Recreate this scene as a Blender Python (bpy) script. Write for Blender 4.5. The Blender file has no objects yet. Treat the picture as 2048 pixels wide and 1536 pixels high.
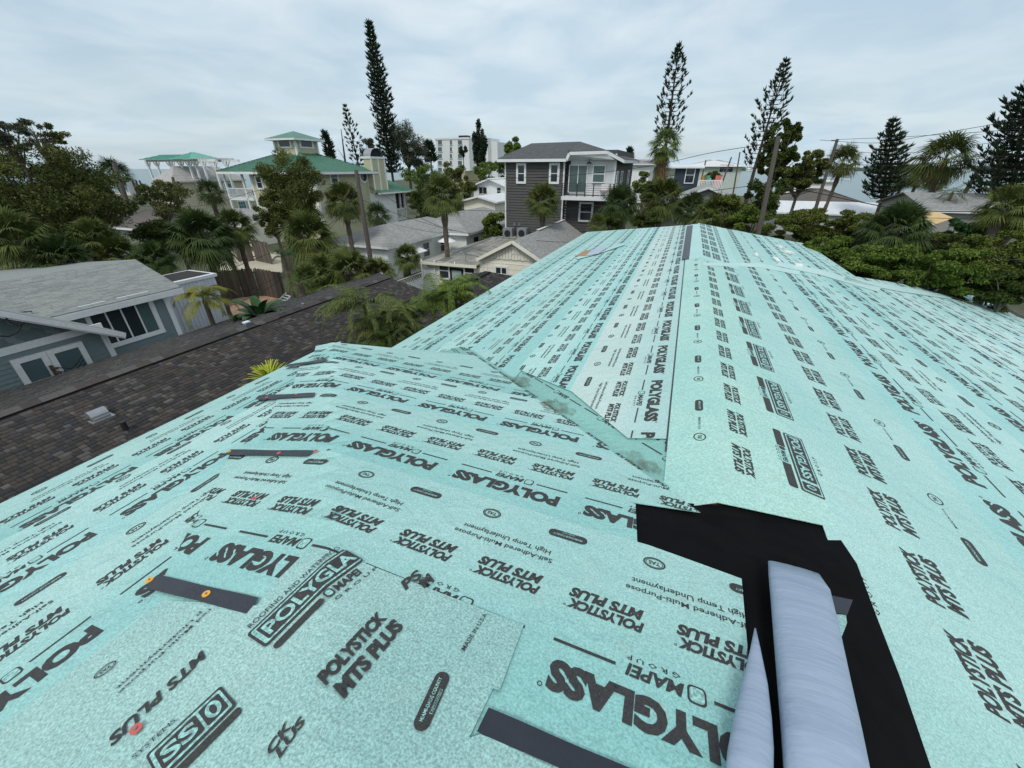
import bpy, bmesh, math, random
import numpy as np
from mathutils import Vector

random.seed(7)
RNG = np.random.default_rng(11)
scene = bpy.context.scene
COL = scene.collection

# ------------------------------------------------------------------ camera
CAM_Z = 7.8                     # metres above the ground
PITCH = math.atan((768.0 - 337.0) / 800.0)
cam_data = bpy.data.cameras.new('camera')
cam = bpy.data.objects.new('camera', cam_data)
COL.objects.link(cam)
cam.location = (0, 0, CAM_Z)
cam.rotation_euler = (math.pi / 2 - PITCH, 0, 0)
cam_data.sensor_fit = 'HORIZONTAL'
cam_data.sensor_width = 36.0
cam_data.lens = 36.0 * 800.0 / 2048.0
cam_data.clip_start = 0.05
cam_data.clip_end = 20000
scene.camera = cam

# ------------------------------------------------------------------ sky and sun
world = bpy.data.worlds.new('World')
scene.world = world
world.use_nodes = True
SUN_EL, SUN_ROT = math.radians(52), math.radians(200)
def build_world():
    nt = world.node_tree; N = nt.nodes; L = nt.links
    N.clear()
    out = N.new('ShaderNodeOutputWorld'); bg = N.new('ShaderNodeBackground')
    bg.inputs['Strength'].default_value = 0.1
    sky = N.new('ShaderNodeTexSky'); sky.sky_type = 'NISHITA'; sky.sun_disc = False
    sky.sun_elevation = SUN_EL; sky.sun_rotation = SUN_ROT
    sky.air_density = 1.2; sky.dust_density = 1.5
    tc = N.new('ShaderNodeTexCoord'); sep = N.new('ShaderNodeSeparateXYZ')
    L.new(tc.outputs['Generated'], sep.inputs[0])
    ab = N.new('ShaderNodeMath'); ab.operation = 'MAXIMUM'; ab.inputs[1].default_value = 0.0
    L.new(sep.outputs['Z'], ab.inputs[0])
    den = N.new('ShaderNodeMath'); den.operation = 'ADD'; den.inputs[1].default_value = 0.16
    L.new(ab.outputs[0], den.inputs[0])
    dx = N.new('ShaderNodeMath'); dx.operation = 'DIVIDE'; dy = N.new('ShaderNodeMath'); dy.operation = 'DIVIDE'
    L.new(sep.outputs['X'], dx.inputs[0]); L.new(den.outputs[0], dx.inputs[1])
    L.new(sep.outputs['Y'], dy.inputs[0]); L.new(den.outputs[0], dy.inputs[1])
    cmb = N.new('ShaderNodeCombineXYZ'); L.new(dx.outputs[0], cmb.inputs[0]); L.new(dy.outputs[0], cmb.inputs[1])
    n1 = N.new('ShaderNodeTexNoise'); n1.inputs['Scale'].default_value = 0.55; n1.inputs['Detail'].default_value = 7
    n1.inputs['Roughness'].default_value = 0.52; n1.inputs['Distortion'].default_value = 0.6
    n2 = N.new('ShaderNodeTexNoise'); n2.inputs['Scale'].default_value = 1.7; n2.inputs['Detail'].default_value = 8
    n2.inputs['Roughness'].default_value = 0.5; n2.inputs['Distortion'].default_value = 0.4
    L.new(cmb.outputs[0], n1.inputs['Vector']); L.new(cmb.outputs[0], n2.inputs['Vector'])
    # cover: where the cloud sheet thins
    cov = N.new('ShaderNodeMapRange'); cov.inputs['From Min'].default_value = 0.34; cov.inputs['From Max'].default_value = 0.60
    cov.inputs['To Min'].default_value = 0.62; cov.inputs['To Max'].default_value = 0.97
    L.new(n1.outputs['Fac'], cov.inputs['Value'])
    tone = N.new('ShaderNodeMapRange'); tone.inputs['From Min'].default_value = 0.36; tone.inputs['From Max'].default_value = 0.62
    tone.inputs['To Min'].default_value = 0.0; tone.inputs['To Max'].default_value = 1.0
    L.new(n2.outputs['Fac'], tone.inputs['Value'])
    cc = N.new('ShaderNodeMix'); cc.data_type = 'RGBA'
    cc.inputs['A'].default_value = (4.9, 6.2, 7.2, 1); cc.inputs['B'].default_value = (7.7, 8.35, 8.6, 1)
    L.new(tone.outputs['Result'], cc.inputs['Factor'])
    # thicker, greyer blue air towards the horizon
    hz = N.new('ShaderNodeMapRange'); hz.inputs['From Min'].default_value = 0.0; hz.inputs['From Max'].default_value = 0.45
    hz.inputs['To Min'].default_value = 1.0; hz.inputs['To Max'].default_value = 0.0
    L.new(ab.outputs[0], hz.inputs['Value'])
    hc = N.new('ShaderNodeMix'); hc.data_type = 'RGBA'
    hc.inputs['B'].default_value = (4.7, 6.05, 7.1, 1)
    hm = N.new('ShaderNodeMath'); hm.operation = 'MULTIPLY'; hm.inputs[1].default_value = 0.72
    L.new(hz.outputs['Result'], hm.inputs[0]); L.new(hm.outputs[0], hc.inputs['Factor'])
    L.new(cc.outputs['Result'], hc.inputs['A'])
    skb = N.new('ShaderNodeMix'); skb.data_type = 'RGBA'; skb.blend_type = 'MULTIPLY'; skb.inputs['Factor'].default_value = 1
    L.new(sky.outputs[0], skb.inputs['A']); skb.inputs['B'].default_value = (1.0, 1.0, 1.0, 1)
    mx = N.new('ShaderNodeMix'); mx.data_type = 'RGBA'
    L.new(cov.outputs['Result'], mx.inputs['Factor'])
    L.new(skb.outputs['Result'], mx.inputs['A']); L.new(hc.outputs['Result'], mx.inputs['B'])
    L.new(mx.outputs['Result'], bg.inputs['Color']); L.new(bg.outputs[0], out.inputs[0])
build_world()
sun_data = bpy.data.lights.new('sun', 'SUN'); sun = bpy.data.objects.new('sun', sun_data); COL.objects.link(sun)
sun_data.energy = 1.5; sun_data.angle = math.radians(14); sun_data.color = (1.0, 0.965, 0.91)
# Nishita rotation is measured clockwise from +Y
sdir = Vector((math.sin(SUN_ROT) * math.cos(SUN_EL), math.cos(SUN_ROT) * math.cos(SUN_EL), math.sin(SUN_EL)))
sun.rotation_euler = sdir.to_track_quat('Z', 'Y').to_euler()
sun.location = (0, 0, 60)
vs = scene.view_settings
vs.view_transform = 'Standard'; vs.look = 'None'; vs.gamma = 1.0; vs.use_curve_mapping = False; vs.exposure = 0.20

# ------------------------------------------------------------------ the street grid
# s runs to the right across the main ridge, a runs away along it, z is height above the ground
AZ = math.radians(21.83)
CA, SA = math.cos(AZ), math.sin(AZ)
def W(s, a, z=0.0):
    return Vector((s * CA + a * SA, -s * SA + a * CA, z))
_c, _s = math.cos(PITCH), math.sin(PITCH)
def sight(px, py):
    u = (px - 1024.0) / 800.0; v = (py - 768.0) / 800.0
    x, y, z = u, _c - v * _s, -_s - v * _c
    return (x * CA - y * SA, x * SA + y * CA, z, y)       # s, a, z, forward
def on_a(px, py, a):
    d = sight(px, py); k = a / d[1]; return (d[0] * k, a, CAM_Z + d[2] * k)
def on_s(px, py, s):
    d = sight(px, py); k = s / d[0]; return (s, d[1] * k, CAM_Z + d[2] * k)
def on_z(px, py, z):
    d = sight(px, py); k = (z - CAM_Z) / d[2]; return (d[0] * k, d[1] * k, z)
def at_y(px, py, D):
    d = sight(px, py); k = D / d[3]; return (d[0] * k, d[1] * k, CAM_Z + d[2] * k)
def on_f(px, py, f, lo=0.2, hi=60.0):
    d = sight(px, py)
    g = lambda k: CAM_Z + d[2] * k - f(d[0] * k, d[1] * k)
    for _ in range(50):
        m = (lo + hi) / 2
        if g(m) > 0: lo = m
        else: hi = m
    return (d[0] * lo, d[1] * lo, CAM_Z + d[2] * lo)

# ------------------------------------------------------------------ materials
def nodes_of(m):
    m.use_nodes = True
    nt = m.node_tree; N = nt.nodes; L = nt.links
    return nt, N, L, N['Principled BSDF']
MATS = {}
def mat(name, c1, c2=None, scale=3.0, rough=0.7, bump=0.0, bscale=40.0, detail=4, spec=0.5, metal=0.0,
        stretch=(1, 1, 1), fine=None, trans=0.0):
    if name in MATS: return MATS[name]
    m = bpy.data.materials.new(name); nt, N, L, B = nodes_of(m)
    B.inputs['Roughness'].default_value = rough
    B.inputs['Metallic'].default_value = metal
    B.inputs['Specular IOR Level'].default_value = spec
    if trans: B.inputs['Transmission Weight'].default_value = trans
    c2 = c2 or tuple(x * 0.8 for x in c1)
    tc = N.new('ShaderNodeTexCoord'); mp = N.new('ShaderNodeMapping'); mp.inputs['Scale'].default_value = stretch
    L.new(tc.outputs['Object'], mp.inputs['Vector'])
    n = N.new('ShaderNodeTexNoise'); n.inputs['Scale'].default_value = scale; n.inputs['Detail'].default_value = detail
    n.inputs['Roughness'].default_value = 0.6
    L.new(mp.outputs[0], n.inputs['Vector'])
    r = N.new('ShaderNodeMapRange'); r.inputs['From Min'].default_value = 0.3; r.inputs['From Max'].default_value = 0.7
    L.new(n.outputs['Fac'], r.inputs['Value'])
    mx = N.new('ShaderNodeMix'); mx.data_type = 'RGBA'
    mx.inputs['A'].default_value = (*c2, 1); mx.inputs['B'].default_value = (*c1, 1)
    L.new(r.outputs['Result'], mx.inputs['Factor'])
    last = mx.outputs['Result']
    if fine:
        f = N.new('ShaderNodeTexNoise'); f.inputs['Scale'].default_value = fine[0]; f.inputs['Detail'].default_value = 3
        L.new(mp.outputs[0], f.inputs['Vector'])
        fr = N.new('ShaderNodeMapRange'); fr.inputs['From Min'].default_value = 0.35; fr.inputs['From Max'].default_value = 0.65
        fr.inputs['To Min'].default_value = 1 - fine[1]; fr.inputs['To Max'].default_value = 1 + fine[1]
        L.new(f.outputs['Fac'], fr.inputs['Value'])
        m2 = N.new('ShaderNodeMix'); m2.data_type = 'RGBA'; m2.blend_type = 'MULTIPLY'; m2.inputs['Factor'].default_value = 1
        L.new(last, m2.inputs['A']); L.new(fr.outputs['Result'], m2.inputs['B']); last = m2.outputs['Result']
    L.new(last, B.inputs['Base Color'])
    if bump:
        b = N.new('ShaderNodeTexNoise'); b.inputs['Scale'].default_value = bscale; b.inputs['Detail'].default_value = 3
        L.new(mp.outputs[0], b.inputs['Vector'])
        bp = N.new('ShaderNodeBump'); bp.inputs['Strength'].default_value = bump; bp.inputs['Distance'].default_value = 0.01
        L.new(b.outputs['Fac'], bp.inputs['Height']); L.new(bp.outputs[0], B.inputs['Normal'])
    MATS[name] = m
    return m

def membrane(name, base, dark, grain=0.25, gscale=130, rough=0.42, wrinkle=0.5):
    """embossed, slightly glossy roofing fabric: stippled film with soft ripples"""
    m = bpy.data.materials.new(name); nt, N, L, B = nodes_of(m)
    tc = N.new('ShaderNodeTexCoord')
    big = N.new('ShaderNodeTexNoise'); big.inputs['Scale'].default_value = 0.9; big.inputs['Detail'].default_value = 5
    g = N.new('ShaderNodeTexNoise'); g.inputs['Scale'].default_value = gscale; g.inputs['Detail'].default_value = 4; g.inputs['Roughness'].default_value = 0.65
    d = N.new('ShaderNodeTexNoise'); d.inputs['Scale'].default_value = 5.0; d.inputs['Detail'].default_value = 7; d.inputs['Roughness'].default_value = 0.7
    for x in (big, g, d): L.new(tc.outputs['Object'], x.inputs['Vector'])
    r = N.new('ShaderNodeMapRange'); r.inputs['From Min'].default_value = 0.35; r.inputs['From Max'].default_value = 0.68
    L.new(big.outputs['Fac'], r.inputs['Value'])
    mx = N.new('ShaderNodeMix'); mx.data_type = 'RGBA'
    mx.inputs['A'].default_value = (*base, 1); mx.inputs['B'].default_value = (*dark, 1)
    L.new(r.outputs['Result'], mx.inputs['Factor'])
    # colour deepens smoothly across the sheet towards its upper, brand-printed band
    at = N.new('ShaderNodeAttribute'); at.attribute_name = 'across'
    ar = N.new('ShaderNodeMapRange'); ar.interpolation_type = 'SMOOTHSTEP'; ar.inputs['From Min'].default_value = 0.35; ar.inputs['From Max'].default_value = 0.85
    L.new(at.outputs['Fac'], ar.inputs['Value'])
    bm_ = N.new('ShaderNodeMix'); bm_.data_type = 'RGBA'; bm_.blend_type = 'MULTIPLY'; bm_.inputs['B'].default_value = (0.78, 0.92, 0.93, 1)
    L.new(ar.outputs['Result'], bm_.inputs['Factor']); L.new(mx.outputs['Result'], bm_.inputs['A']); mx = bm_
    gr = N.new('ShaderNodeMapRange'); gr.inputs['From Min'].default_value = 0.36; gr.inputs['From Max'].default_value = 0.66
    gr.inputs['To Min'].default_value = 1 - grain; gr.inputs['To Max'].default_value = 1 + grain * 0.8
    L.new(g.outputs['Fac'], gr.inputs['Value'])
    m2 = N.new('ShaderNodeMix'); m2.data_type = 'RGBA'; m2.blend_type = 'MULTIPLY'; m2.inputs['Factor'].default_value = 1
    L.new(mx.outputs['Result'], m2.inputs['A']); L.new(gr.outputs['Result'], m2.inputs['B'])
    dr = N.new('ShaderNodeMapRange'); dr.inputs['From Min'].default_value = 0.58; dr.inputs['From Max'].default_value = 0.80
    dr.inputs['To Min'].default_value = 0.0; dr.inputs['To Max'].default_value = 0.5
    L.new(d.outputs['Fac'], dr.inputs['Value'])
    m3 = N.new('ShaderNodeMix'); m3.data_type = 'RGBA'; m3.inputs['B'].default_value = (0.42, 0.46, 0.40, 1)
    L.new(m2.outputs['Result'], m3.inputs['A']); L.new(dr.outputs['Result'], m3.inputs['Factor'])
    L.new(m3.outputs['Result'], B.inputs['Base Color'])
    B.inputs['Roughness'].default_value = rough; B.inputs['Specular IOR Level'].default_value = 0.75
    b1 = N.new('ShaderNodeBump'); b1.inputs['Strength'].default_value = 0.35; b1.inputs['Distance'].default_value = 0.003
    L.new(g.outputs['Fac'], b1.inputs['Height'])
    w = N.new('ShaderNodeTexNoise'); w.inputs['Scale'].default_value = 7.0; w.inputs['Detail'].default_value = 4; w.inputs['Distortion'].default_value = 0.8
    L.new(tc.outputs['Object'], w.inputs['Vector'])
    b2 = N.new('ShaderNodeBump'); b2.inputs['Strength'].default_value = wrinkle; b2.inputs['Distance'].default_value = 0.03
    L.new(w.outputs['Fac'], b2.inputs['Height']); L.new(b1.outputs[0], b2.inputs['Normal'])
    L.new(b2.outputs[0], B.inputs['Normal'])
    MATS[name] = m
    return m

M_MINT = membrane('mint_film', (0.425, 0.67, 0.62), (0.34, 0.61, 0.565))
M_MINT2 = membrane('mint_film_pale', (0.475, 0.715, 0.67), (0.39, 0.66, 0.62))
M_MINT3 = membrane('weathered_mint_film', (0.55, 0.755, 0.715), (0.47, 0.71, 0.665))  # base colour paled to carry the grazing sky sheen of the right slope
M_GREYM = membrane('grey_mint_film', (0.57, 0.70, 0.655), (0.48, 0.65, 0.60))
M_RIDGE = membrane('green_mint_film', (0.43, 0.68, 0.60), (0.34, 0.62, 0.55), grain=0.22, gscale=70, wrinkle=0.5)
M_PATCH = membrane('bare_fabric', (0.38, 0.60, 0.555), (0.29, 0.52, 0.485), grain=0.38, gscale=150, rough=0.5, wrinkle=0.3)
M_TEAL = membrane('worn_teal_film', (0.25, 0.53, 0.47), (0.21, 0.45, 0.40))
M_INK = mat('ink', (0.030, 0.030, 0.030), (0.045, 0.042, 0.04), 30, 0.6, fine=(160, 0.35))
M_INKF = mat('ink_far', (0.075, 0.09, 0.085), (0.06, 0.08, 0.075), 8, 0.6)
M_LIGHT = mat('unprinted_film', (0.33, 0.58, 0.54), (0.27, 0.52, 0.48), 12, 0.5, fine=(95, 0.4))
M_TAPE = mat('black_selvage', (0.016, 0.019, 0.030), (0.024, 0.027, 0.038), 9, 0.35, 0.2, 60)
M_BLACK = mat('black_felt', (0.007, 0.007, 0.008), (0.010, 0.010, 0.011), 6, 1.0, 0.2, 260, spec=0.03)
M_BLUEF = mat('blue_release_film', (0.35, 0.42, 0.53), (0.285, 0.355, 0.465), 2.2, 0.48, 0.5, 5.0, stretch=(0.6, 7, 3), fine=(26, 0.05))
M_DIRT = mat('dirt_smear', (0.17, 0.22, 0.16), (0.25, 0.33, 0.26), 7, 0.8, fine=(40, 0.4))

# ------------------------------------------------------------------ object helpers
def tag(o, label=None, cat=None, group=None, kind=None):
    if label: o['label'] = label
    if cat: o['category'] = cat
    if group: o['group'] = group
    if kind: o['kind'] = kind
    return o
def thing(name, label, cat, loc=(0, 0, 0), rz=0.0, group=None):
    o = bpy.data.objects.new(name, None); COL.objects.link(o)
    o.location = loc; o.rotation_euler = (0, 0, rz); o.empty_display_size = 0.3
    return tag(o, label, cat, group)
def house(name, label, cat='house', s=0.0, a=0.0, turn=0.0, group=None):
    return thing(name, label, cat, W(s, a, 0), -AZ + turn, group)
def mesh_np(name, V, F, mats, mi=None, smooth=False):
    """V (n,3); F list of arrays / lists of index tuples"""
    me = bpy.data.meshes.new(name)
    me.from_pydata([tuple(v) for v in V], [], [tuple(f) for f in F])
    for m in (mats if isinstance(mats, (list, tuple)) else [mats]): me.materials.append(m)
    if mi is not None: me.polygons.foreach_set('material_index', np.asarray(mi, dtype=np.int32))
    if smooth: me.polygons.foreach_set('use_smooth', np.ones(len(me.polygons), dtype=bool))
    me.update()
    return me
def fast_mesh(name, V, F, mats, mi=None, smooth=False):
    """V (n,3) float array, F (m,k) int array, all faces k-sided"""
    V = np.ascontiguousarray(V, dtype=np.float32); F = np.ascontiguousarray(F, dtype=np.int32)
    me = bpy.data.meshes.new(name); k = F.shape[1]
    me.vertices.add(len(V)); me.vertices.foreach_set('co', V.ravel())
    me.loops.add(F.size); me.loops.foreach_set('vertex_index', F.ravel())
    me.polygons.add(len(F)); me.polygons.foreach_set('loop_start', np.arange(0, F.size, k, dtype=np.int32))
    me.polygons.foreach_set('loop_total', np.full(len(F), k, dtype=np.int32))
    for m in (mats if isinstance(mats, (list, tuple)) else [mats]): me.materials.append(m)
    if mi is not None: me.polygons.foreach_set('material_index', np.asarray(mi, dtype=np.int32))
    if smooth: me.polygons.foreach_set('use_smooth', np.ones(len(F), dtype=bool))
    me.update(calc_edges=True); me.validate()
    return me
def link(name, me, parent=None, kind=None):
    o = bpy.data.objects.new(name, me); COL.objects.link(o)
    if parent is not None: o.parent = parent
    if kind: o['kind'] = kind
    return o

class MB:
    def __init__(self): self.v = []; self.f = []; self.mi = []
    def face(self, pts, m=0):
        b = len(self.v); self.v += [tuple(p) for p in pts]; self.f.append(tuple(range(b, b + len(pts)))); self.mi.append(m)
    def box(self, x0, x1, y0, y1, z0, z1, m=0):
        p = [(x0, y0, z0), (x1, y0, z0), (x1, y1, z0), (x0, y1, z0), (x0, y0, z1), (x1, y0, z1), (x1, y1, z1), (x0, y1, z1)]
        self.hexa(p, m)
    def hexa(self, p, m=0):
        b = len(self.v); self.v += [tuple(q) for q in p]
        for q in ((0, 3, 2, 1), (4, 5, 6, 7), (0, 1, 5, 4), (1, 2, 6, 5), (2, 3, 7, 6), (3, 0, 4, 7)):
            self.f.append(tuple(b + i for i in q)); self.mi.append(m)
    def slab(self, poly, t, m=0):
        """polygon (3d points, planar, counter-clockwise from outside) thickened downward by t"""
        n = len(poly); b = len(self.v)
        self.v += [tuple(p) for p in poly] + [(p[0], p[1], p[2] - t) for p in poly]
        self.f.append(tuple(range(b, b + n))); self.f.append(tuple(range(b + 2 * n - 1, b + n - 1, -1))); self.mi += [m, m]
        for i in range(n):
            j = (i + 1) % n
            self.f.append((b + i, b + n + i, b + n + j, b + j)); self.mi.append(m)
    def beam(self, p, q, w, h, m=0, up=(0, 0, 1)):
        p = Vector(p); q = Vector(q); d = (q - p).normalized(); u = Vector(up)
        s = d.cross(u)
        if s.length < 1e-4: s = d.cross(Vector((1, 0, 0)))
        s.normalize(); u = s.cross(d)
        s *= w / 2; u *= h / 2
        self.hexa([p - s - u, p + s - u, p + s + u, p - s + u, q - s - u, q + s - u, q + s + u, q - s + u], m)
    def tube(self, pts, rad, n=8, m=0, cap=True):
        pts = [Vector(p) for p in pts]; rad = rad if isinstance(rad, (list, tuple)) else [rad] * len(pts)
        b = len(self.v); prev = None
        for i, p in enumerate(pts):
            d = (pts[min(i + 1, len(pts) - 1)] - pts[max(i - 1, 0)]).normalized()
            if prev is None:
                x = d.cross(Vector((0.3, 1, 0.1)));
                if x.length < 1e-3: x = d.cross(Vector((1, 0, 0)))
            else: x = prev - d * prev.dot(d)
            x.normalize(); prev = x; y = d.cross(x)
            for k in range(n):
                t = 2 * math.pi * k / n
                self.v.append(tuple(p + (x * math.cos(t) + y * math.sin(t)) * rad[i]))
        for i in range(len(pts) - 1):
            for k in range(n):
                k2 = (k + 1) % n
                self.f.append((b + i * n + k, b + i * n + k2, b + (i + 1) * n + k2, b + (i + 1) * n + k)); self.mi.append(m)
        if cap:
            self.f.append(tuple(b + k for k in range(n - 1, -1, -1))); self.mi.append(m)
            e = b + (len(pts) - 1) * n; self.f.append(tuple(e + k for k in range(n))); self.mi.append(m)
    def cyl(self, c, r, h, n=12, m=0): self.tube([c, (c[0], c[1], c[2] + h)], r, n, m)
    def build(self, name, mats, parent=None, kind=None, smooth=False):
        me = mesh_np(name, self.v, self.f, mats, self.mi, smooth)
        return link(name, me, parent, kind)
# ------------------------------------------------------------------ the roof in the foreground
T = 0.25                                    # roof pitch 3:12
def zL(s, a): return CAM_Z - (1.78 - T * s)
def zR(s, a): return CAM_Z - (1.555 + T * s)
def zM(s, a): return CAM_Z - (1.19 + T * a)
def zWg(s, a): return CAM_Z - (1.10 - T * s)
def z_main(s, a): return min(zL(s, a), zR(s, a))
def z_wing(s, a): return min(zM(s, a), zWg(s, a))
our = house('underlayment_roof_house', 'nearest house, its low hipped roof wrapped in mint green printed underlayment', 'house')
HIP = -0.35                                  # wing hip runs along a + s = HIP
VAL = 2.37                                   # valley runs along a + s = VAL

# ---- flat print: lettering outlines turned into thin mesh laid on the sheets
_tc = {}
def glyphs(text, bold=0.0, shear=0.0, res=3, spacing=1.0):
    key = (text, bold, shear, res, spacing)
    if key in _tc: return _tc[key]
    cu = bpy.data.curves.new('t', 'FONT'); cu.body = text; cu.offset = bold; cu.shear = shear
    cu.resolution_u = res; cu.space_character = spacing; cu.fill_mode = 'FRONT'
    o = bpy.data.objects.new('t', cu); COL.objects.link(o)
    dg = bpy.context.evaluated_depsgraph_get(); dg.update()
    ev = o.evaluated_get(dg); me = ev.to_mesh(); me.calc_loop_triangles()
    V = np.empty(len(me.vertices) * 3, dtype=np.float32); me.vertices.foreach_get('co', V); V = V.reshape(-1, 3)[:, :2].copy()
    F = np.empty(len(me.loop_triangles) * 3, dtype=np.int32); me.loop_triangles.foreach_get('vertices', F); F = F.reshape(-1, 3).copy()
    ev.to_mesh_clear(); bpy.data.objects.remove(o); bpy.data.curves.remove(cu)
    V -= V.min(0); V /= V.max(0)
    _tc[key] = (V, F); return _tc[key]
class Print:
    """collects (x, y) triangles in metres; layer 0 = ink, 1 = film colour showing inside a dark field"""
    def __init__(self): self.V = []; self.F = []; self.L = []; self.n = 0
    def add(self, V, F, layer=0):
        V = np.asarray(V, dtype=np.float32); F = np.asarray(F, dtype=np.int32)
        self.V.append(V); self.F.append(F + self.n); self.L.append(np.full(len(F), layer)); self.n += len(V)
    def text(self, s, x, y, w, h, bold=0.0, shear=0.0, res=3, layer=0, spacing=1.0):
        V, F = glyphs(s, bold, shear, res, spacing)
        self.add(V * np.array([w, h]) + np.array([x, y]), F, layer)
    def rect(self, x, y, w, h, layer=0): self.add([(x, y), (x + w, y), (x + w, y + h), (x, y + h)], [(0, 1, 2), (0, 2, 3)], layer)
    def rrect(self, x, y, w, h, r, layer=0, n=5):
        P = []
        for cx, cy, t0 in ((x + w - r, y + r, -90), (x + w - r, y + h - r, 0), (x + r, y + h - r, 90), (x + r, y + r, 180)):
            for i in range(n + 1):
                t = math.radians(t0 + 90 * i / n); P.append((cx + r * math.cos(t), cy + r * math.sin(t)))
        P.append((x + w / 2, y + h / 2)); c = len(P) - 1
        self.add(P, [(i, (i + 1) % c, c) for i in range(c)], layer)
    def ring(self, x, y, rx, ry, t, layer=0, n=20):
        P = []
        for i in range(n):
            u = 2 * math.pi * i / n
            P += [(x + rx * math.cos(u), y + ry * math.sin(u)), (x + (rx - t) * math.cos(u), y + (ry - t) * math.sin(u))]
        F = []
        for i in range(n):
            j = (i + 1) % n; F += [(2 * i, 2 * j, 2 * j + 1), (2 * i, 2 * j + 1, 2 * i + 1)]
        self.add(P, F, layer)
    def data(self, maxlen=None):
        V, F, L = np.concatenate(self.V), np.concatenate(self.F), np.concatenate(self.L)
        if not maxlen: return V, F, L
        for _ in range(5):                       # split long triangles so that they can bend over a hip
            P = V[F]; e = np.stack([P[:, 1] - P[:, 0], P[:, 2] - P[:, 1], P[:, 0] - P[:, 2]], 1); m = np.linalg.norm(e, axis=2).max(1) > maxlen
            if not m.any(): break
            T_ = P[m]; a, b, c = T_[:, 0], T_[:, 1], T_[:, 2]; ab, bc, ca = (a + b) / 2, (b + c) / 2, (c + a) / 2
            N = np.stack([a, ab, ca, ab, b, bc, ca, bc, c, ab, bc, ca], 1).reshape(-1, 2)
            F = np.concatenate([F[~m], np.arange(len(N)).reshape(-1, 3) + len(V)]); L = np.concatenate([L[~m], np.repeat(L[m], 4)]); V = np.concatenate([V, N])
        return V, F, L
def logo(p, x, y, h, res):
    p.rrect(x, y, h * 0.9, h, h * 0.25); p.rrect(x + h * .1, y + h * .1, h * .7, h * .8, h * 0.2, 1)
    p.text('R', x + h * .2, y + h * .22, h * .5, h * .56, 0.03, 0.25, res)
def pattern_a(lod):
    """field sheet: approvals, description, product name twice, maker, brand; one repeat is 0.76 x 0.91 m"""
    p = Print(); res = (3, 1, 0)[lod]
    if lod == 2:
        p.rrect(-0.09, .07, .17, .042, .02, n=1); p.ring(.38, .095, .042, .03, .008, n=8)
        for (y, h) in ((.22, .02), (.265, .022)): p.text('Seli-Adhered Multi', .03, y, .42, h, 0.01, 0, 1)
        for x in (.02, .40):
            p.text('POLYSTICK', x, .43, .27, .042, 0.03, 0.25, 1); p.text('MTS PLUS', x + .01, .375, .26, .045, 0.03, 0.25, 1)
        p.rect(.02, .625, .16, .011); p.rect(.47, .625, .19, .011); p.text('MAPEI', .27, .605, .17, .045, 0.03, 0.2, 1)
        p.text('POLYGLASS', .04, .69, .62, .10, 0.06, 0, 1)
        return p.data()
    p.rrect(-0.09, .065, .18, .052, .024)
    p.text('MIAMI-DADE COUNTY', -0.068, .089, .136, .014, 0.02, 0, min(res, 2), 1)
    p.text('APPROVED', -0.03, .0705, .06, .009, 0, 0, 1, 1)
    p.ring(.38, .095, .046, .036, .007); p.ring(.38, .095, .036, .027, .003)
    p.text('TAS', .357, .083, .046, .024, 0.03, 0, res)
    p.text('Self-Adhered Multi-Purpose', .02, .262, .46, .034, 0.012, 0, res)
    p.text('High Temp Underlayment', .04, .212, .42, .036, 0.012, 0, res)
    for x in (.02, .40):
        p.text('POLYSTICK', x, .435, .27, .046, 0.052, 0.25, res); p.text('MTS PLUS', x + .005, .378, .27, .050, 0.056, 0.25, res)
        p.ring(x + .278, .474, .005, .005, .002, n=6)
    p.rect(.015, .622, .18, .011); p.rect(.475, .622, .20, .011)
    logo(p, .215, .598, .058, res); p.text('MAPEI', .275, .607, .17, .044, 0.035, 0.2, res)
    p.text('G R O U P', .285, .578, .16, .018, 0.01, 0, 1)
    p.text('POLYGLASS', .035, .69, .625, .102, 0.062, 0, res); p.ring(.672, .785, .008, .008, .003, n=8)
    return p.data(.06 if lod == 0 else None)
def box_logo(p, x, y, w, h, res):
    p.rrect(x, y, w, h * .26, h * .07)
    p.rrect(x, y + h * .34, w, h * .66, h * .08); p.rrect(x + h * .06, y + h * .40, w - h * .12, h * .54, h * .05, 1)
    p.rrect(x + h * .11, y + h * .44, w * .77, h * .46, h * .04, 2)
    p.text('POLYGLASS', x + h * .17, y + h * .52, w * .72, h * .30, 0.03, 0, res, 3)
    p.rrect(x + w * .845, y + h * .44, w * .115, h * .46, h * .04, 2); p.ring(x + w * .9, y + h * .67, w * .03, h * .14, h * .05, 3, n=12)
    p.rect(x + w * .33, y - h * .01, w * .30, h * .28, 1); p.text('MAPEI', x + w * .42, y + h * .05, w * .19, h * .15, 0.03, 0.1, res, 2)
    p.rrect(x + w * .34, y + h * .04, w * .06, h * .18, h * .05, 2)
    p.text('G R O U P', x + w * .36, y - h * .09, w * .26, h * .05, 0.01, 0, 1)
def clip_bm(bm, planes):
    """planes: (point(s,a), outward normal(s,a)); everything on the outward side goes"""
    for (p, n) in planes:
        g = bm.verts[:] + bm.edges[:] + bm.faces[:]
        if not g: return
        bmesh.ops.bisect_plane(bm, geom=g, dist=1e-5, plane_co=(p[0], p[1], 0), plane_no=(n[0], n[1], 0), clear_outer=True)
def poly_planes(poly):
    """clip planes of a convex polygon given in any order of turning"""
    area = sum(poly[i][0] * poly[(i + 1) % len(poly)][1] - poly[(i + 1) % len(poly)][0] * poly[i][1] for i in range(len(poly)))
    if area < 0: poly = poly[::-1]
    out = []
    for i in range(len(poly)):
        p, q = poly[i], poly[(i + 1) % len(poly)]
        dx, dy = q[0] - p[0], q[1] - p[1]; l = math.hypot(dx, dy)
        if l > 1e-6: out.append((p, (dy / l, -dx / l)))
    return out
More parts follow.
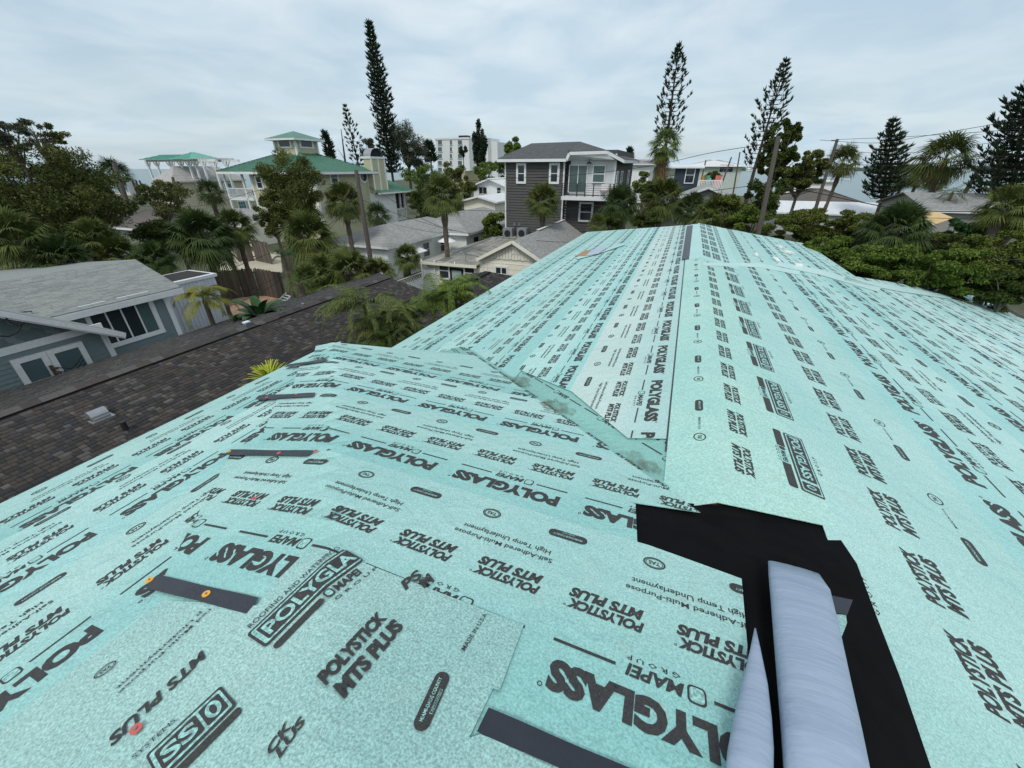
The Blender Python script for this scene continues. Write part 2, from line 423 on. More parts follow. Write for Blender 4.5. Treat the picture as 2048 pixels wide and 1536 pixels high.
def wob(s, a): return 0.0018 * math.sin(2.3 * s + 0.7 * a) * math.sin(1.9 * a - 1.1 * s) + 0.0012 * math.sin(7.1 * s) * math.sin(5.3 * a + 1.0)
def sheet(mate, s0, s1, a0, a1, zf, off, planes=(), ds=0.12, da=0.25, prints=None, edge=None, name='underlayment_sheet', label=None, lift=None, thick=0.004, across=None):
    """one strip of underlayment over the height function zf, off metres above it; prints = list of print layouts"""
    ns = max(1, int(round((s1 - s0) / ds))); na = max(1, int(round((a1 - a0) / da)))
    bm = bmesh.new(); grid = []
    for i in range(ns + 1):
        grid.append([bm.verts.new((s0 + (s1 - s0) * i / ns, a0 + (a1 - a0) * j / na, 0)) for j in range(na + 1)])
    for i in range(ns):
        for j in range(na): bm.faces.new((grid[i][j], grid[i + 1][j], grid[i + 1][j + 1], grid[i][j + 1]))
    clip_bm(bm, planes)
    h = lambda s, a: zf(s, a) + off + wob(s, a) + (lift(s, a) if lift else 0)
    # skirt: the sheet's own thickness
    be = [e for e in bm.edges if e.is_boundary]
    ext = bmesh.ops.extrude_edge_only(bm, edges=be)['geom']
    low = [g for g in ext if isinstance(g, bmesh.types.BMVert)]
    lows = set(low)
    for v in bm.verts:
        v.co.z = h(v.co.x, v.co.y) - (thick if v in lows else 0)
    me = bpy.data.meshes.new(name); bm.to_mesh(me); bm.free(); me.materials.append(mate)
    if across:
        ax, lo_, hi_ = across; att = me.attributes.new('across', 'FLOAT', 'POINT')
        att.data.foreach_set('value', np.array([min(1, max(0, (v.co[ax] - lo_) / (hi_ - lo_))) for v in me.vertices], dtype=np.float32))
    me.polygons.foreach_set('use_smooth', np.zeros(len(me.polygons), dtype=bool))
    o = link(name, me, our)
    if label: o['label'] = label
    for (data, xdir, org, period, scale, k0, k1, mats) in (prints or []):
        V, F, Ly = data
        xs = np.array(xdir, dtype=float); ys = np.array([-xs[1], xs[0]])       # letters stand to the left of the reading direction
        allV = []; allF = []; allL = []; n = 0
        for k in range(k0, k1):
            P = np.array(org)[None, :] + (V[:, :1] * scale[0] + k * period) * xs[None, :] + V[:, 1:2] * scale[1] * ys[None, :]
            m = (P[:, 0].max() < s0) or (P[:, 0].min() > s1) or (P[:, 1].max() < a0) or (P[:, 1].min() > a1)
            if m: continue
            allV.append(P); allF.append(F + n); allL.append(Ly); n += len(P)
        if not allV: continue
        P = np.concatenate(allV); Fc = np.concatenate(allF); Lc = np.concatenate(allL)
        bb = [((s0, 0), (-1, 0)), ((s1, 0), (1, 0)), ((0, a0), (0, -1)), ((0, a1), (0, 1))] + list(planes)
        # only triangles near a border need exact cutting
        dist = np.full(len(P), -1e9)
        for (p, nn) in bb: dist = np.maximum(dist, (P[:, 0] - p[0]) * nn[0] + (P[:, 1] - p[1]) * nn[1])
        td = dist[Fc]; keep = td.max(1) <= -0.001; cut = (~keep) & (td.min(1) < 0)
        outV = [np.c_[P, np.zeros(len(P))]]; outF = [Fc[keep]]; outL = [Lc[keep]]
        if cut.any():
            for ly in np.unique(Lc[cut]):
                sub = Fc[cut & (Lc == ly)]
                b2 = bmesh.new(); vm = {}
                for t in sub:
                    try: b2.faces.new([vm.setdefault(int(i), None) or vm.__setitem__(int(i), b2.verts.new((P[i, 0], P[i, 1], 0))) or vm[int(i)] for i in t])
                    except ValueError: pass
                clip_bm(b2, bb)
                bmesh.ops.triangulate(b2, faces=b2.faces[:])
                b2.verts.index_update(); base = sum(len(x) for x in outV)
                if len(b2.faces):
                    outV.append(np.array([v.co[:] for v in b2.verts])); f = np.array([[v.index for v in g.verts] for g in b2.faces]) + base
                    outF.append(f); outL.append(np.full(len(f), ly))
                b2.free()
        PV = np.concatenate(outV); PF = np.concatenate(outF); PL = np.concatenate(outL)
        if not len(PF): continue
        used = np.unique(PF); remap = np.full(len(PV), -1); remap[used] = np.arange(len(used)); 
        # layers need different heights, so give every layer its own vertices
        VV = []; FF = []; LL = []; nb = 0
        for ly in np.unique(PL):
            f = PF[PL == ly]; u = np.unique(f); rm = np.full(len(PV), -1); rm[u] = np.arange(len(u)) + nb
            q = PV[u].copy(); q[:, 2] = [h(x, y) + 0.0015 + 0.0009 * ly for x, y in q[:, :2]]
            VV.append(q); FF.append(rm[f]); LL.append(np.full(len(f), ly % 2)); nb += len(u)
        me = fast_mesh('printed_lettering', np.concatenate(VV), np.concatenate(FF), list(mats), np.concatenate(LL))
        link('printed_lettering', me, o, kind='stuff')
    return o

INKS = (M_INK, M_LIGHT); INKS_F = (M_INKF, M_MINT2)
A0, A1, A2 = pattern_a(0), pattern_a(1), pattern_a(2)
# --- deck below the sheets: wing, main left slope, main right slope
def px_s(px, py, f): q = on_f(px, py, f); return (q[0], q[1])
FARL = px_s(1165, 465, zL); RIDGE_END = px_s(1388, 446.5, zR)
FARR = px_s(1620, 490, zR); STEP = px_s(1705, 553, zR); OUT = px_s(1950, 590, zR)
EAVE_L = -4.62
WE = -4.32                                   # wing eave
WF = 4.02                                    # far edge of the wing at its hip corner
def line_plane(p, q, inside):
    dx, dy = q[0] - p[0], q[1] - p[1]; l = math.hypot(dx, dy); n = (dy / l, -dx / l)
    if (inside[0] - p[0]) * n[0] + (inside[1] - p[1]) * n[1] > 0: n = (-n[0], -n[1])
    return (p, n)
S0R = 0.45
IN = (0.45, 8.0)
cutL = line_plane(FARL, (RIDGE_END[0], RIDGE_END[1]), IN)
cutR = line_plane((RIDGE_END[0], RIDGE_END[1]), FARR, IN)
# left slope of the main roof --------------------------------------------------
L_edges = [0.17, -0.76, -1.563, -2.47, -3.38, -4.28, EAVE_L]
L_rows = [0.03, -0.87, -1.836, -2.745, -3.65]
val_L = line_plane((0, VAL + 0.42), (1, VAL - 0.58), (0, 20))
mats_L = [M_GREYM, M_MINT2, M_MINT, M_MINT2, M_MINT]
for i in range(5):
    hi, lo = L_edges[i] + 0.06, L_edges[i + 1]
    if i == 4: lo = EAVE_L
    per = (0.905, 0.775, 0.755, 0.80, 0.82)[i]; sc = per / 0.76
    org_s = L_rows[i] - 0.74
    pr = []
    # reading direction is towards the camera: (0,-1); letters stand towards +s
    for (dat, alo, ahi, inks) in ((A0 if i < 2 else A1, 1.5, 7.5, INKS), (A1 if i < 3 else A2, 7.5, 13.0, INKS), (A2, 13.0, 30.0, INKS)):
        k0 = int(math.floor(-(ahi) / per)) ; k1 = int(math.floor(-(alo) / per))
        pr.append((dat, (0, -1), (org_s, (0.02, .31, .12, .45, .2)[i] * per), per, (sc, 1.0), k0, k1, inks))
    cl = [line_plane(px_s(1143, 786, zL), px_s(1256, 880, zL), (0, 6)) if i == 0 else line_plane(px_s(1022, 734, zL), px_s(1150, 789, zL), (-1, 8)) if i == 1 else line_plane((0, (1.9, 1.2, 0.6)[i - 2]), (1, (0.9, 0.2, -.4)[i - 2]), (0, 20)), cutL]
    if i == 0: cl.append(line_plane(px_s(1250, 879, zL), px_s(1345, 881, zL), (0, 6)))
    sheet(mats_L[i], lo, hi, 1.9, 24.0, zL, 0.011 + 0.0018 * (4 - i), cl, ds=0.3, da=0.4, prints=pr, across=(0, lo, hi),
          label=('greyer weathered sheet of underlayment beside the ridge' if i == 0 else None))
# ridge sheet (folded over the ridge) --------------------------------------------
CUT_RIDGE = on_f(1340, 1025, z_main)
JOINT_A = on_f(1440, 530, z_main)[1]          # end lap across the ridge sheets
def lod_runs(dats, alo, amid, ahi, per):
    out = []
    for (d, x0, x1) in ((dats[0], alo, amid), (dats[1], amid, ahi)):
        out.append((d, int(math.floor(-x1 / per)), int(math.floor(-x0 / per))))
    return out
cap_l = line_plane(px_s(1269, 1012, z_main), px_s(1340, 1023, z_main), (0.4, 8))
cap_r = line_plane(px_s(1340, 1023, z_main), px_s(1690, 1066, z_main), (0.4, 8))
# Left of the ridge the letters face the other way from the right; the sheet reads towards the camera, up = +s
per = 0.95
pr = []
def pattern_ridge(lod):
    p = Print(); res = 3 if lod == 0 else 1
    v = .20
    p.rrect(.05, v - .028, .18, .056, .026); p.text('MIAMI-DADE COUNTY', .074, v - .004, .13, .016, 0.02, 0, 1, 1)
    p.ring(.60, v, .05, .04, .008); p.text('TAS', .576, v - .013, .048, .026, 0.03, 0, 1); p.text('MADE IN U.S.A.', .33, v - .008, .17, .017, 0.01, 0, 1)
    for x in (.10, .57):
        p.text('POLYSTICK', x, .475, .32, .055, 0.05, 0.25, res); p.text('MTS PLUS', x, .405, .32, .060, 0.055, 0.25, res)
    box_logo(p, .12, .74, .68, .215, res)
    return p.data()
R0, R1 = pattern_ridge(0), pattern_ridge(1)
pr = [(d, (0, -1), (0.17, 0.38), per, (1, 1), k0, k1, INKS) for (d, k0, k1) in lod_runs((R0, R1), 1.0, 7.0, JOINT_A, per)]
def edge_r(a): return 1.12
sheet(M_RIDGE, 0.17, 1.12, 1.3, JOINT_A, z_main, 0.024, [cap_l, cap_r], ds=0.095, da=0.2, prints=pr, label='green-tinted sheet folded over the ridge with boxed logos')
# farther ridge sheet, doubled logos
def pattern_far():
    p = Print()
    for v in (.22, .43): box_logo(p, .08, v, .70, .16, 1)
    for x in (.02, .50): p.text('POLYSTICK', x, .72, .34, .055, 0.03, 0.2, 1); p.text('MTS PLUS', x, .65, .34, .055, 0.03, 0.2, 1)
    return p.data()
RF = pattern_far()
pr = [(RF, (0, -1), (0.30, 0.2), per, (1, 1), int(-24 / per), int(-JOINT_A / per), INKS)]
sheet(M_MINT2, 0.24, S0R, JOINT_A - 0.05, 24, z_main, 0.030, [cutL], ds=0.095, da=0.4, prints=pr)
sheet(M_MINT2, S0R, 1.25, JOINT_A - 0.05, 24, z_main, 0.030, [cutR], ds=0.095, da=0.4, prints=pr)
# black selvage lying bare along the left edge of the far ridge sheet
def strip_bm(pts4, zf, off, nm, mats, parent=None, label=None, thick=0.002):
    mb = MB(); q = [(s, a, zf(s, a) + off) for (s, a) in pts4]
    mb.slab(q, thick) ; o = mb.build(nm, mats, parent or our)
    if label: o['label'] = label
    return o
# black selvage edge of the far half of the ridge
strip_bm([(0.10, JOINT_A), (0.24, JOINT_A), (0.30, RIDGE_END[1] - 0.2), (0.12, RIDGE_END[1] - 0.2)], zL, 0.036, 'selvage_strip', M_TAPE)
strip_bm([(0.158, 2.45), (0.172, 2.45), (0.172, JOINT_A), (0.150, JOINT_A)], zL, 0.0215, 'selvage_strip', M_TAPE)
# right slope --------------------------------------------------------------------
FARP = [cutR]
stepcut = line_plane(STEP, OUT, (5.0, 5.0))
rightE = line_plane(FARR, STEP, (2, 10))
def pattern_side(lod):
    p = Print(); res = 3 if lod == 0 else 1
    # y runs uphill (towards -s) from the lower edge at s = 2.16
    v = .20
    p.rrect(.05, v - .03, .21, .06, .028); p.text('MIAMI-DADE COUNTY', .08, v - .004, .15, .018, 0.02, 0, 1, 1)
    p.ring(.62, v, .055, .045, .009); p.text('TAS', .594, v - .014, .052, .03, 0.03, 0, 1); p.text('MADE IN U.S.A.', .34, v - .008, .19, .018, 0.01, 0, 1)
    for x in (.05, .55):
        p.text('POLYSTICK', x, .62, .36, .078, 0.05, 0.25, res); p.text('MTS PLUS', x, .52, .36, .085, 0.055, 0.25, res)
    p.text('G R O U P', .3, .99, .22, .028, 0.01, 0, 1)
    return p.data()
S_hi, S_lo = pattern_side(0), pattern_side(1)
per = 1.02
pr = [(S_hi, (0, 1), (2.16, 0.35), per, (1, 1), -4, 6, INKS), (S_lo, (0, 1), (2.16, 0.35), per, (1, 1), 6, 24, INKS)]
sheet(M_MINT, 1.04, 2.22, -1.5, 24, zR, 0.024, [cutR, rightE], ds=0.3, da=0.35, prints=pr)
r_edges = [2.16, 3.50, 4.87, 6.23, 7.60, 8.97, 10.5]
SC = 1.49
for i in range(6):
    s0, s1 = r_edges[i] - 0.06, r_edges[i + 1]
    row = (2.45, 3.81, 5.2, 6.57, 7.93, 9.3)[i]
    per = (1.12, 1.10, 1.14, 1.14, 1.14, 1.14)[i]; lowe = row + 0.745 * SC
    A, B_, C_ = (A0, A1, A2) if i < 2 else (A1, A1, A2)
    off0 = (0.1, 0.55, 0.3, 0.8, 0.2, 0.6)[i]
    pr = [(A, (0, 1), (lowe, off0), per, (per / .76, SC), -3, 5, INKS), (B_, (0, 1), (lowe, off0), per, (per / .76, SC), 5, 10, INKS),
          (C_, (0, 1), (lowe, off0), per, (per / .76, SC), 10, 24, INKS)]
    cl = [cutR]
    if i == 0: cl.append(rightE)
    elif i == 1: s1 = 4.92
    else: cl.append(stepcut)
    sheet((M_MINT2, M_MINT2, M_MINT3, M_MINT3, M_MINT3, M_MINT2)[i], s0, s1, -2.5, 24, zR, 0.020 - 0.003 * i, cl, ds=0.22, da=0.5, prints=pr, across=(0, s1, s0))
for pts in (((1556, 527), (1640, 541), (1762, 577), (1756, 586), (1640, 552), (1552, 534)), ((1690, 556), (1800, 575), (1905, 594), (1900, 600), (1795, 584), (1686, 563)), ((1405, 528), (1520, 529), (1600, 545), (1596, 552), (1518, 537), (1404, 534))):
    P = [px_s(*q, zR) for q in pts]; mb = MB(); Z = lambda p: (p[0], p[1], zR(*p) + .032)
    for i in range(2): mb.slab([Z(P[i]), Z(P[i + 1]), Z(P[4 - i]), Z(P[5 - i])][::-1], .006)
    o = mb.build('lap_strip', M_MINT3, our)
# wing: far slope (runs down away from the camera) --------------------------------
m_edges = [1.402, 2.292, 3.206]
m_rows = [0.64, 1.55, 2.438, 3.274]
far_edge = line_plane(px_s(665, 686, zM), px_s(945, 712, zM), (-1, 2))
val_M = line_plane((0, VAL - 0.18), (1, VAL - 1.18), (-2, 0))
hipM = line_plane((-2.0, HIP + 2.0 - 0.62), (-3.0, HIP + 3.0 - 0.62), (0, 2))   # wraps 0.6 m past the hip
def hip_end(off): return ((-2.0, HIP + 2.0 - off), (-0.7071, -0.7071))
def org_m(row): return row + 0.74
m_lo = [1.402, 2.292, 3.206, 4.7]; m_up = [0.30, 1.34, 2.23, 3.14]
for i in range(4):
    per = 0.76
    sh0 = (-0.24, -0.32, .35, .1)[i]
    pr = [((A0 if i < 3 else A1), (-1, 0), (sh0, org_m(m_rows[i])), per, (1, 1), -4, 9, INKS)]
    cl = [hip_end((0.95, 0.7, 0.55, 0.35)[i])]
    if i == 3: cl += [far_edge]
    cl += [val_M] if i > 0 else [line_plane(px_s(1480, 1165, zM), px_s(1500, 1420, zM), (-1, 1)), line_plane(px_s(1266, 1087, zM), px_s(1480, 1165, zM), (-0.4, .8))]
    span = [(m_up[i] - (0.3 if i == 0 else 0), m_lo[i], cl)]
    if i == 1: span = [(1.74, m_lo[1], cl + [line_plane(px_s(1269, 1011, zM), px_s(1345, 1022, zM), (-1, 3.5))]), (m_up[1], 1.74, cl + [line_plane(px_s(1270, 1010, zM), px_s(1274, 1110, zM), (-1, 1.5))])]
    for (b0, b1, cc_) in span:
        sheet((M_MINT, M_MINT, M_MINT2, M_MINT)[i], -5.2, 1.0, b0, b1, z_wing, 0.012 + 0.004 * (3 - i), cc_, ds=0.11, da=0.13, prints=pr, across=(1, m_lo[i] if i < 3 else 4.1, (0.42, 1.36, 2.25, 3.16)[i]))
# wing: end slope (runs down to the left) ------------------------------------------
w_up = [-1.45, -2.44, -3.37]; w_lo = [-2.5, -3.43, WE]; w_rows = [-1.80, -2.73, -3.49]
hipW = line_plane((-2, HIP + 2 + 0.12), (-3, HIP + 3 + 0.12), (-3, 0))
pr_s = []
sheet(M_MINT2, -1.66, -0.9, -0.4, 1.7, z_wing, 0.010, [hipW], ds=0.12, da=0.2)
for i in range(3):
    per = 0.76
    pr = [(A0, (0, -1), (w_rows[i] - 0.74, (0.285, .62, .40)[i]), per, (1, 1), -7, 4, INKS)]
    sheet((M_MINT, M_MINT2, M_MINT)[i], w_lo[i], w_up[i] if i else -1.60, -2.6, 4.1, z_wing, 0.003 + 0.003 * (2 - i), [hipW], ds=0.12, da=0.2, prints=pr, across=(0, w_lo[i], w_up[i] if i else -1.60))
# valley sheet, darker and scuffed, half on either slope ---------------------------
def z_val(s, a): return max(zM(s, a), zL(s, a))
vc = [line_plane((0, VAL + 0.75), (1, VAL - 0.25), (0, 2)), line_plane((0, VAL - 0.85), (1, VAL - 1.85), (0, 3)),
      line_plane(px_s(955, 705, zL), px_s(990, 712, zL), (0, 3)), line_plane(px_s(1270, 998, zM), px_s(1340, 1006, zM), (-1, 3.5))]
def pattern_v(lod=0):
    p = Print()
    for x in (.03, .42): p.text('POLYSTICK', x, .30, .27, .045, 0.035, 0.25, 2); p.text('MTS PLUS', x, .245, .27, .047, 0.04, 0.25, 2)
    p.text('Self-Adhered Multi-Purpose', .06, .12, .42, .034, 0.012, 0, 2); p.text('High Temp Underlayment', .06, .075, .38, .034, 0.012, 0, 2)
    p.rect(.02, .56, .2, .012); logo(p, .25, .53, .06, 2); p.text('MAPEI', .32, .54, .17, .045, 0.035, 0.2, 2); p.rect(.52, .56, .2, .012)
    p.text('POLYGLASS', .05, .66, .62, .1, 0.045, 0, 2)
    return p.data()
pv = pattern_v()
d7 = 0.70711
sheet(M_TEAL, -2.9, 0.2, 1.8, 5.6, z_val, 0.005, vc, ds=0.06, da=0.06,
      prints=[(pv, (d7, -d7), (-2.8 - 0.30, VAL + 2.8 - 0.30), 0.76, (1, 1), -1, 6, (M_INK, M_TEAL))], label='darker scuffed sheet lining the valley')
# dirt smears on the valley sheet
def blob_patch(px, py, w, h, turn, zf, off, name, mate, seed):
    rr = random.Random(seed); c = on_f(px, py, zf); mb = MB(); P = []
    for k in range(26):
        t = 2 * math.pi * k / 26; q = rr.uniform(0.55, 1.1)
        x, y = w * q * math.cos(t), h * q * math.sin(t)
        s = c[0] + x * math.cos(turn) - y * math.sin(turn); a = c[1] + x * math.sin(turn) + y * math.cos(turn)
        P.append((s, a, zf(s, a) + off))
    cc = (c[0], c[1], zf(c[0], c[1]) + off)
    for k in range(26): mb.face([cc, P[k], P[(k + 1) % 26]])
    return mb.build(name, mate, our)
def smear(name, base):
    m = bpy.data.materials.new(name); nt, N, L, B = nodes_of(m)
    tc = N.new('ShaderNodeTexCoord'); n = N.new('ShaderNodeTexNoise'); n.inputs['Scale'].default_value = 16; n.inputs['Detail'].default_value = 9; n.inputs['Roughness'].default_value = 0.75
    L.new(tc.outputs['Object'], n.inputs['Vector']); r = N.new('ShaderNodeMapRange'); r.inputs['From Min'].default_value = .40; r.inputs['From Max'].default_value = .62
    r.inputs['To Max'].default_value = 0.75
    L.new(n.outputs['Fac'], r.inputs['Value']); L.new(r.outputs['Result'], B.inputs['Alpha'])
    B.inputs['Base Color'].default_value = (*base, 1); B.inputs['Roughness'].default_value = .9
    return m
M_SM = smear('mud_smear', (0.155, 0.175, 0.125))
blob_patch(1115, 818, .26, .15, -0.75, z_val, 0.018, 'dirt_smear', M_SM, 3)
blob_patch(1040, 765, .30, .11, -0.75, z_val, 0.018, 'dirt_smear', M_SM, 4)
blob_patch(1275, 925, .20, .09, -0.8, z_val, 0.018, 'dirt_smear', M_SM, 5)
# bare-fabric patch in the near corner ----------------------------------------------
def zpatch(s, a): return z_wing(s, a)
PA = [px_s(*q, z_wing) for q in ((342, 1205), (520, 1222), (1018, 1322), (905, 1560), (500, 1720), (-60, 1640), (-60, 1524))]
PB = [px_s(*q, z_wing) for q in ((492, 1262), (565, 1166), (625, 1105), (740, 1140), (1047, 1262), (1000, 1392))]
for k, P in enumerate((PA, PB)):
    ss = [q[0] for q in P]; aa = [q[1] for q in P]
    sheet(M_PATCH, min(ss), max(ss), min(aa), max(aa), z_wing, 0.033 + .0006 * k, poly_planes(P), ds=0.05, da=0.05,
          label='coarse-grained offcut of underlayment laid across the hip')
PC = [px_s(*q, z_wing) for q in ((962, 1480), (1130, 1548), (1200, 1640), (860, 1640), (905, 1500))]
sheet(M_PATCH, min(q[0] for q in PC), max(q[0] for q in PC), min(q[1] for q in PC), max(q[1] for q in PC), z_wing, 0.034, poly_planes(PC), ds=0.05, da=0.05)
# lettering of the patch: placed word by word between two ends of its baseline
def word(builder, p0, p1, aspect, zf, off, parent, mats=INKS, name='printed_lettering'):
    A = Vector(px_s(*p0, zf)); Bv = Vector(px_s(*p1, zf)); d = Bv - A; l = d.length; d /= l; n = Vector((-d[1], d[0]))
    p = Print(); builder(p); V, F, Ly = p.data(.06)
    VV = []; FF = []; LL = []; nb = 0
    for ly in np.unique(Ly):
        f = F[Ly == ly]; u = np.unique(f); rm = np.full(len(V), -1); rm[u] = np.arange(len(u)) + nb
        q = [(A.x + d.x * x * l + n.x * y * l * aspect, A.y + d.y * x * l + n.y * y * l * aspect) for x, y in V[u]]
        VV.append(np.array([(s, a, zf(s, a) + off + wob(s, a) + 0.0015 + 0.0009 * ly) for s, a in q])); FF.append(rm[f]); LL.append(np.full(len(f), ly % 2)); nb += len(u)
    return link(name, fast_mesh(name, np.concatenate(VV), np.concatenate(FF), list(mats), np.concatenate(LL)), parent, kind='stuff')
patch_parent = [o for o in our.children if o.name.startswith('underlayment_sheet')][-3]
OFFP = 0.0355
def b_cut(p):                      # POLYGLA... box, its end running under the neighbouring sheet
    p.rrect(0, .0, .47, .075, .03); p.text('MAPEI', .60, .0, .28, .095, .035, .1, 3); p.rrect(.50, .0, .085, .10, .03); p.rrect(.515, .015, .055, .07, .02, 1); p.text('R', .525, .025, .035, .05, .02, .2, 2)
    p.text('G R O U P', .52, -.075, .48, .035, .01, 0, 2)
    p.rrect(-.03, .12, 1.03, .30, .03); p.rrect(-.008, .145, 1.0, .25, .02, 1); p.rrect(.03, .165, .97, .21, .01, 2)
    p.text('POLYGLA', .055, .19, .93, .155, .03, 0, 3, 3); p.text('ROOFING AND WATERPROO', .02, .45, .97, .06, .0, 0, 3)
word(b_cut, (560, 1312), (748, 1142), 1.0, z_wing, OFFP, patch_parent)
def b_name(p): p.text('POLYSTICK', .02, .27, .98, .19, .055, .25, 3); p.text('MTS PLUS', 0, .0, 1.0, .21, .06, .25, 3)
word(b_name, (694, 1412), (815, 1262), 1.0, z_wing, OFFP, patch_parent)
def b_usa(p): p.text('MADE IN U.S.A.', 0, 0, 1, .095, .01, 0, 3)
word(b_usa, (931, 1315), (976, 1240), 1.0, z_wing, OFFP, patch_parent)
def b_pill(p):
    p.rrect(0, 0, 1, .27, .13, n=8); p.text('MIAMI-DADE COUNTY', .13, .13, .76, .065, 0.02, 0, 3, 1)
    p.rrect(.28, .03, .42, .055, .01, 1); p.rrect(.29, .036, .40, .043, .01, 2); p.text('APPROVED', .31, .040, .36, .035, 0, 0, 2, 3)
word(b_pill, (855, 1480), (905, 1362), 1.0, z_wing, OFFP, patch_parent)
def b_mts(p): p.text('MTS PLUS', 0, 0, 1, .17, .035, .25, 3)
word(b_mts, (412, 1312), (222, 1492), 1.0, z_wing, OFFP, patch_parent)
def b_self(p): p.text('red Multi-Purpose', .0, .09, 1, .062, .01, 0, 3); p.text('p Underlayment', .06, .0, .92, .062, .01, 0, 3)
word(b_self, (416, 1226), (236, 1392), 1.0, z_wing, OFFP, patch_parent)
def b_oval(p): p.ring(.5, .3, .5, .36, .06, n=28); p.ring(.5, .3, .40, .27, .025, n=28); p.text('TAS', .25, .19, .5, .22, .03, 0, 2)
word(b_oval, (240, 1330), (196, 1364), 1.0, z_wing, OFFP, patch_parent)
def b_sys(p):
    p.text('SYSTEMS', -.12, .74, .55, .09, .0, 0, 3); p.rrect(0, .0, 1.05, .62, .05); p.rrect(.03, .05, .98, .52, .04, 1); p.rrect(.08, .10, .55, .42, .03, 2); p.rrect(.67, .10, .30, .42, .03, 2)
    p.ring(.82, .31, .105, .17, .06, 3, n=24); p.text('SS', .12, .16, .46, .30, .03, 0, 3, 3)
    p.rrect(-.1, -.20, 1.15, .15, .05)
word(b_sys, (330, 1575), (476, 1428), 1.0, z_wing, OFFP, patch_parent)
def b_ick(p): p.text('CK', .3, .3, .7, .30, .035, .25, 3); p.text('LUS', .3, .0, .9, .28, .04, .25, 3)
word(b_ick, (548, 1560), (610, 1468), 1.0, z_wing, OFFP, patch_parent)
def b_ps(p): p.text('PS', 0, .42, .9, .42, .035, .25, 3); p.text('M', .42, .0, .6, .40, .04, .25, 3)
word(b_ps, (832, 1205), (874, 1168), 1.0, z_wing, OFFP, patch_parent)

# selvage tapes with cap nails --------------------------------------------------------
M_CAPY = mat('yellow_cap', (0.85, 0.42, 0.04), (0.8, 0.38, 0.03), 5, 0.4)
M_CAPR = mat('red_cap', (0.62, 0.13, 0.11), (0.55, 0.12, 0.10), 5, 0.45)
M_STEEL = mat('steel', (0.30, 0.30, 0.31), (0.22, 0.22, 0.23), 20, 0.4, metal=0.7)
def tape(pts, off=0.036, label=None):
    mb = MB(); q = []
    top = [on_f(*pts[0], z_wing), on_f(*pts[1], z_wing)]; bot = [on_f(*pts[3], z_wing), on_f(*pts[2], z_wing)]
    n = 10; G = []
    for i in range(n + 1):
        t = i / n; row = []
        for e in (0, 1 / 3, 2 / 3, 1):
            u = [top[0][k] * (1 - t) + top[1][k] * t for k in (0, 1)]; w_ = [bot[0][k] * (1 - t) + bot[1][k] * t for k in (0, 1)]
            s = u[0] * (1 - e) + w_[0] * e; a = u[1] * (1 - e) + w_[1] * e
            row.append((s, a, z_wing(s, a) + off + 0.002 * math.sin(9 * t + 3 * e)))
        G.append(row)
    for i in range(n):
        for j in range(3): mb.face([G[i][j], G[i + 1][j], G[i + 1][j + 1], G[i][j + 1]])
    o = mb.build('selvage_strip', M_TAPE, our)
    if label: o['label'] = label
    return o
tape([(322, 1160), (524, 1208), (498, 1239), (300, 1187)])
tape([(464, 907), (634, 910), (616, 921), (452, 918)])
tape([(520, 797), (633, 792), (628, 800), (512, 806)])
tape([(578, 734), (657, 722), (652, 728), (570, 740)])
tape([(978, 1428), (1300, 1568), (1230, 1600), (955, 1476)])
def cap_nail(px, py, r, m, zf=z_wing, off=0.039):
    c = on_f(px, py, zf)
    mb = MB(); z = zf(c[0], c[1]) + off
    mb.tube([(c[0], c[1], z), (c[0], c[1], z + 0.003)], r, 16, 0); mb.tube([(c[0], c[1], z + .003), (c[0], c[1], z + 0.006)], r * .28, 10, 1)
    return mb.build('cap_nail', [m, M_STEEL], our)
cap_nail(307, 1172, .014, M_CAPY); cap_nail(420, 1201, .014, M_CAPY); cap_nail(285, 1471, .014, M_CAPR); cap_nail(513, 1008, .012, M_CAPR)
cap_nail(462, 912, .012, M_CAPY); cap_nail(561, 916, .012, M_CAPR); cap_nail(634, 912, .012, M_CAPR)
cap_nail(536, 802, .012, M_CAPR); cap_nail(594, 796, .012, M_CAPR)

# black felt strip over the ridge, bending down the far side ------------------------------
def black_strip():
    lefts = [(1268, 1000), (1269, 1011), (1273, 1110), (1276, 1200), (1300, 1350), (1330, 1600)]
    mids = [(1470, 1012), (1480, 1034), (1505, 1140), (1512, 1230), (1540, 1400), (1575, 1640)]
    rights = [(1650, 1030), (1662, 1052), (1706, 1140), (1738, 1230), (1790, 1370), (1868, 1610)]
    rows = []
    for l, m_, r in zip(lefts, mids, rights):
        first = l[1] < 1020; A = on_f(*l, zM); Bq = on_f(*m_, z_main if first else zM); C = on_f(*r, zR)
        if first: Bq, C = [(v[0], v[1], v[2] - d) for v, d in ((Bq, .012), (C, .046))]
        A = Vector((A[0], A[1], A[2] + .006)); Bq = Vector((Bq[0], Bq[1], Bq[2] + .008)); C = Vector((C[0], C[1], C[2] + .050))
        k_ = 0 if first else 1; rows.append([A, A.lerp(Bq, .5), Bq, Bq.lerp(C, .35) + Vector((0, 0, .02 * k_)), Bq.lerp(C, .7) + Vector((0, 0, .01 * k_)), C])
    mb = MB()
    for i in range(len(rows) - 1):
        for j in range(5): mb.face([rows[i][j], rows[i][j + 1], rows[i + 1][j + 1], rows[i + 1][j]])
    o = mb.build('felt_strip', M_BLACK, our); o['label'] = 'black felt strip laid along the ridge under the roll'
    return rows
rows_black = black_strip()

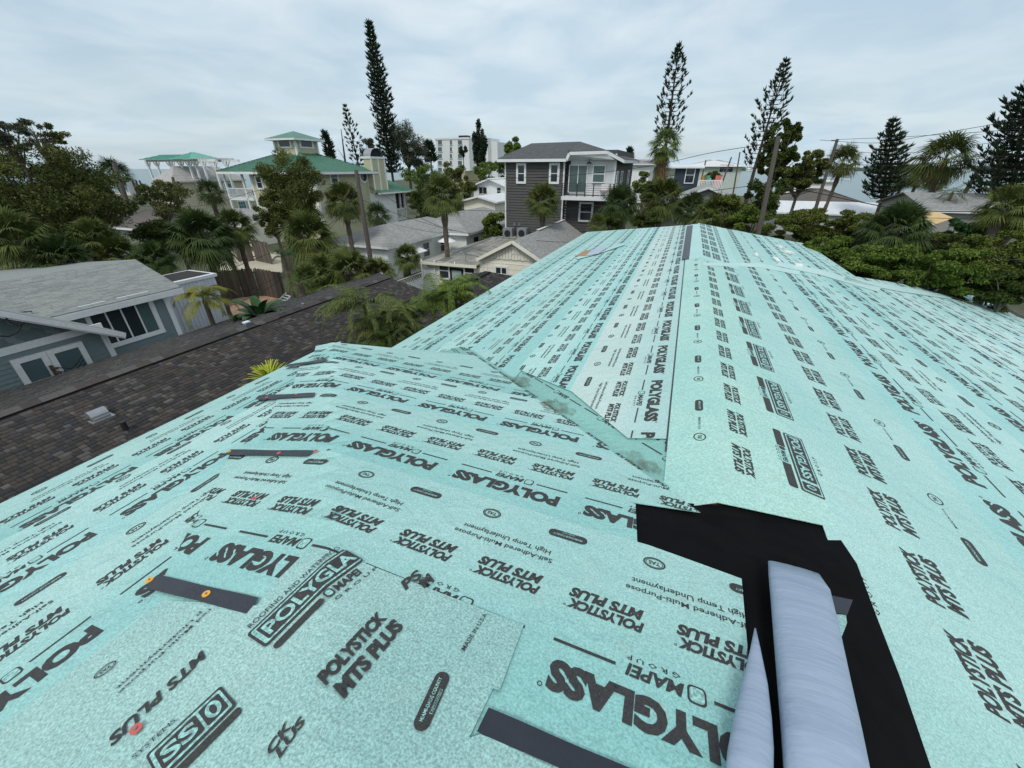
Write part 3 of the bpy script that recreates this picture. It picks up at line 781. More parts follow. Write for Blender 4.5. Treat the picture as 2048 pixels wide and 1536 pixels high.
# the loose roll of blue-backed membrane --------------------------------------------------
def flat_roll(name, label, cat, left, right, rise, group=None, droop=0.0):
    t = thing(name, label, cat, W(0, 0, 0), -AZ, group)
    mb = MB(); rings = []
    zt = lambda s, a: zM(s, a) + 0.09
    for i, (l, r) in enumerate(zip(left, right)):
        A = Vector(on_f(*l, zt)); Bq = Vector(on_f(*r, zt)); w = (Bq - A); ring = []
        n = 20
        for k in range(n):
            u = 2 * math.pi * k / n; x = 0.5 - 0.5 * math.cos(u); y = math.sin(u)
            y = math.copysign(abs(y) ** 0.8, y)
            hgt = rise[i] * (y if y > 0 else y * 0.9)
            ring.append(A + w * x + Vector((0, 0, hgt)))
        rings.append(ring)
    for i in range(len(rings) - 1):
        for k in range(20):
            k2 = (k + 1) % 20
            mb.face([rings[i][k], rings[i + 1][k], rings[i + 1][k2], rings[i][k2]])
    mb.face(rings[0]); mb.face(rings[-1][::-1])
    o = mb.build('backing_film', M_BLUEF, t, smooth=True)
    bm = bmesh.new(); bm.from_mesh(o.data); bmesh.ops.remove_doubles(bm, verts=bm.verts, dist=1e-5); bmesh.ops.recalc_face_normals(bm, faces=bm.faces); bm.to_mesh(o.data); bm.free()
    o.data.polygons.foreach_set('use_smooth', np.ones(len(o.data.polygons), dtype=bool))
    return t, rings
roll, rg = flat_roll('membrane_roll', 'flattened roll of roofing membrane showing its pale blue backing film', 'membrane roll',
          [(1536, 1122), (1537, 1150), (1544, 1230), (1553, 1340), (1562, 1450), (1575, 1640)],
          [(1640, 1150), (1661, 1185), (1678, 1262), (1700, 1370), (1722, 1470), (1760, 1660)], [.012, .035, .05, .055, .055, .055])
# torn felt fringe and the seam line on the roll
mb = MB()
rr = random.Random(5)
for k in range(26):
    b = rg[0][rr.randrange(1, 10)].lerp(rg[0][rr.randrange(1, 10)], rr.random()); d = Vector((rr.uniform(-.012, .012), rr.uniform(.0, .022), rr.uniform(0, .008)))
    mb.beam(b, b + d, .0012, .0012)
mb.build('torn_fringe', M_BLACK, roll)
strip, _ = flat_roll('membrane_flap', 'narrow curled flap of blue backing film left of the wide roll', 'membrane flap',
          [(1509, 1256), (1500, 1300), (1483, 1370), (1466, 1440), (1455, 1500), (1440, 1640)],
          [(1512, 1258), (1521, 1300), (1535, 1370), (1543, 1440), (1547, 1500), (1545, 1640)], [.002, .012, .022, .028, .03, .03])
# scrap of underlayment showing from under the roll
def zscrap(s, a): return zM(s, a) + 0.06
scr = thing('underlayment_scrap', 'small offcut with black selvage poking out from under the blue roll', 'scrap', W(0, 0, 0), -AZ)
mb = MB(); P = [on_f(*q, zscrap) for q in ((1655, 1226), (1692, 1230), (1694, 1246), (1688, 1262), (1672, 1300), (1655, 1290))]; mb.slab(P[::-1], .003); mb.build('film', M_PATCH, scr)
mb = MB(); P = [on_f(*q, zscrap) for q in ((1652, 1190), (1705, 1201), (1694, 1230), (1652, 1224))]; mb.slab([(p[0], p[1], p[2] + .004) for p in P][::-1], .003); mb.build('selvage', M_TAPE, scr)
# torn bits, blue film and board near the far left eave
M_WOODC = mat('bare_plywood', (0.42, 0.26, 0.14), (0.30, 0.18, 0.09), 9, 0.8)
M_BLUEP = mat('blue_film_flat', (0.45, 0.52, 0.62), (0.38, 0.45, 0.56), 3, 0.5)
M_WHITEF = mat('white_paint', (0.80, 0.80, 0.78), (0.70, 0.70, 0.68), 3, 0.6)
opening = thing('open_patch', 'hole in the underlayment with bare wood and folded-back blue film on the left slope', 'opening', W(0, 0, 0), -AZ)
mb = MB(); mb.slab([Vector(on_f(*q, zL)) + Vector((0, 0, .045)) for q in ((1149, 515), (1168, 515), (1196, 504), (1172, 503))], .012); mb.build('bare_board', M_WOODC, opening)
mb = MB(); P = [Vector(on_f(*q, zL)) + Vector((0, 0, .05)) for q in ((1170, 515), (1196, 511), (1216, 498), (1200, 497), (1185, 502))]; P[2].z += .02; mb.face(P); mb.build('folded_film', M_BLUEP, opening)
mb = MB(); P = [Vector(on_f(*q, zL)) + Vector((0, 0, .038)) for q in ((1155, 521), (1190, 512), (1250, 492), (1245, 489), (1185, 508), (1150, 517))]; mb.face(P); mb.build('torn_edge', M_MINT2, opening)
for (px, py, w, hh, rot) in ((1511, 514, .20, .14, .4), (1557, 497, .24, .16, 1.0), (1621, 495, .10, .7, -.3), (1573, 508, .5, .12, .5), (1553, 524, .12, .55, .2), (1600, 536, .3, .1, .4)):
    c = on_f(px, py, zR); mb = MB(); k = random.Random(px); P = []; w, hh = w * .55, hh * .6
    for j in range(9):
        t = 2 * math.pi * j / 9; q = k.uniform(.45, 1.2); x, y = w * q * math.cos(t), hh * q * math.sin(t)
        P.append((c[0] + x * math.cos(rot) - y * math.sin(rot), c[1] + x * math.sin(rot) + y * math.cos(rot)))
    top = [(s, a, zR(s, a) + .055 + k.uniform(0, .05)) for s, a in P]; cc = (c[0], c[1], zR(c[0], c[1]) + .11)
    for j in range(9): mb.face([cc, top[j], top[(j + 1) % 9]]); mb.face([top[j], (P[j][0], P[j][1], zR(*P[j]) + .03), (P[(j + 1) % 9][0], P[(j + 1) % 9][1], zR(*P[(j + 1) % 9]) + .03), top[(j + 1) % 9]])
    o = mb.build('crumpled_scrap', M_WHITEF)
    o.rotation_euler = (0, 0, -AZ)
    tag(o, {1511: 'crumpled white scrap nearest the ridge on the far right slope', 1557: 'crumpled white scrap standing farthest back on the right slope', 1621: 'pale stick-like offcut at the far right corner of the mint roof', 1573: 'long low scrap of film in the middle of the far right slope', 1553: 'narrow upright scrap in front of the other scraps on the right slope', 1600: 'flat curled scrap nearest the camera on the far right slope'}[px], 'scrap', 'loose offcuts on the mint roof')

# deck, fascia and walls below ---------------------------------------------------------------
M_DECK = mat('roof_deck', (0.30, 0.22, 0.13), (0.22, 0.16, 0.09), 5, 0.85)
M_OURW = mat('stucco', (0.62, 0.60, 0.54), (0.55, 0.53, 0.48), 4, 0.9, 0.3, 60)
def deck_poly(poly, zf, off=-0.03, t=0.14, name='roof_deck', m=None):
    mb = MB(); mb.slab([(s, a, zf(s, a) + off) for s, a in poly], t); return mb.build(name, m or M_DECK, our)
RE = (S0R, RIDGE_END[1] - 0.3)
deck_poly([(EAVE_L + .05, 5.9), (-2.2, 4.3), (S0R, 1.95), RE, (FARL[0] + .1, FARL[1] - .4)], zL, -0.03)
deck_poly([(S0R, -2.5), (10.4, -2.5), (10.4, OUT[1] - .4), (STEP[0], STEP[1] - .1), (FARR[0], FARR[1] - .3), RE], zR, -0.04)
hp = lambda s: (s, HIP - s)
deck_poly([RE, (FARR[0], FARR[1] - .3), (FARL[0] + .1, FARL[1] - .4)], lambda s, a: CAM_Z - 1.69 - T * max(0, a - RE[1]), -0.01, name='hip_end', m=M_MINT)
deck_poly([hp(WE), hp(1.0), (0.35, 1.85), (-2.15, 4.45)], zM, -0.02)
deck_poly([(WE, -2.6), (0.9, -2.6), hp(1.0), hp(WE)], zWg, -0.03)
mb = MB(); mb.box(-4.1, -0.2, -2.4, 3.7, 0, CAM_Z - 2.35); mb.build('wing_wall', M_OURW, our)
mb = MB(); mb.box(-4.2, 4.4, 3.4, 13.0, 0, CAM_Z - 3.25); mb.box(-0.1, 9.9, -2.4, 13.2, 0, CAM_Z - 4.3); mb.build('main_wall', M_OURW, our)
# ------------------------------------------------------------------ building helpers
def shingle_mat(name, c1, c2, axis='x', tab=0.28, course=0.05, rough=0.9, stain=None):
    """asphalt shingles too far away to pick apart: courses follow the height, tabs the eave"""
    if name in MATS: return MATS[name]
    m = bpy.data.materials.new(name); nt, N, L, B = nodes_of(m)
    tc = N.new('ShaderNodeTexCoord'); sp = N.new('ShaderNodeSeparateXYZ'); L.new(tc.outputs['Object'], sp.inputs[0])
    cb = N.new('ShaderNodeCombineXYZ'); L.new(sp.outputs['X' if axis == 'x' else 'Y'], cb.inputs[0]); L.new(sp.outputs['Z'], cb.inputs[1])
    br = N.new('ShaderNodeTexBrick'); br.inputs['Scale'].default_value = 1.0
    br.inputs['Brick Width'].default_value = tab; br.inputs['Row Height'].default_value = course; br.inputs['Mortar Size'].default_value = course * 0.10
    br.inputs['Color1'].default_value = (*c1, 1); br.inputs['Color2'].default_value = (*c2, 1); br.inputs['Mortar'].default_value = (*[x * .55 for x in c2], 1)
    L.new(cb.outputs[0], br.inputs['Vector'])
    n = N.new('ShaderNodeTexNoise'); n.inputs['Scale'].default_value = 1.2; n.inputs['Detail'].default_value = 6; n.inputs['Roughness'].default_value = .7
    L.new(tc.outputs['Object'], n.inputs['Vector'])
    r = N.new('ShaderNodeMapRange'); r.inputs['From Min'].default_value = (.36 if stain else .45); r.inputs['From Max'].default_value = .66; r.inputs['To Max'].default_value = 0.75 if stain else 0.25
    L.new(n.outputs['Fac'], r.inputs['Value'])
    mx = N.new('ShaderNodeMix'); mx.data_type = 'RGBA'; mx.inputs['B'].default_value = (*(stain or [x * .6 for x in c2]), 1)
    L.new(br.outputs['Color'], mx.inputs['A']); L.new(r.outputs['Result'], mx.inputs['Factor']); f = N.new('ShaderNodeTexNoise'); f.inputs['Scale'].default_value = 7.0; f.inputs['Detail'].default_value = 5; f.inputs['Roughness'].default_value = .75
    mp = N.new('ShaderNodeMapping'); mp.inputs['Scale'].default_value = (1, 1, 2.5); L.new(tc.outputs['Object'], mp.inputs['Vector']); L.new(mp.outputs[0], f.inputs['Vector'])
    fr = N.new('ShaderNodeMapRange'); fr.inputs['From Min'].default_value = .35; fr.inputs['From Max'].default_value = .65; fr.inputs['To Min'].default_value = .72; fr.inputs['To Max'].default_value = 1.22
    L.new(f.outputs['Fac'], fr.inputs['Value']); m2 = N.new('ShaderNodeMix'); m2.data_type = 'RGBA'; m2.blend_type = 'MULTIPLY'; m2.inputs['Factor'].default_value = 1
    L.new(mx.outputs['Result'], m2.inputs['A']); L.new(fr.outputs['Result'], m2.inputs['B']); L.new(m2.outputs['Result'], B.inputs['Base Color'])
    B.inputs['Roughness'].default_value = rough
    bp = N.new('ShaderNodeBump'); bp.inputs['Distance'].default_value = .02; bp.inputs['Strength'].default_value = .6
    L.new(br.outputs['Fac'], bp.inputs['Height']); bp.invert = True; L.new(bp.outputs[0], B.inputs['Normal'])
    MATS[name] = m; return m
def paint(name, c, rough=.6, var=.88, scale=1.5, bump=0.0): return mat(name, c, tuple(x * var for x in c), scale, rough, bump, 30, fine=(14, .05))
M_TRIM = paint('white_trim', (0.76, 0.77, 0.77), .5, .9)
M_GLASS = mat('window_glass', (0.018, 0.026, 0.030), (0.030, 0.040, 0.045), 1.2, 0.06, spec=0.6)
M_GLASSG = mat('curtained_glass', (0.10, 0.15, 0.14), (0.06, 0.10, 0.095), 5, 0.10, spec=0.6, stretch=(6, 6, .3))
M_SHD = mat('dark_opening', (0.012, 0.012, 0.013), None, 3, .9)
M_CONC = mat('concrete', (0.36, 0.34, 0.31), (0.28, 0.27, 0.25), 2, .9, .2, 50)
M_METG = mat('galvanised', (0.42, 0.43, 0.44), (0.33, 0.34, 0.35), 8, .38, metal=.75)
M_DARKM = mat('dark_metal', (0.025, 0.025, 0.028), None, 5, .5, metal=.3)
def fbox(mb, face, base, u0, u1, d0, d1, z0, z1, m=0):
    """box standing d0..d1 proud of a wall"""
    if face == 'F': mb.box(u0, u1, base - d1, base - d0, z0, z1, m)
    elif face == 'B': mb.box(u0, u1, base + d0, base + d1, z0, z1, m)
    elif face == 'R': mb.box(base + d0, base + d1, u0, u1, z0, z1, m)
    else: mb.box(base - d1, base - d0, u0, u1, z0, z1, m)
def window(parent, face, base, u, z, w, h, trim=M_TRIM, glass=None, split='h', tw=0.10, name='window', out=0.075):
    """u, z = centre of the glass"""
    mb = MB(); g = glass or M_GLASS
    fbox(mb, face, base, u - w / 2 - tw, u - w / 2, 0, out, z - h / 2 - tw, z + h / 2 + tw)
    fbox(mb, face, base, u + w / 2, u + w / 2 + tw, 0, out, z - h / 2 - tw, z + h / 2 + tw)
    fbox(mb, face, base, u - w / 2, u + w / 2, 0, out, z + h / 2, z + h / 2 + tw)
    fbox(mb, face, base, u - w / 2, u + w / 2, 0, out + .02, z - h / 2 - tw, z - h / 2)
    if split == 'h': fbox(mb, face, base, u - w / 2, u + w / 2, 0.005, out - .012, z - .025, z + .025)
    elif split == 'v': fbox(mb, face, base, u - .025, u + .025, 0.005, out - .012, z - h / 2, z + h / 2)
    elif split == 'g':
        fbox(mb, face, base, u - w / 2, u + w / 2, 0.005, out - .012, z - .02, z + .02)
        for k in (-1, 1): fbox(mb, face, base, u + k * w / 6 - .015, u + k * w / 6 + .015, 0.005, out - .013, z - h / 2, z + h / 2)
    f = mb.build(name, trim, parent)
    mb = MB(); fbox(mb, face, base, u - w / 2, u + w / 2, -.01, out - .03, z - h / 2, z + h / 2)
    mb.build('pane', g, f)
    return f
def siding(parent, face, base, u0, u1, z0, z1, pitch, m, ztop=None, single=False, name='siding', lip=.018):
    """clapboards: each board leans out at its foot; ztop(u) trims them under a gable"""
    z = z0; mb = MB(); n = 0
    while z < z1 - .01:
        zt = min(z + pitch, z1); a, b = u0, u1
        if ztop:
            us = [u0 + (u1 - u0) * k / 60 for k in range(61)]; ok = [u for u in us if ztop(u) >= z + pitch * .6]
            if not ok: z += pitch; continue
            a, b = min(ok), max(ok)
        q = mb if not single else MB()
        if face == 'F': P = [(a, base - lip, z), (b, base - lip, z), (b, base - .002, zt), (a, base - .002, zt), (a, base + .02, z), (b, base + .02, z)]
        elif face == 'R': P = [(base + lip, a, z), (base + lip, b, z), (base + .002, b, zt), (base + .002, a, zt), (base - .02, a, z), (base - .02, b, z)]
        else: P = [(base - lip, b, z), (base - lip, a, z), (base - .002, a, zt), (base - .002, b, zt), (base + .02, b, z), (base + .02, a, z)]
        q.face(P[:4]); q.face([P[4], P[5], P[1], P[0]])
        if single: q.build('plank', m, parent)
        z += pitch; n += 1
    if not single and mb.f: mb.build(name, m, parent, kind='stuff')
def hip_roof(s0, s1, a0, a1, ze, zr, along='a', over=.35, ends='hh'):
    """slopes of a hipped or gabled roof as polygons; ends: h hip, g gable for low end and high end"""
    s0 -= over; s1 += over
    a0 -= over; a1 += over
    if along == 'a':
        m = (s0 + s1) / 2; w = (s1 - s0) / 2
        r0 = a0 + (w if ends[0] == 'h' else 0); r1 = a1 - (w if ends[1] == 'h' else 0)
        out = [[(s0, a0, ze), (m, r0, zr), (m, r1, zr), (s0, a1, ze)][::1], [(s1, a1, ze), (m, r1, zr), (m, r0, zr), (s1, a0, ze)]]
        if ends[0] == 'h': out.append([(s1, a0, ze), (m, r0, zr), (s0, a0, ze)])
        if ends[1] == 'h': out.append([(s0, a1, ze), (m, r1, zr), (s1, a1, ze)])
    else:
        m = (a0 + a1) / 2; w = (a1 - a0) / 2
        r0 = s0 + (w if ends[0] == 'h' else 0); r1 = s1 - (w if ends[1] == 'h' else 0)
        out = [[(s1, a0, ze), (r1, m, zr), (r0, m, zr), (s0, a0, ze)], [(s0, a1, ze), (r0, m, zr), (r1, m, zr), (s1, a1, ze)]]
        if ends[0] == 'h': out.append([(s0, a0, ze), (r0, m, zr), (s0, a1, ze)])
        if ends[1] == 'h': out.append([(s1, a1, ze), (r1, m, zr), (s1, a0, ze)])
    return out
def add_roof(parent, polys, m, t=.12, trim=None, name='roof'):
    mb = MB()
    for P in polys:
        P = P[::-1]
        mb.slab(P, .05)
    o = mb.build(name, m, parent)
    if trim:
        mb = MB()
        for P in polys:
            for i in range(len(P)):
                p, q = Vector(P[i]), Vector(P[(i + 1) % len(P)])
                zmin = min(v[2] for v in P)
                if abs(p.z - zmin) < .01 and abs(q.z - zmin) < .01: mb.beam(p - Vector((0, 0, .11)), q - Vector((0, 0, .11)), .05, .18)
        if mb.f: mb.build('fascia', trim, parent)
    return o
def gable_fill(mb, P): mb.face(P)
def simple_house(name, label, s0, s1, a0, a1, ze, zr, along, ends, wall, roof, wins=(), over=.4, group=None, trim=M_TRIM, side=(), cat='house', pitch=0.0, base=0.0, wmat=None):
    h = house(name, label, cat, s0, a0, group=group)
    w_, d_ = s1 - s0, a1 - a0
    mb = MB(); mb.box(0, w_, 0, d_, base, ze - .02)
    slope = (zr - ze) / ((d_ if along == 's' else w_) / 2 + over)
    if along == 'a' and ends[0] == 'g':
        za = ze + slope * over * 0; m = w_ / 2
        mb.face([(0, 0, ze - .02), (w_, 0, ze - .02), (m, 0, zr - .06)]); mb.face([(0, d_, ze - .02), (m, d_, zr - .06), (w_, d_, ze - .02)])
    if along == 's' and 'g' in ends:
        m = d_ / 2
        mb.face([(w_, 0, ze - .02), (w_, d_, ze - .02), (w_, m, zr - .06)]); mb.face([(0, 0, ze - .02), (0, m, zr - .06), (0, d_, ze - .02)])
    mb.build('wall', wall, h)
    if pitch:
        zt = (lambda u: ze + (zr - ze) * (1 - abs(u - w_ / 2) / (w_ / 2))) if (along == 'a' and ends[0] == 'g') else None
        siding(h, 'F', 0, 0, w_, base, zr if zt else ze, pitch, wall, zt)
        siding(h, 'R', w_, 0, d_, base, ze, pitch, wall)
    add_roof(h, hip_roof(0, w_, 0, d_, ze, zr, along, over, ends), roof, trim=trim)
    if along == 'a' and ends[0] == 'g':
        mb = MB(); m = w_ / 2
        for sx in (-over, w_ + over):
            mb.beam((sx, -over - .03, ze - .10), (m, -over - .03, zr - .10), .05, .2)
        mb.build('bargeboard', trim, h)
    for (px, py, ww, hh, kind) in wins:
        q = on_a(px, py, a0); window(h, 'F', 0, q[0] - s0, q[2], ww, hh, glass=(M_GLASSG if 'c' in kind else wmat), split=('v' if 'v' in kind else ('g' if 'g' in kind else ('n' if 'n' in kind else 'h'))), trim=trim)
    for (u, z, ww, hh) in side: window(h, 'R', w_, u, z, ww, hh, trim=trim)
    return h

# ------------------------------------------------------------------ neighbour with the dark shingle roof
M_SH = [mat('shingle_%s' % n, c, tuple(x * .8 for x in c), 18, .95, .4, 160, fine=(120, .25)) for n, c in (
    ('charcoal', (.036, .034, .033)), ('brown', (.070, .058, .050)), ('grey', (.100, .092, .084)), ('taupe', (.058, .050, .045)), ('pale', (.125, .113, .10)), ('slate', (.040, .040, .044)))]
SHW = [.26, .25, .13, .27, .015, .075]
def visible(s, a, z, m=60):
    P = W(s, a, z); y = P.y; d = y * _c - (z - CAM_Z) * _s
    if d < .3: return None
    px = 1024 + 800 * P.x / d; py = 768 - 800 * (y * _s + (z - CAM_Z) * _c) / d
    return (px, py) if (-m < px < 2048 + m and -m < py < 1536 + m) else None
def shingle_slope(parent, E0, E1, R0_, R1_, mats, weights, exposure=.10, tabs=(.07, .10, .13, .17), budget=0, origin=(0, 0), seed=1, jitter=.25, thick=.009, name='shingle'):
    """E0,E1 eave ends; R0_,R1_ ridge ends (local). Courses of random-width tabs, each a little proud of the one above"""
    rr = random.Random(seed); E0, E1, R0_, R1_ = map(Vector, (E0, E1, R0_, R1_))
    up = ((R0_ + R1_) / 2 - (E0 + E1) / 2); along = (E1 - E0).normalized(); up = up - along * up.dot(along); Ls = up.length; up.normalize()
    nrm = along.cross(up); nrm = nrm if nrm.z > 0 else -nrm
    n = int(Ls / exposure); recs = []
    for i in range(n + 1):
        t = i * exposure / Ls
        if t >= 1: break
        A = E0.lerp(R0_, t); B = E1.lerp(R1_, t)
        x = 0; ln = (B - A).length; h = min(exposure, Ls - i * exposure)
        x = -rr.random() * .2
        while x < ln:
            w = rr.choice(tabs); x0, x1 = max(x, 0), min(x + w, ln)
            if x1 - x0 > .03:
                c = A + along * (x0 - 0); recs.append((c, x1 - x0, h, rr.choices(range(len(mats)), weights)[0], rr.random()))
            x += w
    keep = []
    for r in recs:
        c = r[0]; v = visible(c.x + origin[0], c.y + origin[1], c.z, 30)
        if v: keep.append(((Vector((c.x + origin[0], c.y + origin[1], c.z - CAM_Z))).length, r))
    keep.sort(key=lambda k: k[0])
    lib = {}
    for d, (c, w, h, mi, q) in keep[:budget]:
        wq = min(tabs, key=lambda k: abs(k - w)) if abs(min(tabs, key=lambda k: abs(k - w)) - w) < .02 else round(w, 2)
        key = (wq, mi)
        if key not in lib:
            lib[key] = tab_mesh(wq, h, thick, mats[mi])
        o = link(name, lib[key], parent)
        M = np.eye(4)
        from mathutils import Matrix
        o.matrix_local = Matrix(((along.x, up.x, nrm.x, c.x), (along.y, up.y, nrm.y, c.y), (along.z, up.z, nrm.z, c.z), (0, 0, 0, 1)))
    V = []; F = []; MI = []
    for d, (c, w, h, mi, q) in keep[budget:]:
        b = len(V); t = thick * (0.7 + .6 * q); g = .003
        A = c + along * g; B = c + along * (w - g); 
        V += [A + nrm * t, B + nrm * t, B + up * (h + .01) + nrm * .001, A + up * (h + .01) + nrm * .001, A - nrm * .004, B - nrm * .004]
        F += [(b, b + 1, b + 2, b + 3), (b + 4, b + 5, b + 1, b)]; MI += [mi, mi]
    if F:
        me = fast_mesh(name + '_field', np.array([tuple(v) for v in V]), np.array(F), mats, MI)
        link('shingle_field', me, parent, kind='stuff')
def tab_mesh(w, h, t, m):
    g = .003; V = [(g, 0, t), (w - g, 0, t), (w - g, h + .01, .001), (g, h + .01, .001), (g, 0, -.004), (w - g, 0, -.004), (w - g, h + .01, -.004), (g, h + .01, -.004)]
    return mesh_np('shingle', V, [(0, 1, 2, 3), (4, 5, 1, 0), (5, 6, 2, 1), (7, 4, 0, 3)], m)
M_SHB = mat('shingle_underlay', (.035, .032, .031), None, 5, .95)
M_NWALL = paint('warm_grey_wall', (.34, .32, .30))
nb = house('dark_shingle_house', 'single-storey neighbour with a long dark brown architectural shingle roof beside the mint roof')
RZ, EZ = 4.0, 3.2
NR = (-10.5, -7.5, 13.0)                      # ridge s, start a, end a
nE, fE = -6.9, -14.0
NC = 13.0
add_roof(nb, [[(nE, -8, EZ), (nE, NC, EZ), (NR[0], NR[2], RZ), (NR[0], -8, RZ)][::-1], [(fE, 16.6, EZ), (fE, -8, EZ), (NR[0], -8, RZ), (NR[0], NR[2], RZ)][::-1]], M_SHB)
shingle_slope(nb, (nE, -3.0, EZ + .01), (nE, NC, EZ + .01), (NR[0], -3.0, RZ + .01), (NR[0], NR[2], RZ + .01), M_SH, SHW, budget=290, seed=3)
shingle_slope(nb, (fE, 16.4, EZ + .01), (fE, -3.0, EZ + .01), (NR[0], NR[2], RZ + .01), (NR[0], -3.0, RZ + .01), M_SH, SHW, seed=4)
# farther wing of the same house
w2 = (-9.7, -7.6, -5.5); a2 = (12.2, 16.1, 18.0); rz2, ez2 = 3.80, 3.1
add_roof(nb, [[(w2[2], a2[0], ez2), (w2[2], a2[2], ez2), (w2[1], a2[1], rz2), (w2[1], a2[0], rz2)][::-1], [(w2[0], a2[2], ez2), (w2[0], a2[0], ez2), (w2[1], a2[0], rz2), (w2[1], a2[1], rz2)][::-1],
              [(w2[2], a2[2], ez2), (w2[0], a2[2], ez2), (w2[1], a2[1], rz2)][::-1], [(w2[2], a2[0], ez2), (w2[1], a2[0], rz2), (w2[0], a2[0], ez2)]], M_SHB)
shingle_slope(nb, (w2[2], a2[0], ez2 + .01), (w2[2], a2[2], ez2 + .01), (w2[1], a2[0], rz2 + .01), (w2[1], a2[1], rz2 + .01), M_SH, SHW, seed=6)
shingle_slope(nb, (w2[0], a2[2], ez2 + .01), (w2[0], a2[0], ez2 + .01), (w2[1], a2[1], rz2 + .01), (w2[1], a2[0], rz2 + .01), M_SH, SHW, seed=7)
shingle_slope(nb, (w2[2], a2[2] - .02, ez2 + .01), (w2[0], a2[2] - .02, ez2 + .01), (w2[1] + .01, a2[1], rz2 + .01), (w2[1] - .01, a2[1], rz2 + .01), M_SH, SHW, seed=8)
mb = MB(); mb.box(fE + .5, nE - .5, -8, 12.8, 0, EZ - .05); mb.box(w2[0] + .4, w2[2] - .4, a2[0], a2[2] - .4, 0, ez2 - .05); mb.build('wall', M_NWALL, nb)
mb = MB(); mb.box(nE - .02, nE + .04, -8, NC, EZ - .16, EZ - .005); mb.box(w2[2], w2[2] + .05, a2[0], a2[2], ez2 - .16, ez2 - .005); mb.box(w2[0], w2[2], a2[2], a2[2] + .05, ez2 - .16, ez2 - .005); mb.build('fascia', M_TRIM, nb)
M_VENT = mat('black_ridge_vent', (.006, .006, .007), None, 5, .9)  # near-black colour paints the shadow gap of the ridge vent
def ridge_cap(a0, a1, s, z, nm='ridge_cap'):
    rr = random.Random(int(a0 * 10)); x = a0
    while x < a1:
        mb = MB(); x1 = min(x + .30, a1); t = .006
        mb.face([(s - .17, x, z - .02), (s, x, z + .035 + t), (s, x1, z + .035), (s - .17, x1, z - .028)]); mb.face([(s, x, z + .035 + t), (s + .17, x, z - .02), (s + .17, x1, z - .028), (s, x1, z + .035)])
        mb.face([(s - .17, x, z - .03), (s + .17, x, z - .03), (s + .17, x, z - .02), (s, x, z + .041), (s - .17, x, z - .02)])
        mb.build('ridge_shingle', rr.choice(M_SH[:4]), nb)
        x += .13 * 2
ridge_cap(-1.5, 13.0, NR[0], RZ + .03)
for (x0, x1) in ((-8, 7.15), (7.75, 12.9)):
    mb = MB(); mb.face([(NR[0] + .17, x0, RZ - .035), (NR[0] + .17, x1, RZ - .035), (NR[0] + .17, x1, RZ + .025), (NR[0] + .17, x0, RZ + .025)]); mb.box(NR[0] - .16, NR[0] + .168, x0, x1, RZ - .03, RZ + .012); mb.build('ridge_vent', M_VENT, nb)
mb = MB(); mb.box(w2[1] - .14, w2[1] + .15, 12, 16.1, rz2 - .02, rz2 + .035); mb.build('ridge_vent', M_VENT, nb)
zdk = lambda s, a: RZ - (s - NR[0]) * (RZ - EZ) / (nE - NR[0])
def roof_vent(px, py, label):
    c = on_f(px, py, zdk, hi=40); v = thing('roof_vent', label, 'roof vent', W(c[0], c[1], c[2] + .02), -AZ - .05)
    mb = MB(); mb.box(-.15, .17, -.17, .17, -.05, .0); mb.build('flange', M_METG, v)
    mb = MB(); pr = []
    for k in range(9):
        t = math.pi * k / 8; pr.append((-.02 - .12 * math.cos(t), .03 + .13 * math.sin(t)))
    for k in range(8):
        (x0, z0), (x1, z1) = pr[k], pr[k + 1]
        mb.face([(x0, -.13, z0), (x0, .13, z0), (x1, .13, z1), (x1, -.13, z1)][::-1])
    mb.face([(x, -.13, z) for x, z in pr][::-1]); mb.face([(x, .13, z) for x, z in pr])
    mb.build('hood', M_METG, v); mb = MB(); mb.box(.08, .14, -.12, .12, .0, .04); mb.build('lip', M_METG, v)
roof_vent(200, 836, 'galvanised hooded vent standing on the near dark shingle slope')
for (px, py, hh, lab) in ((254, 862, .22, 'short black plumbing pipe through the dark shingles below the hooded vent'), (607, 613, .12, 'small pale pipe cap close under the far end of the dark ridge')):
    c = on_f(px, py, zdk, hi=40); v = thing('plumbing_vent', lab, 'pipe', W(c[0], c[1], c[2] - .02), -AZ)
    mb = MB(); mb.tube([(0, 0, 0), (0, 0, hh)], .045, 12); mb.build('pipe', M_DARKM if hh > .2 else M_METG, v); mb = MB(); mb.tube([(0, 0, .0), (0, 0, .05)], [.11, .06], 12); mb.build('collar', M_DARKM if hh > .2 else M_METG, v)
c = on_z(515, 628, RZ + .05); v = thing('ridge_bracket', 'small blue and white bracket sitting on the dark ridge', 'bracket', W(NR[0], 6.9, RZ + .04), -AZ)
mb = MB(); mb.box(-.05, .05, -.07, .07, 0, .09); mb.build('clamp', paint('faded_blue', (.12, .20, .30)), v); mb = MB(); mb.box(-.06, .06, -.08, .08, .09, .12); mb.build('cap', M_TRIM, v)

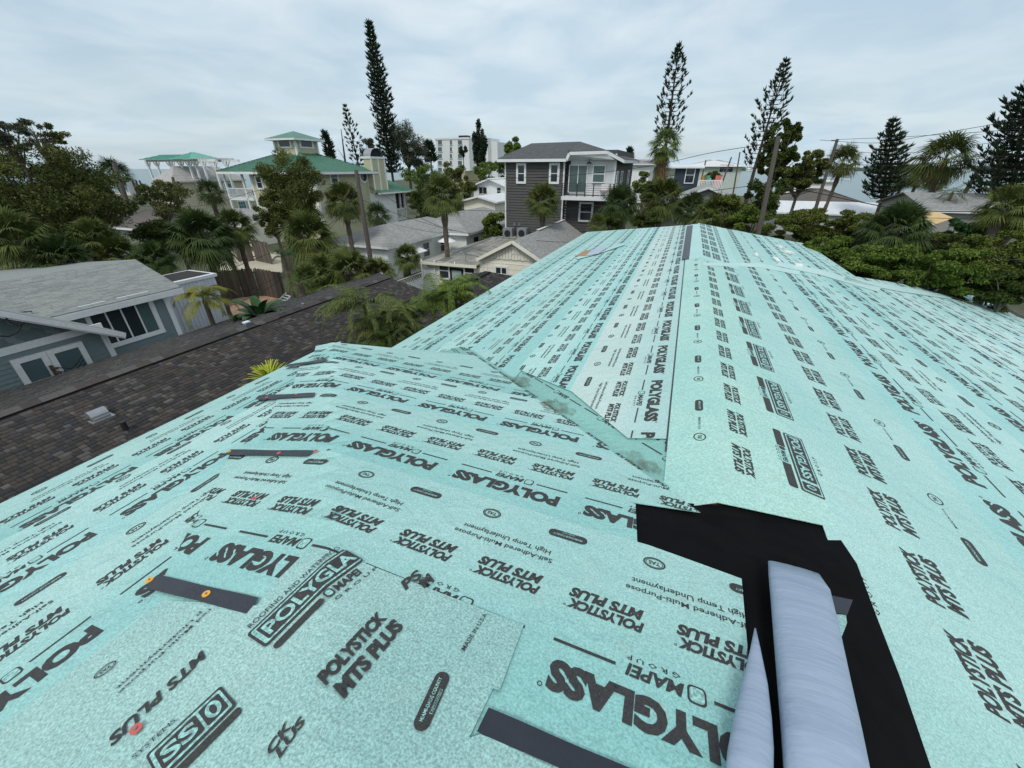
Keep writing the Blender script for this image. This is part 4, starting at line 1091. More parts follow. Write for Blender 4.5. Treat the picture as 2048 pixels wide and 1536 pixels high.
# ------------------------------------------------------------------ light blue house
M_BLUEW = paint('blue_grey_clapboard', (.175, .225, .232), .7, .9)
M_BLUED = paint('blue_grey_scallop', (.125, .165, .172), .75, .85)
M_PALE = paint('pale_blue_trim', (.50, .57, .62), .55, .93)
M_LSH = [mat('light_shingle_%d' % i, c, tuple(x * .85 for x in c), 16, .95, .3, 150, fine=(90, .15)) for i, c in enumerate(((.30, .315, .30), (.265, .28, .27), (.33, .34, .32), (.235, .25, .245)))]
bh = house('blue_grey_house', 'blue-grey clapboard house with light shingles and white-trimmed windows beyond the dark roof')
SW = -16.0
e1 = on_s(340, 572, SW); aR = on_s(325, 575, SW)[1]; zE = e1[2]; aE = e1[1] + .15
zRb = CAM_Z - 20.5 / 6.28
rke = on_s(271, 519, -20.5); zRb = rke[2]
add_roof(bh, [[(SW + .35, -8, zE - .04), (SW + .35, aE, zE - .04), (-20.5, rke[1], zRb), (-20.5, -8, zRb)][::-1], [(-25, aE, zE), (-25, -8, zE), (-20.5, -8, zRb), (-20.5, rke[1], zRb)][::-1]], M_LSH[1], trim=M_TRIM)
shingle_slope(bh, (SW + .35, -2.0, zE - .03), (SW + .35, aE, zE - .03), (-20.5, -2.0, zRb + .01), (-20.5, rke[1], zRb + .01), M_LSH, [4, 3, 2, 1], exposure=.14, tabs=(.28, .30, .32), seed=12, thick=.010)
mb = MB(); mb.box(-24.6, SW - .01, -8, aR, 0, zE - .08)
mb.face([(SW - .02, aR, zE - .1), (-24.6, aR, zE - .1), (-20.5, aR, zRb - .05)][::-1]); mb.build('wall', M_BLUEW, bh)
siding(bh, 'R', SW, on_s(205, 655, SW)[1] - 2.0, aR, on_s(358, 655, SW)[2] - .4, zE - .07, .115, M_BLUEW, single=True)
mb = MB(); zb = on_s(358, 655, SW)[2]
fbox(mb, 'R', SW, aR - .13, aR + .02, 0, .035, zb - .35, zE - .07); fbox(mb, 'R', SW, -6, aR, 0, .03, zE - .2, zE - .07); mb.build('corner_board', M_TRIM, bh)
# wide four-light window
p0 = on_s(217, 687, SW); p1 = on_s(325, 664, SW); pt = on_s(298, 590, SW)
wa0, wa1, wz0, wz1 = p0[1] - .15, p1[1] - .04, (p0[2] + p1[2]) / 2 + .02, pt[2]
mb = MB(); fbox(mb, 'R', SW, wa0 - .10, wa0, 0, .05, wz0 - .10, wz1 + .12); fbox(mb, 'R', SW, wa1, wa1 + .12, 0, .05, wz0 - .10, wz1 + .12)
fbox(mb, 'R', SW, wa0 - .1, wa1 + .12, 0, .052, wz1, wz1 + .13); fbox(mb, 'R', SW, wa0 - .1, wa1 + .12, 0, .06, wz0 - .11, wz0)
wn = mb.build('window', M_TRIM, bh)
for k in range(4):
    u0 = wa0 + (wa1 - wa0) * k / 4; u1 = wa0 + (wa1 - wa0) * (k + 1) / 4
    mb = MB()
    for (x0, x1, y0, y1) in ((u0, u0 + .022, wz0, wz1), (u1 - .022, u1, wz0, wz1), (u0 + .022, u1 - .022, wz0, wz0 + .03), (u0 + .022, u1 - .022, wz1 - .03, wz1)): fbox(mb, 'R', SW, x0, x1, .004, .04, y0, y1)
    mb.build('sash', M_TRIM, wn)
    mb = MB(); fbox(mb, 'R', SW, u0 + .022, u1 - .022, -.01, .030, wz0 + .03, wz1 - .03); mb.build('pane', M_GLASSG if k in (3,) else M_GLASS, wn)
# low pale roof running below the window
mb = MB(); pr0 = on_s(228, 712, -15.0); 
mb.slab([(SW, 1.0, zb - .28), (SW, aR + 1.9, zb - .28), (-14.4, aR + 1.9, zb - .62), (-14.4, 1.0, zb - .62)][::-1], .06); mb.build('porch_roof', M_PALE, bh)
# projecting gable
S2 = -14.6
g1 = on_s(230, 662, S2); g0 = on_s(0, 622, S2); sl = (g0[2] - g1[2]) / (g1[1] - g0[1]); apex_a = g0[1] - 3.0; apex_z = g0[2] + sl * 3.0
cw = on_s(205, 655, S2)[1]; tr = on_s(0, 705, S2)[2]; tr2 = on_s(190, 655, S2)[2]; trz = (tr + tr2) / 2
ztopg = lambda a: apex_z - sl * abs(a - apex_a)
mb = MB(); mb.box(SW - .02, S2 - .01, 2 * apex_a - cw, cw, 0, ztopg(cw) - .05)
mb.face([(S2 - .01, 2 * apex_a - cw, ztopg(cw) - .05), (S2 - .01, cw, ztopg(cw) - .05), (S2 - .01, apex_a, apex_z - .05)]); mb.build('gable_wall', M_BLUEW, bh)
mb = MB(); far = 2 * apex_a - g1[1]
mb.slab([(S2 + .42, g1[1], g1[2] + .03), (S2 + .42, apex_a, apex_z + .06), (-18.5, apex_a, apex_z + .06), (-18.5, g1[1], g1[2] + .03)], .06)
mb.slab([(S2 + .42, apex_a, apex_z + .06), (S2 + .42, far, g1[2] + .03), (-18.5, far, g1[2] + .03), (-18.5, apex_a, apex_z + .06)], .06); mb.build('gable_roof', M_LSH[0], bh)
mb = MB(); mb.beam((S2 + .44, g1[1], g1[2] - .06), (S2 + .44, apex_a, apex_z - .04), .04, .13); mb.beam((S2 + .40, g1[1], g1[2] - .12), (S2 + .40, apex_a, apex_z - .10), .05, .10); mb.build('bargeboard', M_TRIM, bh)
mb = MB(); fbox(mb, 'R', S2, -6, cw, 0, .04, trz - .09, trz + .09); fbox(mb, 'R', S2, cw - .13, cw, 0, .038, 0, trz - .09); mb.build('trim_band', M_TRIM, bh)
siding(bh, 'R', S2, -3.5, cw - .13, on_s(20, 780, S2)[2] - .3, trz - .10, .115, M_BLUEW, single=True)
# scalloped shingles in the gable
me = None; V = [(0, .075, .0)]
n = 9; prof = [(-.085, .13), (-.085, .03)] + [(-.085 + .17 * (k / 6), .03 - .055 * math.sin(math.pi * k / 6)) for k in range(1, 6)] + [(.085, .03), (.085, .13)]
Vv = [(.012, x, z) for x, z in prof] + [(.0, x, z) for x, z in prof]; k = len(prof)
Ff = [tuple(range(k))] + [(i, i + k, (i + 1) % k + k, (i + 1) % k) for i in range(k)]
sc_me = [mesh_np('scallop', Vv, Ff, m) for m in (M_BLUED, M_BLUEW)]
row = 0; z = trz + .09
while z < apex_z - .1 and row < 12:
    a = -2.2 + (.085 if row % 2 else 0)
    while a < cw:
        if ztopg(a) > z + .14 and visible(S2, a, z, 20):
            o = link('scallop', sc_me[(row * 7 + int(a * 13)) % 3 == 0], bh); o.location = (S2 + .004 + .004 * (row % 2), a, z - .02)
        a += .176
    z += .10; row += 1
# paired windows under the gable
q0 = on_s(15, 719, S2); q1 = on_s(158, 682, S2); q2 = on_s(180, 726, S2); zt = (q0[2] + q1[2]) / 2; am = on_s(88, 705, S2)[1]
w1 = (q0[1] + .12, am - .12); w2_ = (am + .13, q1[1] - .10)
for (x0, x1) in (w1, w2_): window(bh, 'R', S2, (x0 + x1) / 2, zt - .70, x1 - x0, 1.12, tw=.12, glass=mat('blue_reflecting_glass', (.10, .15, .16), (.08, .12, .13), 2, .12))
# cable bracket on the wall
br = thing('cable_mast', 'rusty service bracket with black cables between the two gable windows', 'cable bracket', W(S2 + .1, am - .05, zt - .55), -AZ)
M_RUST = mat('rusty_iron', (.10, .065, .045), (.06, .04, .03), 9, .8)
mb = MB(); mb.beam((0.05, 0, -.35), (.05, -.02, .18), .06, .06); mb.build('post', M_RUST, br)
for k in range(3):
    mb = MB(); mb.tube([(.08, 0, .1 - k * .13), (.16, .05, .1 - k * .13)], .03, 8); mb.build('insulator', M_RUST, br)
M_CABLE = mat('black_cable', (.012, .012, .013), None, 3, .6)
for k in range(3):
    mb = MB(); mb.tube([(.1, .02, .12 - k * .12), (.22, .25, .0 - k * .1), (.16, .42, .06 - k * .1), (.12, .6, .2 - k * .1)], .014, 6); mb.build('lead', M_CABLE, br)
cb = thing('hanging_cable_loop', 'black cable hanging in a loop from the gable rake at the left edge', 'cable', W(S2 + .5, on_s(14, 640, S2)[1], 0), -AZ)
pts = [on_s(*q, S2 + .5) for q in ((0, 672), (18, 673), (34, 665), (44, 650), (47, 644))]; L0 = on_s(14, 640, S2)[1]
mb = MB(); mb.tube([(0, p[1] - L0, p[2]) for p in pts], .018, 6); mb.build('loop', M_CABLE, cb)
pts = [on_s(*q, S2 + .5) for q in ((12, 636), (20, 644), (34, 650), (46, 646))]; mb = MB(); mb.tube([(0, p[1] - L0, p[2]) for p in pts], .018, 6); mb.build('loop', M_CABLE, cb)
# flat white annex behind
M_WHITEW = paint('white_board_wall', (.66, .68, .72), .7, .9)
sA = -18.2; x0 = on_s(337, 577, sA); x1 = on_s(427, 548, sA)
an = house('white_annex', 'low flat-roofed white board building behind the blue-grey house', 'outbuilding', sA, x0[1])
wl = x1[1] - x0[1]; zt = (x0[2] + x1[2]) / 2
mb = MB(); mb.box(-1.6, 0, -.5, wl, 0, zt); mb.build('wall', M_WHITEW, an)
mb = MB(); mb.box(-1.7, .06, -.5, wl + .1, zt - .02, zt + .10); mb.build('parapet', M_TRIM, an)
mb = MB(); mb.box(-1.55, -.14, -.4, wl - .05, zt + .05, zt + .115); mb.build('flat_roof', M_SHB, an)
for k in range(12):
    mb = MB(); mb.box(0, .02, wl * k / 12, wl * k / 12 + .05, 0, zt); mb.build('batten', M_WHITEW, an)
# ------------------------------------------------------------------ houses farther back
SH_GX = shingle_mat('grey_shingles_x', (.36, .36, .35), (.27, .27, .265), 'x', .3, .05)
SH_GY = shingle_mat('grey_shingles_y', (.38, .375, .355), (.29, .285, .275), 'y', .3, .05)
SH_DX = shingle_mat('charcoal_shingles', (.105, .108, .112), (.075, .078, .082), 'x', .35, .09)
SH_ST = shingle_mat('stained_shingles', (.42, .40, .34), (.32, .305, .265), 'x', .3, .05, stain=(.12, .115, .10))
SH_BR = shingle_mat('brown_shingles', (.145, .125, .105), (.11, .095, .08), 'x', .3, .07)
M_CREAM = paint('cream_wall', (.80, .76, .64), .8, .93); M_WH = paint('white_wall', (.82, .83, .82), .8, .9)
M_YEL = paint('pale_yellow_siding', (.50, .475, .31), .75, .9)
M_GRNR = mat('green_metal_roof', (.080, .205, .140), (.064, .17, .115), .8, .45, fine=(3, .08))
M_GRNT = mat('teal_metal_roof', (.16, .42, .33), (.14, .37, .29), .8, .45)

# yellow one-storey house with the front gable
AY = 22.0
ap = on_a(1028, 480, AY); gl = on_a(957, 516, AY); gr = on_a(1096, 526, AY); wl = on_a(845, 521, AY)
yh = house('cream_gabled_house', 'cream one-storey house with a front gable, black door and streaked grey shingles', 'house', ap[0], AY)
X = lambda p: p[0] - ap[0]
zl, zr_ = gl[2], gr[2]; AB = 10.6
add_roof(yh, [[(X(gl), -.3, zl), (0, -.3, ap[2]), (0, AB, ap[2]), (X(gl), AB, zl)]], SH_GY, name='roof')
add_roof(yh, [[(0, -.3, ap[2]), (X(gr), -.3, zr_), (X(gr) , AB - .5, zr_), (0, AB, ap[2])]], SH_GY)
zw = wl[2]
add_roof(yh, [[(X(wl), -.3, zw), (X(gl) + .05, -.3, zw + .06), (X(gl) + .6, AB, zw + .42), (X(wl), AB, zw + .02)]], SH_ST, trim=None)
mb = MB(); mb.box(X(wl) + .3, X(gl) + .02, 0, AB - .5, 0, zw - .1); mb.box(X(gl) + .02, X(gr) - .25, .02, AB - .5, 0, zr_ - .2)
mb.face([(X(gl) + .02, .01, zr_ - .21), (X(gr) - .25, .01, zr_ - .21), (X(gr) - .25, .01, zr_ - .05), (0, .01, ap[2] - .12), (X(gl) + .02, .01, zl - .1)]); mb.build('wall', M_CREAM, yh)
mb = MB(); mb.beam((X(gl), -.33, zl - .06), (0, -.33, ap[2] - .06), .05, .17); mb.beam((0, -.33, ap[2] - .06), (X(gr), -.33, zr_ - .06), .05, .17); mb.beam((X(wl), -.33, zw - .07), (X(gl), -.33, zw - .03), .05, .16); mb.build('fascia', M_CREAM, yh)
mb = MB(); mb.beam((0, 4.2, ap[2] + .04), (0, 7.2, ap[2] + .04), .2, .03); mb.beam((0, 8.2, ap[2] + .04), (0, AB, ap[2] + .04), .2, .03); mb.build('ridge_cap', M_TRIM, yh)
def zr_top(u): return ap[2] + (zl - ap[2]) * (u / X(gl)) if u < 0 else ap[2] + (zr_ - ap[2]) * (u / X(gr))
siding(yh, 'F', .0, X(gl) + .05, X(gr) - .28, .2, zl - .12, .30, M_CREAM, lip=.02)
# vertical boards and scalloped hem of the gable
q = on_a(1000, 518, AY); hem = q[2]
mb = MB(); u = X(gl) + .25
while u < X(gr) - .3:
    t = zr_top(u) - .22
    if t > hem: mb.box(u, u + .17, -.045, -.02, hem + (.03 if int(u * 6) % 2 else 0), t)
    u += .19
mb.build('gable_boards', M_CREAM, yh, kind='stuff')
c = on_a(1032, 497, AY); mb = MB()
for k in range(7): mb.box(X(c) - .17, X(c) + .17, -.07, -.05, c[2] - .3 + k * .085, c[2] - .25 + k * .085)
mb.box(X(c) - .22, X(c) - .17, -.08, -.04, c[2] - .33, c[2] + .33); mb.box(X(c) + .17, X(c) + .22, -.08, -.04, c[2] - .33, c[2] + .33); mb.build('gable_vent', M_CREAM, yh)
for (px, py, w, h) in ((889, 541, .62, .85), (940, 546, .62, .80), (1003, 541, .66, .34), (1003, 558, .66, .3)):
    c = on_a(px, py, AY); window(yh, 'F', 0, X(c), c[2], w, h, split=('h' if h > .5 else 'n'))
c = on_a(914, 550, AY); mb = MB(); x = X(c); zt = on_a(914, 536, AY)[2]
mb.box(x - .52, x - .34, -.06, 0, zt - 2.0, zt); mb.box(x + .34, x + .52, -.06, 0, zt - 2.0, zt); mb.box(x - .34, x + .34, -.06, 0, zt - .14, zt); d = mb.build('door', M_SHD, yh)
mb = MB(); mb.box(x - .34, x + .34, -.04, -.0, zt - 1.9, zt - .14); mb.build('pane', mat('frosted_glass', (.42, .50, .48), None, 2, .3), d)
mb = MB(); c = on_a(913, 525, AY); mb.tube([(X(c), -.02, c[2]), (X(c), -.2, c[2] + .08), (X(c), -.25, c[2])], .015, 6); mb.tube([(X(c), -.25, c[2] - .1), (X(c), -.25, c[2])], [.09, .03], 10); mb.build('porch_lamp', M_METG, yh)
for px in (966, 975, 1003):
    c = on_a(px, 535, AY); mb = MB(); mb.box(X(c) - .03, X(c) + .03, -.06, -.03, .5, zl - .25); mb.build('downpipe', M_CREAM, yh)
c = on_z(957, 512, zw + .1); mb = MB(); mb.tube([(X(c), .4, zw), (X(c), .4, zw + .62)], .02, 8); mb.tube([(X(c) - .35, .4, zw + .66), (X(c) - .1, .4, zw + .52), (X(c), .4, zw + .6)], .012, 6); mb.build('service_mast', M_METG, yh)
# its white yard gate and scrolled railing
gt = house('white_yard_gate', 'white vinyl yard gate with a scrolled top beside the cream house', 'gate', wl[0], AY)
g0, g1_ = on_a(846, 530, AY), on_a(868, 530, AY); zt = on_a(850, 524, AY)[2]
mb = MB(); mb.box(.02, .85, -.06, -.02, zt - 2.1, zt - .35); mb.build('panel', M_TRIM, gt)
for x in (-.05, .88):
    mb = MB(); mb.box(x - .05, x + .05, -.1, 0, 0, zt); mb.build('post', M_TRIM, gt); mb = MB(); mb.tube([(x, -.05, zt), (x, -.05, zt + .07), (x, -.05, zt + .2)], [.07, .06, .01], 8); mb.build('finial', M_TRIM, gt)
mb = MB()
for k in range(5):
    cx = .12 + k * .155; pts = [(cx + .06 * math.cos(t * .7), -.04, zt - .2 + .06 * math.sin(t * .7)) for t in range(10)]; mb.tube(pts, .012, 5)
mb.box(.0, .85, -.055, -.03, zt - .12, zt - .09); mb.box(.0, .85, -.055, -.03, zt - .35, zt - .31); mb.build('scrollwork', M_TRIM, gt)
rl = house('white_railing', 'white scrolled railing running from the yard gate towards the areca palms', 'railing', wl[0], AY)
r0 = on_z(792, 563, 2.2); r1 = on_z(843, 545, 2.2)
R0v = Vector((r0[0] - wl[0], r0[1] - AY, 2.2)); R1v = Vector((r1[0] - wl[0], r1[1] - AY, 2.2))
mb = MB(); mb.beam(R0v, R1v, .05, .05); mb.beam(R0v - Vector((0, 0, .35)), R1v - Vector((0, 0, .35)), .05, .05); mb.build('rail', M_TRIM, rl)
mb = MB(); mb.beam(R0v - Vector((0, 0, 1.3)), R1v - Vector((0, 0, 1.3)), .04, 1.8); mb.build('panel', M_TRIM, rl)
for k in range(9):
    p = R0v.lerp(R1v, (k + .5) / 9) - Vector((0, 0, .18)); mb = MB(); d = (R1v - R0v).normalized()
    mb.tube([p + d * .1 * math.cos(t * .63) + Vector((0, 0, .11 * math.sin(t * .63))) for t in range(11)], .013, 5); mb.build('scroll', M_TRIM, rl)
# small white roofs and walls between it and the dark roof
wr = house('white_flat_roof_shed', 'white low parapet and bright flat roof glimpsed between the two areca palms', 'shed', 0, 0)
P = [on_z(*q, 2.7) for q in ((800, 585), (840, 583), (846, 590), (820, 598))]; mb = MB(); mb.slab(P[::-1], .1); mb.build('roof', M_TRIM, wr)
P = [on_z(*q, 3.0) for q in ((790, 570), (838, 576), (838, 580), (792, 575))]; mb = MB(); mb.slab(P[::-1], .7); mb.build('parapet', M_WH, wr)

# white hip-roofed bungalow left of it
ze, zrg = CAM_Z - 5.1, CAM_Z - 4.06
sB0, sB1, aB0, aB1 = -25.9, -20.0, 25.2, 38.0
wb = simple_house('white_bungalow', 'white bungalow under a pale grey hipped roof with a white awning on its side', sB0 + .4, sB1 - .4, aB0 + .4, aB1, ze, zrg, 'a', 'hh', M_WH, SH_GY, over=.4)
aw = on_s(800, 500, sB1 - .4)
awn = house('metal_awning', 'bright white metal awning over the side door of the white bungalow', 'awning', sB1 - .4, aw[1])
z0 = aw[2] - .02; P0 = on_s(786, 497, sB1 - .4); P1 = on_s(832, 483, sB1 - .4)
mb = MB(); l0 = P0[1] - aw[1]; l1 = P1[1] - aw[1]
mb.slab([(0, l0, z0 + .02), (1.05, l0, z0 - .32), (1.05, l1, z0 - .32), (0, l1, z0 + .02)], .04); mb.build('canopy', M_TRIM, awn)
mb = MB(); mb.beam((.05, l0 + .05, z0 - .7), (1.0, l0 + .05, z0 - .36), .03, .03); mb.beam((.05, l1 - .05, z0 - .7), (1.0, l1 - .05, z0 - .36), .03, .03); mb.build('bracket', M_METG, awn)
d = wb; mb = MB(); x = sB1 - .4 - (sB0 + .4)
mb.box(x, x + .03, 1.6, 2.6, 0, 2.1); mb.build('door', M_SHD, wb)
window(wb, 'R', x, 5.2, 1.6, .9, 1.1); window(wb, 'R', x, 8.0, 1.6, .9, 1.1)
mb = MB()
for u in (0.25, .40, x - .9, x - .75, x - .45): mb.box(u, u + .06, -.03, 0, .5, ze - .3)
mb.build('corner_trim', M_TRIM, wb)
# second pale roof behind, reaching to the grey house
f0 = on_z(893, 463, ze); f1 = on_z(938, 466, ze); fr = on_z(1008, 437, ze)
b2 = simple_house('rear_bungalow', 'pale grey hipped roof bungalow between the sabal palm and the tall grey house', -24.0, f1[0] - .3, f1[1], fr[1] + 1.0, ze, ze + 1.35, 'a', 'hh', M_WH, SH_GY, over=.4)
x = f1[0] - .3 + 24.0; mb = MB(); mb.box(x, x + .03, 1.5, 2.4, 0, 2.1); mb.build('door', M_SHD, b2)
um = thing('patio_umbrella', 'white patio umbrella behind the trunk of the sabal palm by the bungalows', 'umbrella', W(*on_z(893, 480, 0)[:2], 0), 0)
c = at_y(893, 478, (W(*on_z(893, 480, 2.2)[:2], 0)).y); um.location = W(c[0], c[1], 0)
mb = MB(); mb.tube([(0, 0, 0), (0, 0, 2.3)], .03, 8); mb.build('pole', M_METG, um)
mb = MB()
for k in range(8):
    t0, t1 = math.pi * k / 4, math.pi * (k + 1) / 4
    mb.face([(0.85 * math.cos(t0), 0.85 * math.sin(t0), 2.1), (0.85 * math.cos(t1), 0.85 * math.sin(t1), 2.1), (0, 0, 2.5)])
mb.build('canopy', M_TRIM, um)

# ------------------------------------------------------------------ tall grey house
AG = 33.0
gy = house('tall_grey_house', 'three-storey charcoal-grey clapboard house with a white board-and-batten bay and balcony', 'house', 0, AG)
M_GRYS = paint('charcoal_clapboard', (.078, .076, .072), .75, .9)
M_BATT = paint('white_board_batten', (.62, .63, .63), .7, .93)
gA = lambda px, py, d=0: on_a(px, py, AG + d)
xL = gA(1010, 400)[0]; xN = gA(1127, 390)[0]; xW0 = gA(1138, 340)[0]; xW1 = gA(1229, 340)[0]; xR = xW1 + .0
zE1 = gA(1060, 318)[2]; zT = gA(1160, 285)[2]; zWtop = gA(1180, 309)[2]
DG = 10.0
mb = MB(); mb.box(xL, xN, 0, DG, 0, zE1 - .05); mb.box(xN, xR, .6, DG, 0, zE1 + .55); mb.build('wall', M_GRYS, gy)
siding(gy, 'F', 0, xL + .1, xN - .1, .2, zE1 - .2, .20, M_GRYS, lip=.055)
siding(gy, 'F', .6, xN, xR, .2, gA(1180, 408)[2], .20, M_GRYS, lip=.055)
siding(gy, 'R', xR, .6, DG, .2, zE1 - .1, .20, M_GRYS, lip=.055)
# white bay set back over the balcony
zF = gA(1180, 392)[2] + .05
mb = MB(); mb.box(xW0, xR - .1, .42, .62, zF, zWtop); u = xW0
mb.build('bay_wall', M_BATT, gy)
while u < xR - .15:
    mb = MB(); mb.box(u, u + .045, .395, .42, zF, zWtop - .02); mb.build('batten', M_BATT, gy); u += .30
mb = MB()
for (x, y, za, zb_) in ((xL, -.03, 0, zE1 - .2), (xN - .12, -.03, gA(1127, 392)[2] - 4.2, zE1 - .2), (xN + .0, .57, 0, zF - .4), (xR - .1, .38, zF, zE1 + .3)): mb.box(x, x + .12, y, y + .03, za, zb_)
mb.box(xR, xR + .03, .5, .62, 0, zE1 - .1); mb.box(xR, xR + .03, DG - .12, DG, 0, zE1 - .1)
mb.build('corner_board', M_TRIM, gy)
# roof: hip with a raised bay front
o_ = .45; ex0, ex1 = xL - o_, xR + o_ + .1
rt0, rt1 = gA(1063, 285, 5.0), gA(1160, 283, 5.0)
zE_ = zE1 + .02; zTop = rt1[2] + .0
pk0 = (rt0[0], 5.0, zTop - .05); pk1 = (rt1[0], 5.0, zTop)
pbl = gA(1136, 318, -o_)
fl = (ex0, -o_, zE_); fb0 = (gA(1136, 318)[0], -o_, zE_); fb1 = (gA(1142, 309)[0], -o_, zE_ + .42); fb2 = (gA(1216, 306)[0], -o_, zE_ + .46); fr_ = (ex1, .4, zE_ - .1)
bl = (ex0, DG + o_, zE_); brr = (ex1, DG + o_, zE_)
mb = MB()
for P in ([fl, fb0, fb1, pk1, pk0], [fb1, fb2, pk1], [fb2, fr_, brr, pk1], [brr, bl, pk0, pk1], [bl, fl, pk0]):
    mb.face(P); mb.face([(p[0], p[1], p[2] - .05) for p in P][::-1])
mb.build('roof', SH_DX, gy)
mb = MB(); E_ = lambda p: (p[0], p[1] - .02, p[2] - .12)
for p, q in ((fl, fb0), (fb0, fb1), (fb1, fb2), (fb2, fr_), (fr_, brr), (fl, bl)): mb.beam(E_(p), E_(q), .05, .2)
mb.build('fascia', M_TRIM, gy)
mb = MB(); mb.face([(p[0], p[1] + .02, p[2] - .2) for p in (fb0, fb1, fb2)] + [(xR, -.3, zE1 - .1), (xR, .6, zE1 - .1), (xW0, .6, zE1 - .1)]); mb.build('soffit', M_TRIM, gy)
def gwin(px, py, w, h, d=0.0, **k):
    c = gA(px, py, d); return window(gy, 'F', d, c[0], c[2], w, h, out=.11, **k)
gwin(1043, 347, .50, 1.10, tw=.16); gwin(1109, 347, .50, 1.10, tw=.16)
gwin(1172, 424, .85, 1.15, .6, tw=.14)
gwin(1198, 348, .82, 1.05, .40, tw=.06, glass=M_GLASSG)
sd = gwin(1156, 358, 1.30, 1.78, .40, tw=.06, split='v', glass=M_GLASSG, name='sliding_door')
for (u, z, w, h) in ((1.2, zE1 - 1.55, .55, 1.3), (3.4, zE1 - 1.55, .6, 1.3), (7.4, zE1 - 1.5, .6, 1.3)): window(gy, 'R', xR, u, z, w, h, tw=.10, out=.11)
# balcony
bk = MB(); zB = gA(1180, 393, -.75)[2]; bx0 = gA(1122, 395, -.75)[0]; bx1 = gA(1226, 395, -.75)[0]
bk.box(bx0, bx1, -.75, .5, zB - .28, zB - .02); bal = bk.build('balcony', M_TRIM, gy)
M_RAIL = paint('bronze_rail', (.035, .028, .028), .5)
zh = gA(1180, 367, -.75)[2]
for u in (bx0 + .04, bx0 + (bx1 - bx0) * .305, bx0 + (bx1 - bx0) * .46, bx0 + (bx1 - bx0) * .62, bx1 - .3, bx1 - .04):
    mb = MB(); mb.box(u - .035, u + .035, -.74, -.67, zB - (.28 if abs(u - bx0 - (bx1 - bx0) * .46) < .01 else .02), zh); mb.build('rail_post', M_RAIL, bal)
for k in range(6):
    z = zB + .1 + (zh - zB - .12) * k / 5; mb = MB(); mb.box(bx0, bx1, -.72, -.70, z - .012, z + .012); mb.box(bx1 - .03, bx1, -.7, .4, z - .012, z + .012); mb.box(bx0, bx0 + .03, -.7, .4, z - .012, z + .012); mb.build('rail_wire' if k < 5 else 'handrail', M_RAIL, bal)
# barn lamp
c = gA(1180, 327, .4); mb = MB(); mb.tube([(c[0], .39, c[2] + .25), (c[0], .2, c[2] + .32), (c[0], .08, c[2] + .2), (c[0], .08, c[2] + .08)], .02, 6); mb.tube([(c[0], .08, c[2] + .1), (c[0], .08, c[2] - .02)], [.07, .2], 12); mb.build('barn_lamp', M_DARKM, gy)
# terrace chair and table on the balcony
ch = house('balcony_chair', 'white and pink chair on the balcony of the tall grey house', 'chair', 0, AG); c = gA(1207, 385, -.1); M_PINK = paint('pink_cushion', (.55, .30, .33))
ch.location = W(c[0], AG - .1, zB)
mb = MB(); mb.box(-.25, .25, -.25, .25, .32, .40); mb.build('seat', M_PINK, ch); mb = MB(); mb.box(-.25, .25, .22, .28, .4, .8); mb.build('backrest', M_TRIM, ch)
for x in (-.22, .22):
    for y in (-.22, .22): mb = MB(); mb.box(x - .02, x + .02, y - .02, y + .02, 0, .32); mb.build('leg', M_TRIM, ch)
# air conditioners on the wall
for i, px in enumerate((1018, 1046)):
    c = on_a(px, 462, AG - .6); t = house('air_conditioner', ('left' if i == 0 else 'right') + ' of two air conditioning units at the foot of the tall grey house', 'air conditioner', c[0], AG - .6, group='air conditioners by the grey house')
    t.location = W(c[0], AG - .6, c[2] - .5)
    mb = MB(); mb.box(-.4, .4, -.35, .35, -.1, .75); mb.build('casing', mat('grey_unit', (.24, .26, .28), None, 3, .5), t); mb = MB(); mb.tube([(0, -.36, .35), (0, -.37, .35)], .27, 16); mb.build('grille', M_DARKM, t)
    mb = MB(); mb.box(-.45, .45, -.4, .4, -(c[2] - .5), -.1); mb.build('stand', M_CONC, t)
for i, px in enumerate((1029, 1039)):
    c = on_a(px, 449, AG - .08); mb = MB(); mb.box(c[0] - .1, c[0] + .1, -.12, -.03, c[2] - .12, c[2] + .12); mb.build('meter_box', mat('meter_grey', (.16, .16, .17), None, 3, .5), gy)
c = on_a(1118, 452, AG - .03); 

# ------------------------------------------------------------------ green-roofed yellow house (front face towards -a, side face towards +s)
AGR = 40.0
q = lambda px, py, d=0: on_a(px, py, AGR + d)
Cc = q(624, 343); sC = Cc[0]; sL = q(497, 345)[0]; aB = on_s(735, 345, sC)[1]; zE2 = (Cc[2] + on_s(735, 343, sC)[2]) / 2
gh = house('green_roof_house', 'tall pale yellow house with a green metal hipped roof, window cupola and round-topped chimney', 'house', sC, AGR)
Wd, Dp = sC - sL, aB - AGR
F_ = lambda px, py: (on_a(px, py, AGR)[0] - sC, on_a(px, py, AGR)[2])
S_ = lambda px, py, d=0: (on_s(px, py, sC + d)[1] - AGR, on_s(px, py, sC + d)[2])
mb = MB(); mb.box(-Wd, 0, 0, Dp, 0, zE2 - .05); mb.build('wall', M_YEL, gh)
siding(gh, 'F', 0, -Wd, 0, .2, zE2 - .25, .22, M_YEL, lip=.03)
siding(gh, 'R', 0, 0, Dp, .2, zE2 - .25, .22, M_YEL, lip=.03)
